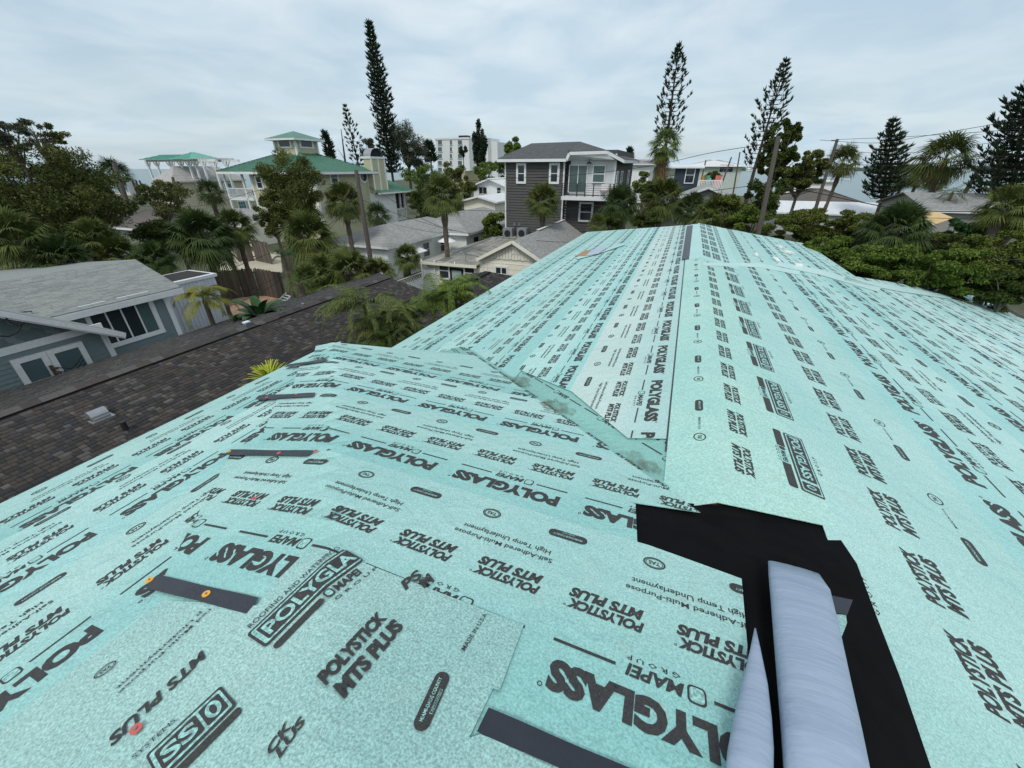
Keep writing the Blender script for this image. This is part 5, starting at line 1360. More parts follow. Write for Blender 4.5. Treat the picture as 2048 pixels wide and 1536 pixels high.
def seam_roof(P, m, pitch=.45, name='roof', parent=None):
    mb = MB(); mb.slab(P, .06); mb.build(name, m, parent)
    P = [Vector(p) for p in P]; zmin = min(p.z for p in P); ev = [p for p in P if abs(p.z - zmin) < .02]
    if len(ev) < 2: return
    e0, e1 = ev[0], ev[-1]; al = (e1 - e0); Ln = al.length; al.normalize(); n = (P[1] - P[0]).cross(P[2] - P[1]).normalized(); n = n if n.z > 0 else -n
    up = n.cross(al); up = up if up.z > 0 else -up
    top = max((p - e0).dot(up) for p in P); mb = MB(); k = pitch / 2; cen = sum(P, Vector()) / len(P)
    while k < Ln:
        pos = e0 + al * k; h = 0
        while h < top:
            t = pos + up * (h + .1)
            if any((P[(i + 1) % len(P)] - P[i]).cross(t - P[i]).dot(n) * (P[(i + 1) % len(P)] - P[i]).cross(cen - P[i]).dot(n) < 0 for i in range(len(P))): break
            h += .1
        if h > .2: mb.beam(pos + n * .02, pos + up * h + n * .02, .04, .06, up=n)
        k += pitch
    if mb.f: mb.build('seam', m, parent, kind='stuff')
ov = 1.0; exL = q(446, 341)[0] - sC
eFL = (exL, -ov, zE2); eFR = (ov, -ov, zE2); eBR = (ov, Dp + ov, zE2); eBL = (-Wd - ov, Dp + ov, zE2)
hw = 1.7; cym = Dp / 2; cxm = on_a(591, 290, AGR + cym - hw)[0] - sC - hw; zap = on_a(605, 298, AGR + cym - hw)[2]
r0 = (cxm - .4, cym - .4, zap); r1 = (cxm + .4, cym - .4, zap); r2 = (cxm + .4, cym + .4, zap); r3 = (cxm - .4, cym + .4, zap)
seam_roof([eFL, eFR, r1, r0], M_GRNR, parent=gh); seam_roof([eFR, eBR, r2, r1], M_GRNR, parent=gh); seam_roof([eBR, eBL, r3, r2], M_GRNR, parent=gh); seam_roof([eBL, (exL, -ov, zE2), r0, r3], M_GRNR, parent=gh)
mb = MB()
for p, qq in ((eFL, eFR), (eFR, eBR), (eBL, eFL)): mb.beam(Vector(p) - Vector((0, 0, .15)), Vector(qq) - Vector((0, 0, .15)), .08, .26)
mb.build('fascia', M_TRIM, gh)
for e, r_ in ((eFL, r0), (eFR, r1), (eBR, r2)): mb = MB(); mb.beam(Vector(e) + Vector((0, 0, .06)), Vector(r_) + Vector((0, 0, .06)), .3, .05); mb.build('hip_cap', M_GRNR, gh)
# cupola, square, its front and side each with a window
cz0 = zap - 1.0; zc_ = on_a(592, 277, AGR + cym - hw)[2]
mb = MB(); mb.box(cxm - hw, cxm + hw, cym - hw, cym + hw, cz0 - .6, zc_); cup = mb.build('cupola', M_YEL, gh)
ro = hw + .75; tp = (cxm, cym, on_a(587, 264, AGR + cym)[2] + .1)
mb = MB(); cn = [(cxm - ro, cym - ro, zc_ + .03), (cxm + ro, cym - ro, zc_ + .03), (cxm + ro, cym + ro, zc_ + .03), (cxm - ro, cym + ro, zc_ + .03)]
for i in range(4): mb.face([cn[i], cn[(i + 1) % 4], tp])
mb.face(cn[::-1]); mb.build('cupola_roof', M_GRNR, cup)
mb = MB()
for i in range(4): mb.beam(Vector(cn[i]) - Vector((0, 0, .1)), Vector(cn[(i + 1) % 4]) - Vector((0, 0, .1)), .06, .2)
for (x, y) in ((-hw, -hw), (hw, -hw), (hw, hw)): mb.box(cxm + x - .12, cxm + x + .12, cym + y - .12, cym + y + .12, cz0 - .5, zc_ - .1)
mb.build('cupola_trim', M_TRIM, cup)
zm = (zc_ + cz0 + 1.2) / 2 + .1
for (f, base, u) in (('F', cym - hw, cxm), ('R', cxm + hw, cym)):
    mb = MB(); fbox(mb, f, base, u - hw * .66, u + hw * .66, 0, .08, zm - .62, zm + .58); mb.build('window', M_TRIM, cup)
    mb = MB(); fbox(mb, f, base, u - hw * .50, u + hw * .50, .08, .10, zm - .45, zm + .45); mb.build('window_pane', M_GLASS, cup)
for (px, py, w, h) in ((522, 428, .9, 1.6), (519, 365, .8, 1.2), (575, 430, .8, 1.4)):
    c = F_(px, py); window(gh, 'F', 0, c[0], c[1], w, h, tw=.2)
for (px, py, w, h) in ((668, 356, 1.0, 1.0), (634, 355, .9, .9), (700, 430, 1.0, 1.2)):
    c = S_(px, py); window(gh, 'R', 0, c[0], c[1], w, h, tw=.22)
c = S_(726, 353); mb = MB(); mb.tube([(.02, c[0], c[1]), (.12, c[0], c[1])], .85, 8); f = mb.build('octagon_window', M_TRIM, gh); mb = MB(); mb.tube([(.12, c[0], c[1]), (.16, c[0], c[1])], .55, 20); mb.build('octagon_pane', M_GLASS, gh)
mb = MB(); mb.box(-Wd - .02, -Wd + .25, -.05, 0, 0, zE2 - .2); mb.box(-.25, .05, -.05, .02, 0, zE2 - .2); mb.box(0, .05, 0, .25, 0, zE2 - .2); mb.box(0, .05, Dp - .3, Dp, 0, zE2 - .2); mb.build('corner_board', M_TRIM, gh, kind='stuff')
# porch decks with white balustrades on the left
px0 = F_(462, 395)[0]
for z in (F_(480, 395)[1], F_(480, 447)[1]):
    mb = MB(); mb.box(px0, -Wd - .05, -.3, 3.5, z - .3, z); dk = mb.build('porch_deck', M_TRIM, gh)
    mb = MB(); u = px0
    while u < -Wd - .1: mb.box(u, u + .06, -.28, -.22, z, z + 1.05); u += .22
    mb.box(px0, -Wd - .05, -.3, -.2, z + 1.03, z + 1.12); mb.build('balustrade', M_TRIM, dk)
for u in (px0, -Wd - 1.2):
    mb = MB(); mb.box(u, u + .22, -.3, -.08, 0, zE2 - .2); mb.build('porch_post', M_TRIM, gh)
# lower white wing beyond the side face, with its green skirt roof
wa0, zw2 = S_(738, 384)[0], S_(770, 384)[1]; wa1 = S_(783, 390)[0]; wE = S_(812, 378)[0]
wS = .6
mb = MB(); mb.box(-6, wS, Dp, wa1, 0, zw2); mb.build('wing_wall', M_WH, gh); siding(gh, 'R', wS, Dp, wa1, .2, zw2 - .1, .22, M_WH, lip=.03, name='wing_siding')
seam_roof([(wS + .9, Dp - .2, zw2 + .05), (wS + .9, wE, zw2 + .05), (-3.0, wE - 3.2, zw2 + 2.2), (-3.0, Dp - .2, zw2 + 2.2)], M_GRNR, parent=gh)
seam_roof([(wS + .9, wE, zw2 + .05), (-7, wE, zw2 + .05), (-3.0, wE - 3.2, zw2 + 2.2)], M_GRNR, parent=gh)
mb = MB(); mb.beam((wS + .92, Dp - .2, zw2 - .06), (wS + .92, wE, zw2 - .06), .06, .2); mb.build('fascia', M_TRIM, gh)
sp0, sp1 = wa1, S_(803, 400)[0]; zr1 = S_(790, 418)[1]
mb = MB(); mb.box(-4, wS - .3, sp0, sp1, zr1, zw2); mb.build('porch_screen', M_SHD, gh)
mb = MB()
for u in (sp0 - .1, (sp0 + sp1) / 2, sp1 - .1): mb.box(wS - .25, wS, u, u + .2, 0, zw2)
mb.box(wS - .1, wS, sp0, sp1, zr1 - .1, zr1 + .08); mb.box(wS - .2, wS, sp0, sp1, zr1 - 1.6, zr1 - 1.3)
u = sp0
while u < sp1: mb.box(wS - .08, wS - .02, u, u + .08, zr1 - 1.3, zr1); u += .32
mb.build('porch_frame', M_TRIM, gh)
# chimney with a rounded metal cowl
d_ = .9; k0, k1 = S_(744, 340, d_)[0], S_(771, 340, d_)[0]; zc0, zc1 = S_(760, 372, d_)[1] - .8, S_(757, 316, d_)[1]
mb = MB(); mb.box(-.3, d_, k0, k1, zc0, zc1); chm = mb.build('chimney', M_YEL, gh)
mb = MB()
for u in (k0 - .05, (k0 + k1) / 2 - .12, k1 - .2): mb.box(d_, d_ + .06, u, u + .25, zc0, zc1)
mb.box(-.4, d_ + .1, k0 - .1, k1 + .1, zc1 - .1, zc1 + .15); mb.build('chimney_trim', M_TRIM, chm)
mb = MB(); n = 10; cm = (k0 + k1) / 2; Rr = (k1 - k0) / 2 - .1; Hh = 1.0
for k in range(n):
    t0, t1 = math.pi * k / n, math.pi * (k + 1) / n
    A = lambda t, x: (x, cm - Rr * math.cos(t), zc1 + .15 + Hh * math.sin(t))
    mb.face([A(t0, d_), A(t1, d_), A(t1, -.3), A(t0, -.3)])
mb.build('cowl', M_METG, chm)
mb = MB(); mb.face([A(math.pi * k / 8, d_ - .3) for k in range(9)]); mb.build('cowl_opening', M_SHD, chm)
for (px, py) in ((642, 333), (686, 333)):
    c = S_(px, py, -1.0); mb = MB(); mb.tube([(-1.0, c[0], c[1] - .5), (-1.0, c[0], c[1] + .1)], .12, 8); mb.build('roof_pipe', M_TRIM, gh)

# ------------------------------------------------------------------ cream house with the roof pergola (far left)
def Sy(px, py, D): return at_y(px, py, D)
c = Sy(400, 362, 62); AP = c[1]
pc = lambda px, py, d=0: on_a(px, py, AP + d)
zE3 = pc(400, 363)[2]; xa, xb = pc(316, 380)[0], pc(352, 380)[0]; aD = on_s(490, 380, xb)[1] - AP
cr_h = simple_house('cream_beach_house', 'cream two-storey house near the beach carrying a white pergola on its roof', xa, xb, AP, AP + aD, zE3, zE3 + 1.9, 'a', 'hh', paint('ivory_siding', (.56, .51, .38), .8), shingle_mat('white_shingles', (.50, .48, .45), (.42, .41, .39), 'x', .3, .06), wins=(), trim=paint('ivory_trim', (.62, .58, .48)), pitch=.22)
for (px, py, w, h) in ((460, 378, 1.6, 1.6), (345, 378, 1.0, 1.4), (484, 410, 1.2, 1.0)):
    c = on_s(px, py, xb); window(cr_h, 'R', xb - xa, c[1] - AP, c[2], w, h, split='g', tw=.2, glass=mat('teal_shutter', (.05, .20, .21), None, 3, .4))
pg = house('roof_pergola', 'white timber pergola under a teal metal roof on top of the cream beach house', 'pergola', 0, AP)
zt = pc(340, 323, 3)[2]; zb = pc(340, 362, 3)[2] - 1.0
xs = [pc(px, 340, 3)[0] for px in (300, 318, 344, 366, 382, 395, 410, 432)]
for i, x in enumerate(xs):
    for y in ((3.0, 6.5) if i % 2 == 0 else (3.0,)):
        mb = MB(); mb.box(x - .11, x + .11, y - .11, y + .11, zb, zt); po = mb.build('post', M_TRIM, pg)
        mb = MB(); mb.beam((x, y, zt - .9), (x - .7, y, zt - .1), .12, .12); mb.beam((x, y, zt - .9), (x + .7, y, zt - .1), .12, .12); mb.build('brace', M_TRIM, po)
mb = MB(); mb.box(xs[0] - .5, xs[-1] + .6, 2.9, 3.1, zt - .05, zt + .25); mb.box(xs[0] - .5, xs[-1] + .6, 6.4, 6.6, zt - .05, zt + .25); mb.build('beam', M_TRIM, pg)
for k in range(5):
    x = xs[5] + .2 + k * .6; mb = MB(); mb.box(x - .05, x + .05, 2.3, 7.2, zt + .26, zt + .42); mb.build('rafter', M_TRIM, pg)
e0, e1_ = pc(290, 322, 3)[0], pc(396, 322, 3)[0]
seam_roof([(e0, 2.2, zt + .28), (e1_ - 2.0, 2.2, zt + .28), (e1_ - 3.2, 4.7, zt + .95), (e0 + 1.6, 4.7, zt + .95)], M_GRNT, parent=pg)
seam_roof([(e1_ - 4.4, 1.8, zt + .30), (e1_ + .2, 1.8, zt + .30), (e1_ - 2.3, 4.2, zt + 1.25)], M_GRNT, parent=pg)
seam_roof([(e1_ + .2, 1.8, zt + .30), (e1_ + .2, 6.8, zt + .30), (e1_ - 2.3, 4.2, zt + 1.25)], M_GRNT, parent=pg)

# small grey-roofed cream cottage in front of the green house
c0 = on_z(413, 452, 3.0); c1 = on_z(500, 478, 0)
AS = 33.0; q2 = lambda px, py: on_a(px, py, AS)
simple_house('small_cream_cottage', 'small cream cottage with a speckled grey roof below the porches of the green-roofed house', q2(418, 450)[0], q2(498, 450)[0], AS, AS + 8, q2(470, 449)[2], q2(470, 449)[2] + 1.25, 's', 'gg', M_CREAM, SH_GX, wins=((474, 460, .45, .7, 'h'),), over=.4)
# brown-roofed house between the left trees
AW = 24.0; q3 = lambda px, py: on_a(px, py, AW)
simple_house('brown_roof_house', 'house with a weathered brown shingle roof half hidden behind the left trees', q3(150, 455)[0], q3(278, 452)[0], AW, AW + 8, q3(240, 453)[2], q3(240, 453)[2] + 1.1, 's', 'gg', paint('grey_green_wall', (.25, .26, .23)), SH_BR, wins=((292, 470, .5, .9, 'h'),), over=.4)

# ------------------------------------------------------------------ behind: white gabled houses, apartment block
AQ = 62.0; q4 = lambda px, py: on_a(px, py, AQ)
h = simple_house('white_gabled_house', 'white two-storey gabled house left of the tall grey house', q4(947, 380)[0], q4(1016, 380)[0], AQ, AQ + 12, q4(980, 374)[2], q4(983, 356)[2], 'a', 'gg', M_WH, paint('white_metal_roof', (.68, .69, .69), .5), wins=((966, 381, 1.3, .9, 'v'), (998, 382, .6, .9, 'h')), over=.6)
AQ2 = 52.0; q5 = lambda px, py: on_a(px, py, AQ2)
simple_house('white_low_gable', 'low white-roofed gabled bungalow in front of the white two-storey house', q5(928, 405)[0], q5(990, 405)[0], AQ2, AQ2 + 9, q5(950, 402)[2], q5(950, 391)[2], 'a', 'gg', M_CREAM, MATS['white_metal_roof'], over=.5)
q6c = at_y(940, 300, 250); AB_ = q6c[1]; q6 = lambda px, py, d=0: on_a(px, py, AB_ + d)
ap_ = house('apartment_block', 'white concrete apartment block six storeys high on the skyline', 'apartment building', 0, AB_)
M_APT = paint('whitewashed_concrete', (.74, .75, .74), .9, .85, .05)
b0, b1 = q6(872, 300)[0], q6(938, 300)[0]; zt = q6(900, 279)[2]
mb = MB(); mb.box(b0, b1, 0, 18, 0, zt); mb.box(b0 - .3, b1 + .3, -.3, 18, zt, zt + .8); mb.build('wall', M_APT, ap_)
b2_, b3 = q6(938, 300, 6)[0], q6(976, 300, 6)[0]; b4 = q6(995, 300, 10)[0]
mb = MB(); mb.box(b1, b3, 6, 22, 0, q6(960, 276, 6)[2]); mb.box(b3, b4, 10, 26, 0, q6(985, 284, 10)[2]); mb.build('rear_block', M_APT, ap_)
c = q6(922, 273); mb = MB(); mb.box(c[0] - 2.6, c[0] + 2.6, 2, 6, zt, c[2] + .6); mb.build('roof_plant', M_DARKM, ap_)
for row in range(5):
    for px in (880, 902, 920):
        py = 285 + row * 13.6; c = q6(px, py); 
        mb = MB(); ww = 1.2 if px != 902 else .6
        mb.box(c[0] - ww, c[0] + ww, -.12, 0, c[2] - 1.0, c[2] + 1.0); w_ = mb.build('window', mat('dim_glass', (.10, .13, .14), None, 1, .3), ap_)
        mb = MB(); mb.box(c[0] - ww - .3, c[0] + ww + .3, -.35, 0, c[2] - 1.4, c[2] - 1.0); mb.build('sill', mat('aqua_panel', (.38, .52, .50), None, 1, .7), ap_)
AQ3 = at_y(1000, 300, 300)[1]
simple_house('pink_hotel', 'pale pink and white building just above the trees left of the tall grey house', on_a(994, 300, AQ3)[0], on_a(1014, 300, AQ3)[0], AQ3, AQ3 + 15, on_a(1000, 294, AQ3)[2], on_a(1000, 292, AQ3)[2], 's', 'gg', paint('pale_pink', (.60, .42, .38)), M_WH, over=.1, cat='building')
AQ4 = at_y(915, 340, 150)[1]
simple_house('ochre_building', 'ochre low block at the foot of the white apartment block', on_a(896, 340, AQ4)[0], on_a(930, 340, AQ4)[0], AQ4, AQ4 + 12, on_a(910, 342, AQ4)[2], on_a(910, 340, AQ4)[2], 's', 'gg', paint('ochre_wall', (.42, .36, .20)), M_WH, wins=((921, 354, 1.0, 1.6, 'h'),), over=.1, cat='building')

# ------------------------------------------------------------------ right of the grey house
def yframe(px, py, D): return at_y(px, py, D)[1]
AN = yframe(1370, 350, 58); qn = lambda px, py, d=0: on_a(px, py, AN + d)
nv = simple_house('navy_house', 'navy blue upper-storey house with a flat white cornice and one white window', qn(1348, 355)[0], qn(1397, 355)[0], AN, AN + 8, qn(1370, 333)[2], qn(1370, 330)[2], 's', 'gg', paint('navy_siding', (.018, .030, .055)), M_TRIM, wins=((1380, 350, .95, 1.75, 'h'),), over=.5, pitch=.22)
# the white deck beside it
dk = house('white_roof_deck', 'white railed roof deck with coloured chairs right of the navy house', 'deck', 0, AN)
d0, d1 = qn(1396, 370)[0], qn(1442, 370)[0]; zd = qn(1415, 380)[2]; zr2 = qn(1415, 360)[2]
mb = MB(); mb.box(d0, d1, -1, 4, 0, zd); mb.build('base', M_WH, dk)
mb = MB(); mb.box(d0, d1, -1.05, -.95, zr2 - .08, zr2 + .02); mb.box(d1 - .1, d1, -1, 4, zr2 - .08, zr2 + .02); mb.build('handrail', M_TRIM, dk)
for k in range(16):
    u = d0 + (d1 - d0) * k / 15; mb = MB(); mb.box(u - .05, u + .05, -1.04, -.96, zd, zr2 - .08); mb.build('baluster', M_TRIM, dk)
for i, (px, col, lab) in enumerate(((1408, (.60, .28, .08), 'orange chair on the white roof deck'), (1414, (.05, .38, .30), 'teal chair on the white roof deck'), (1437, (.62, .16, .15), 'coral chair on the right end of the white roof deck'))):
    c = qn(px, 357, 1.0); t = house('deck_chair', lab, 'chair', c[0], AN + 1.0); t.location = W(c[0], AN + 1.0, zd); m = paint('chair_paint_%d' % i, col)
    mb = MB(); mb.box(-.35, .35, -.3, .3, .35, .45); mb.build('seat', m, t); mb = MB(); mb.box(-.35, .35, .25, .35, .45, c[2] - zd + .35); mb.build('backrest', m, t)
    for x in (-.3, .3): mb = MB(); mb.box(x - .04, x + .04, -.3, .3, 0, .35); mb.build('leg', m, t)
AGB = yframe(1410, 390, 46); qg = lambda px, py: on_a(px, py, AGB)
simple_house('grey_gable_building', 'grey gable end with white edging below the white roof deck', qg(1362, 400)[0], qg(1464, 400)[0], AGB, AGB + 10, qg(1380, 397)[2], qg(1419, 373)[2], 'a', 'gg', paint('mid_grey_siding', (.23, .235, .25)), M_LSH[2], over=.5, pitch=.25)
AWB = yframe(1430, 320, 120); qw = lambda px, py: on_a(px, py, AWB)
simple_house('long_white_roof_house', 'long pale house with a white metal roof on the skyline behind the navy house', qw(1372, 330)[0], qw(1486, 330)[0], AWB, AWB + 16, qw(1420, 332)[2], qw(1420, 318)[2], 's', 'hh', paint('mint_white_wall', (.50, .56, .50)), MATS['white_metal_roof'], wins=((1453, 337, 3.2, 1.7, 'g'),), over=1.0)
A7 = yframe(1275, 320, 95)
simple_house('grey_hip_house', 'small grey hipped roof peeping out between the grey house and the shaggy palm', on_a(1262, 335, A7)[0], on_a(1300, 335, A7)[0], A7, A7 + 10, on_a(1280, 328, A7)[2], on_a(1280, 318, A7)[2], 's', 'hh', M_WH, SH_GX, over=.8)
A8 = yframe(1330, 440, 36)
simple_house('white_slatted_porch', 'pale slatted porch just beyond the far end of the mint roof', on_a(1308, 440, A8)[0], on_a(1400, 440, A8)[0], A8, A8 + 5, on_a(1350, 420, A8)[2], on_a(1350, 416, A8)[2], 's', 'gg', paint('weathered_slats', (.42, .41, .39)), M_SHB, over=.3, pitch=.12, cat='porch')
# right: waterfront roofs
AR1 = yframe(1640, 410, 56); r1_ = lambda px, py: on_a(px, py, AR1)
simple_house('white_long_roof_house', 'long low building with a bright white corrugated roof by the right utility pole', r1_(1560, 420)[0], r1_(1790, 420)[0], AR1, AR1 + 9, r1_(1640, 426)[2], r1_(1640, 407)[2], 's', 'gg', paint('dim_white_wall', (.45, .46, .46)), mat('white_corrugated', (.72, .73, .74), (.62, .63, .65), .6, .5, stretch=(9, .2, 1)), over=.4)
AR2 = yframe(1640, 390, 72); r2_ = lambda px, py: on_a(px, py, AR2)
simple_house('brown_hip_roof_house', 'brown hipped roof house between the white roof and the bay', r2_(1572, 400)[0], r2_(1722, 400)[0], AR2, AR2 + 12, r2_(1640, 403)[2], r2_(1640, 379)[2], 's', 'hh', paint('tan_wall', (.36, .31, .25)), SH_BR, over=.6)
AR3 = yframe(1640, 365, 92); r3_ = lambda px, py: on_a(px, py, AR3)
simple_house('white_dock_house', 'white boxy waterfront house beside the bay behind the brown roof', r3_(1570, 370)[0], r3_(1668, 370)[0], AR3, AR3 + 8, r3_(1630, 362)[2], r3_(1630, 360)[2], 's', 'gg', M_WH, MATS['white_metal_roof'], wins=((1600, 372, 1.6, .9, 'g'),), over=.5)
AR4 = yframe(1930, 410, 32); r4_ = lambda px, py: on_a(px, py, AR4)
simple_house('grey_shingle_cottage', 'grey shingled low roof near the right edge above the hedge', r4_(1856, 425)[0], r4_(2035, 425)[0], AR4, AR4 + 9, r4_(1930, 420)[2], r4_(1930, 420)[2] + .95, 's', 'gg', paint('taupe_wall', (.30, .28, .26)), SH_GX, over=.4)
sl_ = thing('shade_sail', 'tan canvas shade sail stretched below the grey roof at the right', 'shade sail', W(0, 0, 0), -AZ)
P = [Vector(at_y(*q_[:2], q_[2])) for q_ in ((1832, 425, 26.5), (1872, 422, 27.5), (1908, 436, 26), (1866, 450, 24.5))]
mb = MB(); cc = sum(P, Vector()) / 4 - Vector((0, 0, .12))
for i in range(4): mb.face([P[i], P[(i + 1) % 4], cc])
mb.build('canvas', mat('tan_canvas', (.62, .44, .22), (.55, .38, .18), 3, .8), sl_)
for i in range(4): mb = MB(); mb.tube([(P[i].x, P[i].y, 0), tuple(P[i])], .05, 6); mb.build('post', M_METG, sl_)
# scaffold timbers against our house at the right edge
sf = thing('timber_scaffold', 'grey timber handrail frame standing beside the mint roof at the right edge', 'scaffold', W(0, 0, 0), -AZ); M_OLDW = mat('old_timber', (.17, .155, .14), (.12, .11, .10), 6, .9, stretch=(1, 1, .2))
P0, P1 = Vector(at_y(2000, 578, 13.0)), Vector(at_y(2110, 632, 11.5))
for k in range(3):
    mb = MB(); mb.beam(P0 - Vector((0, 0, .42 * k)), P1 - Vector((0, 0, .42 * k)), .04, .09); mb.build('rail', M_OLDW, sf)
for p in (P0.lerp(P1, .25), P0.lerp(P1, .8)):
    mb = MB(); mb.beam((p.x, p.y, 0), (p.x, p.y, p.z + .1), .09, .09); mb.build('post', M_OLDW, sf)
# ------------------------------------------------------------------ ground, water, far shore
def world_poly(name, pts, z, m, kind='structure', t=None):
    mb = MB()
    if t: mb.slab([(x, y, z) for x, y in pts], t)
    else: mb.face([(x, y, z) for x, y in pts])
    return mb.build(name, m, None, kind=kind)
M_SEA = mat('sea_water', (.050, .125, .125), (.040, .105, .110), .02, .22, .6, .55, spec=.35, stretch=(1, .35, 1))
M_GRD = mat('yard_ground', (.085, .085, .045), (.045, .058, .024), .22, .95, .3, 20, fine=(6, .25))
world_poly('water', [(-9000, -3000), (9000, -3000), (9000, 12000), (-9000, 12000)], -.9, M_SEA)
g = [(-400, -300)]
lf = [(-150, 130), (-120, 190), (-90, 330), (-60, 600), (30, 1600)]
rt = [(700, 1700), (170, 500), (95, 210), (72, 150), (84, 118), (130, 95), (240, 60), (400, 0), (400, -300)]
world_poly('ground', [(400, -300), (400, 0), (240, 60), (130, 95), (84, 118), (72, 150), (95, 210), (170, 500), (700, 1700), (30, 1600), (-60, 600), (-90, 330), (-120, 190), (-150, 130), (-400, 40), (-400, -300)], 0, M_GRD, t=1.2)
M_SAND = mat('beach_sand', (.50, .44, .33), (.42, .37, .28), .5, .95)
world_poly('beach', [(-170, 122), (-138, 118), (-110, 185), (-84, 330), (-92, 332), (-122, 192)], .012, M_SAND)
def hp_(px, py, z=0.0): c = on_z(px, py, z); v = W(c[0], c[1]); return (v.x, v.y)
M_PEACH = mat('peach_pavers', (.50, .33, .22), (.42, .28, .19), 1.5, .9, .3, 12, fine=(8, .12))
world_poly('patio', [hp_(395, 600, .02), hp_(560, 590, .02), hp_(560, 690, .02), hp_(380, 720, .02)], .02, M_PEACH)
world_poly('path', [hp_(430, 500, .01), hp_(560, 505, .01), hp_(565, 545, .01), hp_(440, 540, .01)], .016, M_SAND)
# far shore of the bay
rr = random.Random(2)
def far_shore():
    V = []; F = []
    for k in range(420):
        t = k / 420; x = 520 + 2300 * t; y = 1900 - 500 * t + rr.uniform(-30, 30)
        h = rr.uniform(7, 17) + 4 * math.sin(k * .21); w = rr.uniform(10, 26); b = len(V)
        for j in range(6):
            u = math.pi * 2 * j / 6; V.append((x + w * math.cos(u), y + w * math.sin(u), -.5))
        for j in range(6):
            u = math.pi * 2 * j / 6; V.append((x + w * .8 * math.cos(u), y + w * .8 * math.sin(u), h * rr.uniform(.6, .9)))
        V.append((x, y, h))
        for j in range(6):
            F.append((b + j, b + (j + 1) % 6, b + 6 + (j + 1) % 6, b + 6 + j)); F.append((b + 6 + j, b + 6 + (j + 1) % 6, b + 12))
    o = link('far_shore_woods', mesh_np('far_shore_woods', V, F, mat('far_foliage', (.075, .105, .085), (.055, .08, .07), .02, .95)), None, 'stuff')
    mb = MB(); mb.slab([(400, 1950, .3), (500, 1850, .3), (3000, 1300, .3), (3200, 1500, .3)], 1.5); mb.build('far_shore', M_GRD, None, 'structure')
far_shore()
for k in range(14):
    px = (1500, 1512, 1530, 1560, 1590, 1605, 1640, 1652, 1668, 1700, 1826, 1836, 1848, 1930)[k]; c = at_y(px, 336, 1500 - 12 * k); wv = W(c[0], c[1])
    t = thing('waterfront_house', 'tiny pale house on the far shore across the bay', 'house', (wv.x, wv.y, .3), 0, 'houses on the far shore')
    mb = MB(); w = 9 + 5 * ((k * 7) % 3); mb.box(-w, w, -6, 6, 0, 7); mb.build('wall', M_WH if k % 3 else M_CREAM, t)
    mb = MB(); mb.face([(-w - 1, -7, 7), (w + 1, -7, 7), (w * .5, 0, 11), (-w * .5, 0, 11)]); mb.face([(w + 1, 7, 7), (-w - 1, 7, 7), (-w * .5, 0, 11), (w * .5, 0, 11)]); mb.face([(-w - 1, 7, 7), (-w - 1, -7, 7), (-w * .5, 0, 11)]); mb.face([(w + 1, -7, 7), (w + 1, 7, 7), (w * .5, 0, 11)]); mb.build('roof', MATS['brown_shingles'] if k % 2 else M_TRIM, t)
# boat with its wake on the bay
M_FOAM = mat('foam', (.62, .68, .68), (.45, .52, .52), .3, .8)
c = on_z(1612, 353, -.88); bw = W(c[0], c[1]); 
bt = thing('motor_boat', 'small white motor boat drawing a wake across the bay', 'boat', (bw.x, bw.y, -.9), -.2)
mb = MB(); hull = [(-4, -1.2), (2, -1.3), (4.6, 0), (2, 1.3), (-4, 1.2)]
for i in range(5):
    a, b = hull[i], hull[(i + 1) % 5]; mb.face([(a[0] * .9, a[1] * .7, 0), (b[0] * .9, b[1] * .7, 0), (b[0], b[1], 1.1), (a[0], a[1], 1.1)])
mb.face([(x, y, .8) for x, y in hull]); mb.build('hull', M_TRIM, bt); mb = MB(); mb.box(-1, .8, -.7, .7, .8, 2.0); mb.box(-1.6, 1.0, -.9, .9, 2.3, 2.4); mb.build('console', M_TRIM, bt)
wk = [on_z(q_[0], q_[1], -.85) for q_ in ((1608, 352), (1650, 354), (1700, 357), (1700, 360), (1650, 356.5), (1608, 354))]
mb = MB(); mb.face([tuple(W(p[0], p[1], -.86)) for p in wk][::-1]); mb.build('wake', M_FOAM, None, kind='stuff')

# ------------------------------------------------------------------ fences
M_FEN = [mat('fence_board_%d' % i, c, tuple(x * .7 for x in c), 5, .95, .3, 30, stretch=(1, 1, .15)) for i, c in enumerate(((.135, .105, .08), (.105, .085, .07), (.16, .13, .10), (.085, .072, .062)))]
def fence(label, pts, h, bw=.15, dark=0):
    P = [Vector(W(*on_z(px, py, h)[:2])) for px, py in pts]
    t = thing('board_fence', label, 'fence', (P[0].x, P[0].y, 0)); rr = random.Random(len(label))
    mes = {}
    for i in range(len(P) - 1):
        d = P[i + 1] - P[i]; L_ = d.length; d.normalize(); ang = math.atan2(d.y, d.x); n = int(L_ / (bw + .008))
        for k in range(n):
            mi = rr.choice(range(4)); 
            key = (mi, rr.randrange(3))
            if key not in mes:
                q = MB(); hh = h - key[1] * .03; q.hexa([(0, -.01, 0), (bw, -.01, 0), (bw, .01, 0), (0, .01, 0), (0, -.01, hh - .03), (bw, -.01, hh - .03), (bw, .01, hh - .03), (0, .01, hh - .03)]); q.face([(0, -.01, hh - .03), (bw, -.01, hh - .03), (bw * .7, -.01, hh), (bw * .3, -.01, hh)])
                mes[key] = mesh_np('board', q.v, q.f, M_FEN[mi])
            o = link('board', mes[key], t); p = P[i] + d * k * (bw + .008) - P[0]; o.location = (p.x, p.y, rr.uniform(-.01, .01)); o.rotation_euler = (rr.uniform(-.01, .01), 0, ang)
        for z in (.4, h - .35):
            mb = MB(); a = P[i] - P[0]; b = P[i + 1] - P[0]; nn = Vector((-d.y, d.x, 0)) * .04; mb.beam((a.x + nn.x, a.y + nn.y, z), (b.x + nn.x, b.y + nn.y, z), .05, .09); mb.build('rail', M_FEN[1], t)
    return t
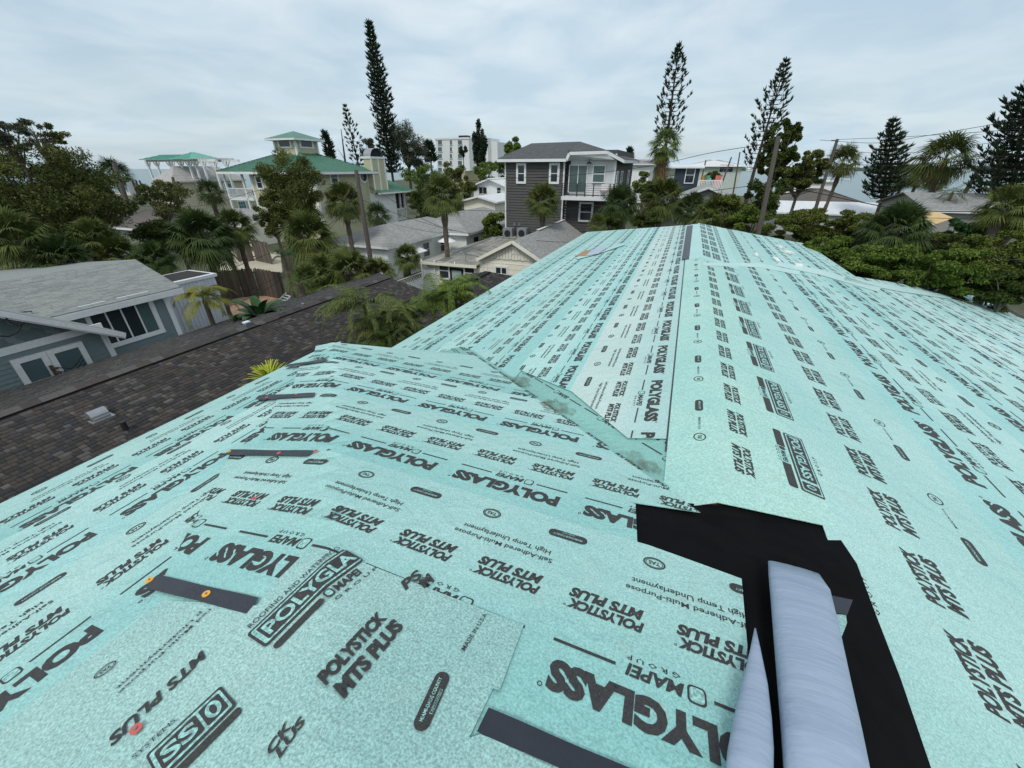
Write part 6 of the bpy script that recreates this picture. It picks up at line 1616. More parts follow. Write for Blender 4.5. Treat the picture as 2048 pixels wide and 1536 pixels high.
fence('brown board fence behind the sand path under the green-roofed house', [(463, 479), (500, 478), (536, 484)], 2.0)
fence('dark weathered board fence running from the white annex past the banana plant', [(425, 545), (470, 538), (505, 535), (560, 544)], 1.9)
fence('dark board fence right of the traveller palm', [(562, 497), (600, 503), (650, 512)], 2.0)
pot = thing('plant_pot', 'square terracotta planter on the peach patio', 'planter', W(*on_z(447, 655, 0)[:2], 0), -AZ)
c = on_z(447, 636, .5); pot.location = W(c[0], c[1], 0); M_TERR = paint('terracotta', (.34, .15, .09))
mb = MB(); mb.hexa([(-.3, -.3, 0), (.3, -.3, 0), (.3, .3, 0), (-.3, .3, 0), (-.4, -.4, .5), (.4, -.4, .5), (.4, .4, .5), (-.4, .4, .5)]); mb.build('pot', M_TERR, pot)
mb = MB(); mb.box(-.42, .42, -.42, .42, .47, .52); mb.build('rim', M_TERR, pot)
c = on_z(566, 606, .5); lc = thing('garden_lounge_chair', 'white slatted garden lounger tipped up behind the dark ridge', 'garden chair', W(c[0], c[1], 0), -.6)
mb = MB()
for k in range(6): mb.box(-.35, .35, -.5 + k * .17, -.38 + k * .17, .35 + k * .10, .38 + k * .10)
mb.build('slats', M_TRIM, lc)
for x in (-.36, .36): mb = MB(); mb.beam((x, -.55, .33), (x, .55, .98), .05, .05); mb.beam((x, -.4, .4), (x, -.45, 0), .04, .04); mb.beam((x, .3, .8), (x, .5, 0), .04, .04); mb.build('frame', M_TRIM, lc)

# ------------------------------------------------------------------ plants
def leaf_mat(name, c1, c2, scale=.6, rough=.7, c3=None):
    m = bpy.data.materials.new(name); nt, N, L, B = nodes_of(m)
    tc = N.new('ShaderNodeTexCoord'); n = N.new('ShaderNodeTexNoise'); n.inputs['Scale'].default_value = scale; n.inputs['Detail'].default_value = 3
    L.new(tc.outputs['Object'], n.inputs['Vector'])
    r = N.new('ShaderNodeMapRange'); r.inputs['From Min'].default_value = .35; r.inputs['From Max'].default_value = .65; L.new(n.outputs['Fac'], r.inputs['Value'])
    mx = N.new('ShaderNodeMix'); mx.data_type = 'RGBA'; mx.inputs['A'].default_value = (*c1, 1); mx.inputs['B'].default_value = (*c2, 1); L.new(r.outputs['Result'], mx.inputs['Factor'])
    f = N.new('ShaderNodeTexNoise'); f.inputs['Scale'].default_value = scale * 22; f.inputs['Detail'].default_value = 2; L.new(tc.outputs['Object'], f.inputs['Vector'])
    fr = N.new('ShaderNodeMapRange'); fr.inputs['From Min'].default_value = .35; fr.inputs['From Max'].default_value = .65; fr.inputs['To Min'].default_value = .6; fr.inputs['To Max'].default_value = 1.45; L.new(f.outputs['Fac'], fr.inputs['Value'])
    m2 = N.new('ShaderNodeMix'); m2.data_type = 'RGBA'; m2.blend_type = 'MULTIPLY'; m2.inputs['Factor'].default_value = 1; L.new(mx.outputs['Result'], m2.inputs['A']); L.new(fr.outputs['Result'], m2.inputs['B'])
    L.new(m2.outputs['Result'], B.inputs['Base Color']); B.inputs['Roughness'].default_value = rough; B.inputs['Specular IOR Level'].default_value = .18
    MATS[name] = m; return m
LF_DARK = leaf_mat('leaf_dark', (.034, .056, .012), (.068, .092, .019))
LF_OLIVE = leaf_mat('leaf_olive', (.062, .078, .018), (.105, .118, .030))
LF_MID = leaf_mat('leaf_mid', (.060, .100, .015), (.105, .150, .024))
LF_HEDGE = leaf_mat('leaf_hedge', (.060, .082, .015), (.108, .130, .024))
LF_YEL = leaf_mat('leaf_yellowish', (.13, .145, .022), (.21, .20, .035), 1.5)
LF_GLOSS = leaf_mat('leaf_glossy', (.020, .060, .016), (.035, .085, .024), 1.0, .4)
LF_PINE = leaf_mat('leaf_pine', (.018, .034, .018), (.034, .055, .027), 1.0, .7)
LF_CAS = leaf_mat('leaf_casuarina', (.055, .066, .045), (.085, .095, .062), .5, .8)
LF_PALM = leaf_mat('leaf_palm', (.062, .088, .022), (.110, .130, .036), .8)
LF_PALMD = leaf_mat('leaf_palm_dark', (.034, .058, .017), (.060, .088, .026), .8)
LF_DRY = leaf_mat('leaf_dry', (.22, .155, .080), (.15, .095, .048), 1.2, .9)
BARK = mat('bark_grey', (.17, .145, .12), (.09, .075, .06), 3, .95, .6, 12, stretch=(1, 1, .3))
BARKD = mat('bark_dark', (.07, .055, .045), (.035, .028, .024), 3, .95, .6, 14, stretch=(1, 1, .3))
BARKP = mat('palm_bark', (.16, .13, .10), (.085, .068, .052), 4, .95, .7, 8, stretch=(1, 1, 3))
def rnd_dirs(n, g):
    v = g.normal(size=(n, 3)); return v / np.linalg.norm(v, axis=1)[:, None]
def quads(C, U, Vv):
    """diamond leaves: centre, half-length vector, half-width vector"""
    P = np.stack([C - U, C + Vv, C + U, C - Vv], 1).reshape(-1, 3)
    F = np.arange(len(P)).reshape(-1, 4); return P, F
def leaf_cloud(g, centers, radii, per, size, droop=.2, flat=.35):
    n = len(centers) * per
    C0 = np.repeat(centers, per, 0); R0_ = np.repeat(radii, per, 0)
    d = rnd_dirs(n, g); r = g.random(n) ** .45
    C = C0 + d * r[:, None] * R0_
    u = rnd_dirs(n, g) + d * .9; u[:, 2] -= droop; u /= np.linalg.norm(u, axis=1)[:, None]
    w = np.cross(u, rnd_dirs(n, g)); w /= np.linalg.norm(w, axis=1)[:, None] + 1e-9
    s = size * g.uniform(.6, 1.3, n)[:, None]
    return quads(C, u * s, w * s * flat)
def base_at(px, py, D):
    """world foot and height above ground of the point seen at px, py at forward distance D"""
    c = at_y(px, py, D); v = W(c[0], c[1]); return v.x, v.y, c[2]
def px_m(D, py=337):
    """metres per photograph pixel at forward distance D"""
    d = sight(1024, py); return D / d[3] / 800.0
def broadleaf(label, cpx, cpy, D, rx_px, ry_px, leaf=LF_MID, n=26, per=230, size=.13, seed=0, name='broadleaf_tree', bark=BARK, cat='tree', gaps=.55, trunk_px=None, group=None, squash=1.0, droop=.2, flat=.4, low=0.15, bush=False):
    g = np.random.default_rng(seed + 1000); x, y, z = base_at(cpx, cpy, D); k = px_m(D, cpy)
    rx, rz = rx_px * k, ry_px * k; ry = rx * squash
    tx, ty = x, y
    t = thing(name, label, cat, (x, y, 0), 0, group)
    cent = []; rad = []
    for i in range(n):
        d = rnd_dirs(1, g)[0]; r = g.random() ** .42 * .86
        c = np.array([d[0] * rx * r, d[1] * ry * r, z + d[2] * rz * r]); 
        c[2] = max(c[2], low * z)
        if bush and i % 2: c[2] *= g.uniform(.12, .8)
        cent.append(c); q = g.uniform(.20, .36) * gaps / .55
        rad.append([rx * q * g.uniform(.8, 1.3), ry * q * g.uniform(.8, 1.3), rz * q * g.uniform(.7, 1.0)])
    cent = np.array(cent); rad = np.array(rad)
    P, F = leaf_cloud(g, cent, rad, per, size, droop, flat)
    link('crown', fast_mesh('crown', P, F, leaf), t)
    mb = MB(); h0 = max(z - rz * .9, z * .12); rt_ = max(.06, min(.3, rz * .07)); bend = g.uniform(-.3, .3, 2)
    mb.tube([(0, 0, 0), (bend[0] * .5, bend[1] * .5, h0 * .5), (bend[0], bend[1], h0)], [rt_ * 1.3, rt_, rt_ * .85], 7)
    mb.build('trunk', bark, t)
    mb = MB()
    for i in range(0, n, max(1, n // 14)):
        c = cent[i]; m_ = [bend[0] + (c[0] - bend[0]) * .5, bend[1] + (c[1] - bend[1]) * .5, h0 + (c[2] - h0) * .42 + .1]
        mb.tube([(bend[0], bend[1], h0 * .95), m_, tuple(c)], [rt_ * .55, rt_ * .32, rt_ * .09], 5, cap=False)
    mb.build('limbs', bark, t)
    return t
def fan_frond_arrays(g, org, az, el, stalk, R, blades=17, fold=.25, dry=False, droopk=.35):
    """one palmate leaf: stalk then a fan of pointed blades"""
    d = np.array([math.cos(el) * math.cos(az), math.cos(el) * math.sin(az), math.sin(el)]); side = np.array([-math.sin(az), math.cos(az), 0]); up = np.cross(d, side) * -1
    up = np.cross(side, d) * -1 if np.cross(d, side)[2] > 0 else np.cross(d, side); up = np.cross(d, side); up = up if up[2] > 0 else -up
    tip = org + d * stalk; V = []; F = []
    for k in range(blades):
        a = (k / (blades - 1) - .5) * 2 * 1.9
        bd = d * math.cos(a) + side * math.sin(a) - up * (fold * abs(math.sin(a))); bd /= np.linalg.norm(bd)
        L_ = R * (1 - .18 * abs(a) / 1.9) * g.uniform(.85, 1.08); w = np.cross(bd, up); w /= np.linalg.norm(w) + 1e-9; w *= R * .032
        mid = tip + bd * L_ * .55 + np.array([0, 0, -.06 * R]); end = tip + bd * L_ + np.array([0, 0, -droopk * R * g.uniform(.6, 1.2)])
        b = len(V); V += [tip, mid + w, end, mid - w]; F.append((b, b + 1, b + 2, b + 3))
    b = len(V); s = side * .02; V += [org - s, org + s, tip + s, tip - s]; F.append((b, b + 1, b + 2, b + 3))
    return V, F
def fan_palm(label, cpx, cpy, D, r_px, seed=0, leaves=34, leaf=LF_PALM, dry=5, name='sabal_palm', trunk=True, group='sabal palms among the houses', skirt=0, blades=17, lean=0.0, wind=0.0):
    g = np.random.default_rng(seed + 500); x, y, z = base_at(cpx, cpy, D); k = px_m(D, cpy); R = r_px * k
    R *= 1.18; t = thing(name, label, 'palm tree', (x, y, 0), 0, group)
    V = []; F = []; V2 = []; F2 = []
    org = np.array([0, 0, z])
    for i in range(leaves):
        az = i * 2.399 + g.uniform(-.3, .3); q = i / leaves; el = math.radians(82 - 125 * q + g.uniform(-10, 10))
        o = org + np.array([wind * .15, 0, 0])
        v, f = fan_frond_arrays(g, o, az, el, R * .48 * g.uniform(.8, 1.1), R * .52 * g.uniform(.85, 1.15), int(blades * 1.35), droopk=.30 + .2 * q)
        if wind: v = [p + np.array([wind * (np.linalg.norm(p - org) / R) ** 1.5 * R * .5, 0, 0]) for p in v]
        b = len(V); V += v; F += [tuple(b + j for j in q_) for q_ in f]
    for i in range(dry + skirt):
        az = g.uniform(0, 6.28); el = math.radians(g.uniform(-75, -45)); o = org - np.array([0, 0, R * (.1 + (i / max(1, skirt)) * 1.2 if i < skirt else .05)])
        v, f = fan_frond_arrays(g, o, az, el, R * .3, R * .42, 11, droopk=.5); b = len(V2); V2 += v; F2 += [tuple(b + j for j in q_) for q_ in f]
    link('fronds', fast_mesh('fronds', np.array(V), np.array(F), leaf), t)
    if V2: link('dead_fronds', fast_mesh('dead_fronds', np.array(V2), np.array(F2), LF_DRY), t)
    if trunk:
        mb = MB(); n = 14; rt_ = max(.10, min(.15, R * .09)); pts = [(lean * (j / n - 1) * z * .3 * (1 - j / n), 0, z * j / n) for j in range(n + 1)]; mb.tube(pts, [rt_ * (1.0 + .25 * (j % 2)) * (1.25 if j > n * .75 else 1) for j in range(n + 1)], 9); mb.build('trunk', BARKP, t)
    return t
def pinnate_frond(g, org, az, el0, L_, bend, lw, ll, n=22, curl=0.0):
    V = []; F = []; p = np.array(org, float); el = el0; side = np.array([-math.sin(az), math.cos(az), 0]); pts = [p.copy()]; ds = L_ / n
    for k in range(n):
        d = np.array([math.cos(el) * math.cos(az), math.cos(el) * math.sin(az), math.sin(el)]); p = p + d * ds; pts.append(p.copy()); el -= bend / n
        t = (k + 1) / n; 
        if t < .12: continue
        l = ll * math.sin(min(1, t * 1.25 + .15) * math.pi * .93 if t > .4 else math.pi * .5 * (t / .4) ** .5 * .95 + .05) ; l = max(l, ll * .25)
        nrm = np.cross(d, side); nrm = nrm if nrm[2] > 0 else -nrm
        for s in (-1, 1):
            ld = side * s * .85 + d * .65 + nrm * g.uniform(-.1, .25) + np.array([0, 0, -.25]); ld /= np.linalg.norm(ld); w = d * lw * .5
            b = len(V); m_ = p + ld * l * .5; e = p + ld * l + np.array([0, 0, -l * .28]); V += [p - w * .5, m_ - w, e, m_ + w]; F.append((b, b + 1, b + 2, b + 3))
    for k in range(n):
        b = len(V); s = side * .018 * (1 - k / n * .7); V += [pts[k] - s, pts[k] + s, pts[k + 1] + s, pts[k + 1] - s]; F.append((b, b + 1, b + 2, b + 3))
    return V, F
def feather_palm(label, cpx, cpy, D, r_px, seed=0, leaves=14, leaf=LF_MID, trunk_r=.09, name='feather_palm', el=(75, -10), bend=1.6, base_z=None, group=None, lw=.03, ll=.35, wind=0, n=22, lean=0):
    g = np.random.default_rng(seed + 90); x, y, z = base_at(cpx, cpy, D); R = r_px * px_m(D, cpy)
    t = thing(name, label, 'palm tree', (x, y, 0), 0, group); V = []; F = []
    for i in range(leaves):
        az = i * 2.399 + g.uniform(-.3, .3); e = math.radians(el[0] + (el[1] - el[0]) * i / leaves + g.uniform(-8, 8))
        v, f = pinnate_frond(g, (0, 0, z), az, e, R * 1.25 * g.uniform(.85, 1.1), bend * g.uniform(.8, 1.2), lw * R, ll * R, n)
        if wind: v = [p + np.array([wind * (np.linalg.norm(p - np.array([0, 0, z])) / R) ** 1.6 * R * .5, 0, 0]) for p in v]
        b = len(V); V += v; F += [tuple(b + j for j in q) for q in f]
    link('fronds', fast_mesh('fronds', np.array(V), np.array(F), leaf), t)
    mb = MB(); mb.tube([(lean * z * .35, 0, 0), (lean * z * .22, 0, z * .35), (lean * z * .07, 0, z * .7), (0, 0, z)], [trunk_r * 1.4, trunk_r * 1.1, trunk_r, trunk_r * .9], 9); mb.build('trunk', BARKP, t)
    return t
def clump_palm(label, cpx, cpy, D, r_px, seed, leaves=34, stems=8, base_z=0, leaf=LF_GLOSS, group=None):
    """areca: many arching feather leaves from a bundle of thin canes"""
    g = np.random.default_rng(seed + 44); x, y, z = base_at(cpx, cpy, D); R = r_px * px_m(D, cpy)
    t = thing('areca_palm', label, 'palm tree', (x, y, 0), 0, group); V = []; F = []; mb = MB()
    for s in range(stems):
        a = g.uniform(0, 6.28); r = g.uniform(.1, .45) * R; hz = z * g.uniform(.72, 1.0); tx, ty = r * math.cos(a), r * math.sin(a)
        mb.tube([(tx * .4, ty * .4, 0), (tx * .7, ty * .7, hz * .5), (tx, ty, hz)], [.05, .045, .04], 6)
        for i in range(leaves // stems):
            az = a + g.uniform(-1.8, 1.8); e = math.radians(g.uniform(35, 85)); v, f = pinnate_frond(g, (tx, ty, hz), az, e, R * g.uniform(.95, 1.35), g.uniform(1.6, 2.5), .030 * R, .36 * R, 34)
            b = len(V); V += v; F += [tuple(b + j for j in q) for q in f]
    link('fronds', fast_mesh('fronds', np.array(V), np.array(F), leaf), t); mb.build('canes', mat('cane_green', (.16, .17, .05), (.10, .12, .04), 5, .6), t); return t
def norfolk(label, top, bot, D, w_px, seed=0, whorls=34, sparse=.5, dense_top=.25, up=.35, shape=1.0, tuft=.16, group='norfolk pines above the rooftops', name='norfolk_pine', nmax=8, droop=0.0, lean_top=0.0):
    """columnar conifer with whorled, up-curved branches ending in brushes. top/bot in photograph pixels on the trunk line"""
    g = np.random.default_rng(seed + 300); tx, ty, tz = base_at(*top, D); bx, by, bz = base_at(*bot, D); k = px_m(D, top[1]); Wd = w_px * k
    t = thing(name, label, 'pine tree', (bx, by, 0), 0, group)
    sl = (tx - bx) / max(1e-6, (tz - bz))
    P = lambda z: np.array([sl * (z - bz) * (1 if z > bz else .3), 0, z])
    H = tz; lo = bz
    C = []; U = []; Vv = []; mb = MB()
    for w in range(whorls):
        q = w / (whorls - 1); z = lo + (H - lo) * (q ** .95) * .985; p0 = P(z)
        prof = min(1.0, ((1 - q) ** .75) * 1.55 * shape + .05) * (.80 + .2 * math.sin(w * 2.3 + seed)); nb_ = max(4, int(round(nmax * (1 - .25 * q))))
        for b in range(nb_):
            az = w * .9 + 2 * math.pi * b / nb_ + g.uniform(-.2, .2); L_ = Wd * prof * g.uniform(.75, 1.08)
            if g.random() < .10: L_ *= .45
            dd = np.array([math.cos(az), math.sin(az), 0]); e = p0 + dd * L_ + np.array([0, 0, up * L_]); m_ = p0 + dd * L_ * .6 + np.array([0, 0, -droop * L_])
            if L_ > .25: mb.tube([tuple(p0), tuple(m_), tuple(e)], [.03 + .008 * L_, .028, .012], 4, cap=False)
            bare = sparse if q < 1 - dense_top else sparse * .3
            ns = max(2, int((1 - bare) * L_ / (tuft * .55)) + 1)
            for s in range(ns):
                f = bare + (1 - bare) * (s + .7 * g.random()) / ns
                c = p0 * (1 - f) ** 2 + 2 * m_ * f * (1 - f) + e * f * f; tg = (m_ - p0) * (1 - f) + (e - m_) * f; tg = tg / (np.linalg.norm(tg) + 1e-9)
                for r in range(9):
                    dr = rnd_dirs(1, g)[0]; dr[2] = abs(dr[2]) * .8; dr = dr * .75 + tg * .9 + np.array([0, 0, .35]); dr /= np.linalg.norm(dr); l = tuft * (1.25 if s == ns - 1 else .85) * g.uniform(.6, 1.2)
                    sd = np.cross(dr, rnd_dirs(1, g)[0]); sd /= np.linalg.norm(sd) + 1e-9
                    C.append(c + dr * l * .5); U.append(dr * l * .5); Vv.append(sd * l * .11)
    Pq, Fq = quads(np.array(C), np.array(U), np.array(Vv))
    link('needles', fast_mesh('needles', Pq, Fq, LF_PINE), t); mb.build('branches', BARKD, t)
    mb = MB(); zz = [0, max(bz * .5, .1), max(bz, .2), (bz + tz) / 2, tz + .25]; mb.tube([tuple(P(z)) for z in zz], [.32, .27, .20, .11, .02], 8); mb.build('trunk', BARKD, t)
    return t

# --- skyline pines
norfolk('tallest dark Norfolk pine rising left of centre above the green chimney house', (738, 46), (784, 345), 80, 27, 1, whorls=40, sparse=.06, dense_top=.4, up=.28, shape=1.05, tuft=.66, nmax=9)
norfolk('tall open Norfolk pine with tufted branches above the shaggy palm', (1358, 92), (1334, 275), 62, 33, 2, whorls=22, sparse=.76, dense_top=.14, up=.36, shape=1.0, tuft=.50, nmax=6)
norfolk('leaning open Norfolk pine with a dense tip right of the shaggy palm', (1572, 122), (1510, 335), 62, 36, 3, whorls=24, sparse=.68, dense_top=.18, up=.38, shape=1.05, tuft=.52, nmax=7)
norfolk('conical Norfolk pine with layered boughs in front of the bay', (1786, 243), (1765, 395), 52, 46, 4, whorls=17, sparse=.08, dense_top=.3, up=.20, shape=.85, tuft=.50, nmax=11, droop=.1)
norfolk('dark Norfolk pine cut off by the right edge of the photo', (2062, 165), (2020, 400), 34, 88, 5, whorls=19, sparse=.08, dense_top=.3, up=.22, shape=.9, tuft=.44, nmax=12, droop=.08)
norfolk('thin wind-worn Norfolk pine left of the tallest pine', (690, 213), (718, 335), 100, 17, 6, whorls=15, sparse=.75, dense_top=.3, up=.4, tuft=.62, nmax=6)
norfolk('short dark Norfolk pine just right of the cupola roof', (650, 268), (664, 325), 110, 9, 7, whorls=12, sparse=.4, dense_top=.4, up=.3, tuft=1.0, nmax=6)
norfolk('tiny Norfolk pine at the left of the apartment block', (857, 288), (862, 325), 120, 12, 8, whorls=10, sparse=.4, dense_top=.4, up=.3, tuft=1.2, nmax=6)
norfolk('tiny distant Norfolk pine over the grey hipped roof', (1259, 300), (1260, 322), 150, 5, 9, whorls=8, sparse=.1, dense_top=.4, up=.3, tuft=1.2, nmax=5)
dt = thing('dead_trunk', 'bare dead trunk between the two small pines', 'dead tree', (0, 0, 0)); x, y, z = base_at(690, 320, 105); x2, y2, z2 = base_at(682, 258, 105); dt.location = (x, y, 0)
mb = MB(); mb.tube([(0, 0, 0), (0, 0, z), (x2 - x, 0, z2)], [.3, .22, .06], 7); mb.build('trunk', BARKD, dt); mb = MB(); mb.tube([(0, 0, z), (-1.2, 0, z + 2.2)], [.08, .03], 5); mb.tube([((x2 - x) * .6, 0, z + (z2 - z) * .6), (.9, 0, z + (z2 - z) * .75)], [.06, .02], 5); mb.build('snag', BARKD, dt)

# --- casuarinas and skyline trees
CG = 'feathery grey-green trees on the skyline'
broadleaf('feathery grey-green casuarina right behind the tallest pine', 812, 290, 95, 38, 42, LF_CAS, 30, 260, .34, 11, 'casuarina', BARKD, group=CG, droop=.5, flat=.16, low=.3)
broadleaf('low casuarina left of the tallest pine beside the chimney', 738, 300, 100, 24, 20, LF_CAS, 16, 160, .34, 12, 'casuarina', BARKD, group=CG, droop=.5, flat=.16, low=.3)
broadleaf('thin casuarina filling in right of the chimney', 835, 325, 100, 28, 22, LF_CAS, 16, 160, .34, 13, 'casuarina', BARKD, group=CG, droop=.5, flat=.16, low=.3)
broadleaf('tall dark tree in front of the white apartment block', 958, 290, 150, 16, 44, LF_PINE, 26, 200, .45, 14, 'dark_tree', BARKD, low=.3)
broadleaf('small dark bush-headed tree on the left of the apartment block front', 925, 302, 150, 9, 12, LF_PINE, 10, 120, .4, 15, 'dark_tree', BARKD, low=.3)
broadleaf('round green tree between the apartment block and the tall grey house', 1030, 302, 90, 26, 26, LF_MID, 22, 200, .28, 16, low=.2)
for i, (px, py, D, rx, ry, lf, lab) in enumerate((
    (845, 352, 70, 42, 26, LF_MID, 'broad green tree behind the sabal palm left of centre'), (905, 345, 72, 30, 22, LF_OLIVE, 'olive tree right behind the tall sabal palm'),
    (970, 345, 75, 34, 22, LF_MID, 'green tree below the dark tree of the apartment block'), (842, 396, 55, 20, 30, LF_DARK, 'dark green tree beside the screened porch wing'),
    (936, 372, 66, 20, 18, LF_OLIVE, 'small olive tree left of the white gabled house'), (1008, 330, 80, 22, 16, LF_DARK, 'dark bush against the left corner of the tall grey house'),
    (985, 446, 40, 28, 24, LF_MID, 'low green shrubs in front of the white low gable'))):
    broadleaf(lab, px, py, D, rx, ry, lf, 34, 260, .15, 20 + i, bush=True, group='leafy trees filling the middle distance')

# --- big trees on the left
broadleaf('huge dark spreading tree filling the left edge', 70, 395, 21, 165, 115, LF_OLIVE, 150, 420, .062, 31, 'mangrove_tree', BARK, gaps=.29, droop=.1, low=.3)
broadleaf('dark lower crown left of the brown-roofed house', 165, 400, 24, 85, 80, LF_DARK, 80, 400, .062, 32, 'mangrove_tree', BARK, gaps=.38, low=.3)
broadleaf('loose-limbed olive tree reaching up at the top left corner', 10, 268, 20, 55, 45, LF_CAS, 30, 150, .055, 33, 'sparse_tree', BARK, gaps=.34, low=.5)
broadleaf('thin-leaved branch tops against the sky left of the sea', 88, 268, 22, 42, 32, LF_OLIVE, 26, 120, .055, 34, 'sparse_tree', BARK, gaps=.34, low=.5)
broadleaf('open-branched tree in front of the cream beach house', 330, 395, 27, 55, 45, LF_OLIVE, 46, 210, .06, 35, 'sparse_tree', BARK, gaps=.34, low=.4)
broadleaf('bushy tree below the open-branched tree left of the fence', 345, 470, 25, 75, 38, LF_DARK, 60, 320, .07, 36, 'broadleaf_tree', BARK, gaps=.42)
broadleaf('tall olive tree with a leaning trunk before the green-roofed house', 590, 385, 31, 72, 78, LF_OLIVE, 110, 420, .065, 37, 'leaning_tree', BARK, gaps=.36, low=.35)
broadleaf('side crown of the leaning tree in front of the yellow wall', 545, 430, 30, 38, 46, LF_OLIVE, 46, 340, .065, 38, 'leaning_tree', BARK, gaps=.38, low=.3)
# --- sabal palms
SB = [(230, 350, 47, 34, 'sabal palm standing against the sea beside the tilted utility pole', LF_PALMD), (420, 385, 30, 30, 'small sabal palm head in front of the cream beach house wall', LF_PALMD),
      (618, 478, 23, 58, 'yellowish sabal palm in front of the leaning tree', LF_PALM), (688, 405, 32, 42, 'sabal palm close left of the utility pole', LF_PALM), (755, 432, 38, 30, 'sabal palm right of the utility pole before the white wing', LF_PALMD),
      (886, 392, 27, 44, 'tall lone sabal palm in front of the bungalow roofs', LF_PALM), (1086, 402, 30, 38, 'round-headed sabal palm against the tall grey house', LF_PALM),
      (1240, 410, 30, 42, 'dark sabal palm at the right foot of the grey house balcony', LF_PALMD), (1325, 398, 36, 46, 'sabal palm right below the shaggy palm', LF_PALM), (1432, 432, 27, 48, 'wide sabal palm beyond the end of the mint ridge', LF_PALM),
      (1195, 447, 26, 22, 'low sabal palm tuft at the far left corner of the mint roof', LF_PALM), (1380, 420, 30, 36, 'small sabal palm under the grey gable', LF_PALMD)]
for i, (px, py, D, r, lab, lf) in enumerate(SB): fan_palm(lab, px, py, D, r, i, leaves=62 if r > 35 else 46, leaf=lf, blades=19 if r > 35 else 13)
for i, (px, py, D, r, lab) in enumerate(((35, 480, 17, 64, 'large fan palm at the left edge above the blue-grey house'), (120, 520, 17, 56, 'fan palm with yellowing fronds above the light shingle roof'), (240, 515, 19, 50, 'fan palm behind the ridge of the blue-grey house'), (405, 478, 22, 64, 'big dark fan palm above the white annex'), (190, 478, 19, 45, 'fan palm in front of the brown roof'), (310, 520, 19, 40, 'fan palm right of the light shingle ridge end'), (470, 455, 24, 40, 'fan palm head left of the brown fence'))):
    fan_palm(lab, px, py, D, r, 40 + i, leaves=48, leaf=LF_PALMD if i % 2 else LF_PALM, blades=23, dry=3, group='fan palms behind the blue-grey house')
for i, (px, py, D, r, lab) in enumerate(((700, 545, 19, 55, 'fan palm clump at the near corner of the white bungalow'), (650, 548, 19, 45, 'fan palm clump left of the bungalow corner'), (755, 550, 20, 40, 'fan palm clump in front of the bungalow awning'), (815, 515, 24, 30, 'yellow-green shrub palm between bungalow and cream house'), (620, 560, 18, 38, 'dark cycad-like fan palm beside the board fence'))):
    fan_palm(lab, px, py, D, r, 60 + i, leaves=46, leaf=LF_PALM, blades=21, dry=2, trunk=(i != 3), group='fan palms around the white bungalow')
fan_palm('shaggy fan palm with a long skirt of dead fronds under the open pine', 1330, 292, 40, 36, 80, leaves=36, leaf=LF_MID, name='skirted_palm', group=None, skirt=70, dry=4)
WG = 'wind-blown fan palms by the bay'
for i, (px, py, D, r, lab) in enumerate(((1686, 325, 46, 36, 'wind-blown fan palm just right of the right utility pole'), (1893, 318, 40, 54, 'big-headed wind-blown palm with brown skirts before the bay'), (1812, 352, 60, 28, 'first of the three slim palms right of the conical pine'), (1836, 360, 62, 18, 'middle of the three slim palms right of the conical pine'), (1876, 362, 55, 26, 'last of the three slim palms, under the big-headed palm'))):
    fan_palm(lab, px, py, D, r, 90 + i, leaves=46, leaf=LF_PALM, dry=14, blades=15, group=WG, wind=-.35 if i else -.2, lean=.35)
feather_palm('coconut palm with streaming fronds at the right before the dark pine', 1968, 322, 38, 50, 3, 16, LF_PALMD, .16, 'coconut_palm', (60, -35), 1.3, ll=.30, lw=.03, wind=-.7, lean=-.55)
feather_palm('low dark date palm below the wind-blown palms', 1905, 385, 34, 34, 4, 16, LF_DARK, .12, 'date_palm', (60, -25), 1.3, ll=.25)
feather_palm('young foxtail palm with four plume fronds beside the blue-grey house', 408, 600, 12.5, 58, 5, 9, LF_YEL, .075, 'foxtail_palm', (78, 15), 2.2, ll=.48, lw=.022, n=90)
feather_palm('small young palm beyond the dark fence', 565, 512, 20, 26, 7, 10, LF_GLOSS, .1, 'traveller_palm', (70, 5), 1.2, ll=.34, lw=.07, n=14)
feather_palm('shaggy dark date palm right of the banana plant', 598, 565, 16, 40, 8, 14, LF_DARK, .16, 'date_palm', (65, -20), 1.5, ll=.22, lw=.02, n=26)
# --- areca palms tucked beside the mint roof
clump_palm('large areca palm clump filling the gap between dark roof and mint roof', 752, 590, 9.8, 90, 1, 60, 8, leaf=LF_PALM)
clump_palm('areca palm clump touching the left edge of the long mint slope', 874, 584, 10.8, 86, 2, 56, 8, leaf=LF_MID)
clump_palm('dark areca undergrowth below the two areca clumps', 800, 655, 9.2, 72, 3, 60, 8, leaf=LF_DARK)
# yellow tuft by the wing eave
g = np.random.default_rng(5); x, y, z = base_at(540, 752, 4.9); tf = thing('yellow_cycad', 'bright yellow-green spiky palm crown poking up beside the wing eave', 'palm tree', (x, y, 0)); V = []; F = []
for i in range(190):
    az = g.uniform(0, 6.28); v, f = pinnate_frond(g, (0, 0, z - .14), az, math.radians(g.uniform(0, 88)), .36 * g.uniform(.85, 1.1), .9, .006, .045, 22); b = len(V); V += v; F += [tuple(b + j for j in q) for q in f]
link('fronds', fast_mesh('fronds', np.array(V), np.array(F), leaf_mat('leaf_lime', (.30, .36, .03), (.40, .40, .05), 6)), tf); mb = MB(); mb.tube([(0, 0, 0), (0, 0, z)], .06, 8); mb.build('trunk', BARKP, tf)
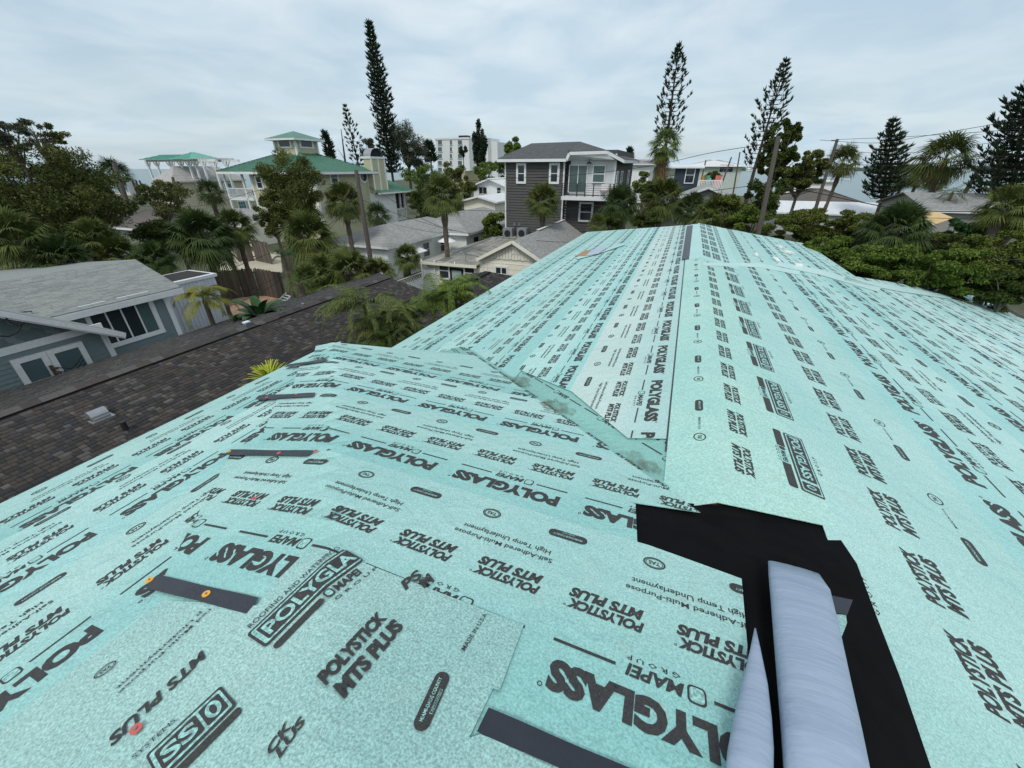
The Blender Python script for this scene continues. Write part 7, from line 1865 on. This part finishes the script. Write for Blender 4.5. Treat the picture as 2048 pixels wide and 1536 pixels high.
# banana-like paddle leaves
def paddle_plant(label, px, py, D, r_px, seed, n=11, leaf=LF_GLOSS, name='bird_of_paradise'):
    g = np.random.default_rng(seed); x, y, z = base_at(px, py, D); R = r_px * px_m(D, py); t = thing(name, label, 'plant', (x, y, 0)); zb = max(z - R * .9, .3)
    for i in range(n):
        az = i * 2.399 + g.uniform(-.2, .2); el = math.radians(g.uniform(35, 82)); V = []; F = []; m = 9; p = np.array([0, 0, zb]); L_ = R * g.uniform(.9, 1.25); e = el; side = np.array([-math.sin(az), math.cos(az), 0])
        d = np.array([math.cos(e) * math.cos(az), math.cos(e) * math.sin(az), math.sin(e)]); s0 = p.copy(); p = p + d * L_ * .35
        for k in range(m + 1):
            q = k / m; w = R * .17 * math.sin(math.pi * min(.97, q * .9 + .08)) ** .6; d = np.array([math.cos(e) * math.cos(az), math.cos(e) * math.sin(az), math.sin(e)]); nn = np.cross(d, side); nn = nn if nn[2] > 0 else -nn
            V += [p - side * w + nn * w * .3, p, p + side * w + nn * w * .3]; p = p + d * L_ * .75 / m; e -= 1.0 / m
        for k in range(m):
            for j in (0, 1): F.append((3 * k + j, 3 * k + j + 1, 3 * k + 4 + j, 3 * k + 3 + j))
        link('leaf', fast_mesh('leaf', np.array(V), np.array(F), leaf), t)
    mb = MB()
    for i in range(n):
        az = i * 2.399; mb.tube([(0.08 * math.cos(az), .08 * math.sin(az), 0), (.04 * math.cos(az), .04 * math.sin(az), zb), (R * .12 * math.cos(az), R * .12 * math.sin(az), zb + R * .35)], [.05, .04, .02], 5)
    mb.build('stems', mat('cane_green', (.16, .17, .05)), t); return t
paddle_plant('large bird-of-paradise plant with broad paddle leaves beyond the dark ridge', 512, 600, 12.8, 56, 3, 16)
paddle_plant('low round-leaved shrubs on the patio edge left of the bird-of-paradise', 470, 632, 12.2, 22, 4, 9, LF_GLOSS)
# --- the green wall right of the mint roof
HG = 'leafy trees crowding the right side of the mint roof'
for i, (px, py, D, rx, ry, lf, lab) in enumerate((
    (1530, 395, 34, 52, 44, LF_DARK, 'dense dark tree under the leaning pine'), (1462, 425, 26, 50, 34, LF_HEDGE, 'olive tree left of the near utility pole'),
    (1600, 455, 21, 85, 42, LF_HEDGE, 'wide olive tree right of the near utility pole'), (1715, 455, 20, 62, 40, LF_HEDGE, 'olive tree below the white corrugated roof'),
    (1750, 530, 14, 95, 50, LF_MID, 'bright green bush close to the right eave'), (1880, 540, 13, 95, 52, LF_MID, 'dark green bush close beside the right eave'), (1985, 520, 13, 90, 60, LF_HEDGE, 'olive bush before the right edge of the photo'),
    (1930, 470, 18, 55, 38, LF_GLOSS, 'glossy dark tree under the tan shade sail'), (2030, 440, 17, 60, 48, LF_MID, 'tree covering the end of the grey shingled cottage'), (1660, 505, 16, 65, 34, LF_MID, 'green bush beyond the far right corner of the mint roof'),
    (2010, 575, 12, 60, 40, LF_DARK, 'low dark bush at the right edge beside the timber rail'), (1840, 500, 17, 80, 40, LF_HEDGE, 'olive bush behind the bright green bush'),
    (1560, 300, 38, 46, 60, LF_DARK, 'wind-swept dark conifer crown beside the leaning pine'), (1604, 345, 37, 58, 46, LF_OLIVE, 'loose windswept branches right of the near utility pole'), (1300, 445, 28, 34, 20, LF_DARK, 'dark shrubs beyond the far end of the mint roof'), (1225, 445, 29, 28, 20, LF_DARK, 'dark shrubs at the foot of the tall grey house'),
    (1290, 372, 48, 34, 30, LF_MID, 'green tree between the grey house and the shaggy palm'), (1425, 355, 66, 20, 14, LF_HEDGE, 'olive tree behind the white roof deck'), (1500, 440, 24, 40, 30, LF_MID, 'green bush in front of the near utility pole'))):
    near = D < 22; sparse_ = i in (12, 13)
    broadleaf(lab, px, py, D, rx, ry, lf, 100 if near else (90 if sparse_ else 44), 480 if near else 300, (.055 if near else .11), 120 + i, bush=(i not in (12, 13)), group=HG, gaps=.36 if near else (.24 if sparse_ else .42), squash=.8)
fan_palm('large dark fan palm rising from the bushes under the conical pine', 1790, 462, 15, 62, 130, leaves=60, leaf=LF_PALMD, blades=25, dry=2, group=None)
fan_palm('fan palm fronds in the top corner of the right hedge', 2010, 415, 15, 48, 131, leaves=40, leaf=LF_PALM, blades=21, dry=2, group=None)
# ------------------------------------------------------------------ utility poles and wires
POLE = mat('weathered_pole', (.14, .122, .105), (.08, .07, .06), 2.2, .95, .5, 14, stretch=(6, 6, .4))
UG = 'wooden utility poles'
def pole(label, top, low, D, r=.16, arms=(), group=UG):
    x, y, z = base_at(*top, D); x2, y2, z2 = base_at(*low, D); sx, sy = (x - x2) / (z - z2), (y - y2) / (z - z2)
    bx, by = x - sx * z, y; t = thing('utility_pole', label, 'utility pole', (bx, by, 0), 0, group)
    mb = MB(); mb.tube([(0, 0, 0), (sx * z * .5, 0, z * .5), (sx * z, 0, z)], [r * 1.25, r * 1.1, r * .85], 10); mb.build('post', POLE, t)
    for (dz, w) in arms: mb = MB(); mb.beam((sx * (z - dz) - w, 0, z - dz), (sx * (z - dz) + .1, 0, z - dz), .05, .06); mb.build('bracket', POLE, t)
    return t, Vector((x, y, z)), (bx, by, sx)
p1, T1, _1 = pole('grey utility pole before the green-roofed house', (712, 340), (738, 500), 29, .14)
p2, T2, _2 = pole('thick leaning utility pole just beyond the far right corner of the mint roof', (1557, 272), (1516, 474), 22, .115)
p3, T3, _3 = pole('utility pole with side brackets in front of the white corrugated roof', (1675, 278), (1624, 440), 40, .14, ((.1, .5), (1.2, .5), (2.3, .5)))
p4, T4, _4 = pole('short tilted pole carrying a transformer against the sea', (228, 326), (256, 412), 44, .22)
mb = MB(); v = base_at(254, 378, 44); mb.tube([(v[0] - _4[0] + .7, 0, v[2] - .6), (v[0] - _4[0] + .7, 0, v[2] + .6)], .42, 12); mb.build('transformer', mat('transformer_grey', (.30, .33, .35), None, 2, .5), p4)
mb = MB(); v = base_at(262, 372, 44)
for k in range(3): mb.box(v[0] - _4[0] + .5 + k * .35, v[0] - _4[0] + .6 + k * .35, -.3, -.2, v[2] - .6, v[2] + .5)
mb.build('cutouts', M_DARKM, p4)
for i, (tp, lw_, D, lab) in enumerate((((1480, 304), (1474, 340), 90, 'thin pole on the skyline left of the leaning pine'), ((1463, 314), (1450, 350), 80, 'distant pole behind the navy house deck'), ((1412, 320), (1406, 345), 85, 'distant pole rising behind the navy house roof'), ((345, 354), (358, 410), 40, 'slim pole in the open-branched tree before the cream beach house'))):
    pole(lab, tp, lw_, D, .13)
mb = MB(); x, y, z = base_at(1526, 440, 21.6)
def wire(label, pts, D, r=.012, group='overhead wires', cat='wire'):
    """pts in photograph pixels; D distance(s) along the wire"""
    Q = []
    n = len(pts)
    for i, (px, py) in enumerate(pts):
        d = D[0] + (D[1] - D[0]) * i / (n - 1); x, y, z = base_at(px, py, d); Q.append(Vector((x, y, z)))
    S = []
    for i in range(n - 1):
        a, b = Q[i], Q[i + 1]; p0 = Q[i - 1] if i else a; p3_ = Q[i + 2] if i + 2 < n else b
        for k in range(8):
            t = k / 8; S.append(.5 * ((2 * a) + (b - p0) * t + (2 * p0 - 5 * a + 4 * b - p3_) * t * t + (3 * a - p0 - 3 * b + p3_) * t ** 3))
    S.append(Q[-1]); o = S[0].copy(); mb = MB(); mb.tube([p - o for p in S], r, 5)
    w_ = mb.build('overhead_wire', M_CABLE, None); w_.location = o; tag(w_, label, cat, group); return w_
wire('wire crossing the sky from the grey house to the near leaning pole', [(840, 367), (1000, 358), (1150, 350), (1300, 332), (1425, 305), (1557, 285)], (34, 22), .014)
wire('lower wire sagging across the grey house to the near leaning pole', [(800, 410), (950, 421), (1100, 420), (1250, 405), (1400, 385), (1530, 368)], (33, 22), .014)
wire('wire over the cream house roof towards the mint roof', [(740, 372), (860, 445), (960, 470), (1100, 483), (1180, 484)], (29, 24), .013)
wire('top wire from the right pole to the right edge', [(1675, 279), (1800, 274), (1900, 268), (2048, 258)], (40, 30), .016)
wire('upper wire rising from the right pole to the right edge', [(1640, 280), (1750, 286), (1850, 272), (2048, 238)], (40, 28), .016)
wire('sagging wire right of the right pole', [(1660, 300), (1760, 306), (1880, 301), (2048, 273)], (40, 28), .014)
wire('low cable crossing the hedge on the right', [(1560, 376), (1620, 383), (1700, 400), (1800, 418), (1900, 423), (2048, 423)], (24, 18), .022)
wire('thin cable just above the shade sail', [(1640, 328), (1750, 330), (1850, 329), (1950, 318), (2048, 308)], (34, 26), .013)
wire('second thin cable over the shade sail', [(1700, 436), (1850, 436), (1950, 437), (2048, 428)], (22, 18), .012)
wire('cable dipping over the right hedge towards the mint roof', [(1850, 470), (1900, 495), (1960, 510), (2048, 522)], (15, 11), .014)
wire('pair of cables from the pole down to the bracket on the gable, upper', [(85, 714), (250, 688), (400, 635), (560, 560), (690, 420), (716, 362)], (9.5, 29), .012)
wire('pair of cables from the pole down to the bracket on the gable, lower', [(95, 718), (180, 702), (320, 665), (440, 610), (600, 520), (716, 372)], (9.5, 29), .010)
wire('cable across the light shingles and the big window', [(0, 628), (110, 617), (230, 597), (350, 572), (480, 530), (620, 470), (722, 410)], (9, 29), .013)
wire('cable from the pole to the white bungalow', [(725, 400), (800, 430), (870, 452), (905, 462)], (29, 31), .012)
wire('slack cable from the pole over the bungalow roof', [(730, 405), (765, 440), (850, 462), (900, 466)], (29, 30), .010)
wire('cable from the pole to the left past the leaning tree', [(716, 352), (600, 360), (500, 385), (400, 412), (250, 412)], (29, 34), .012)
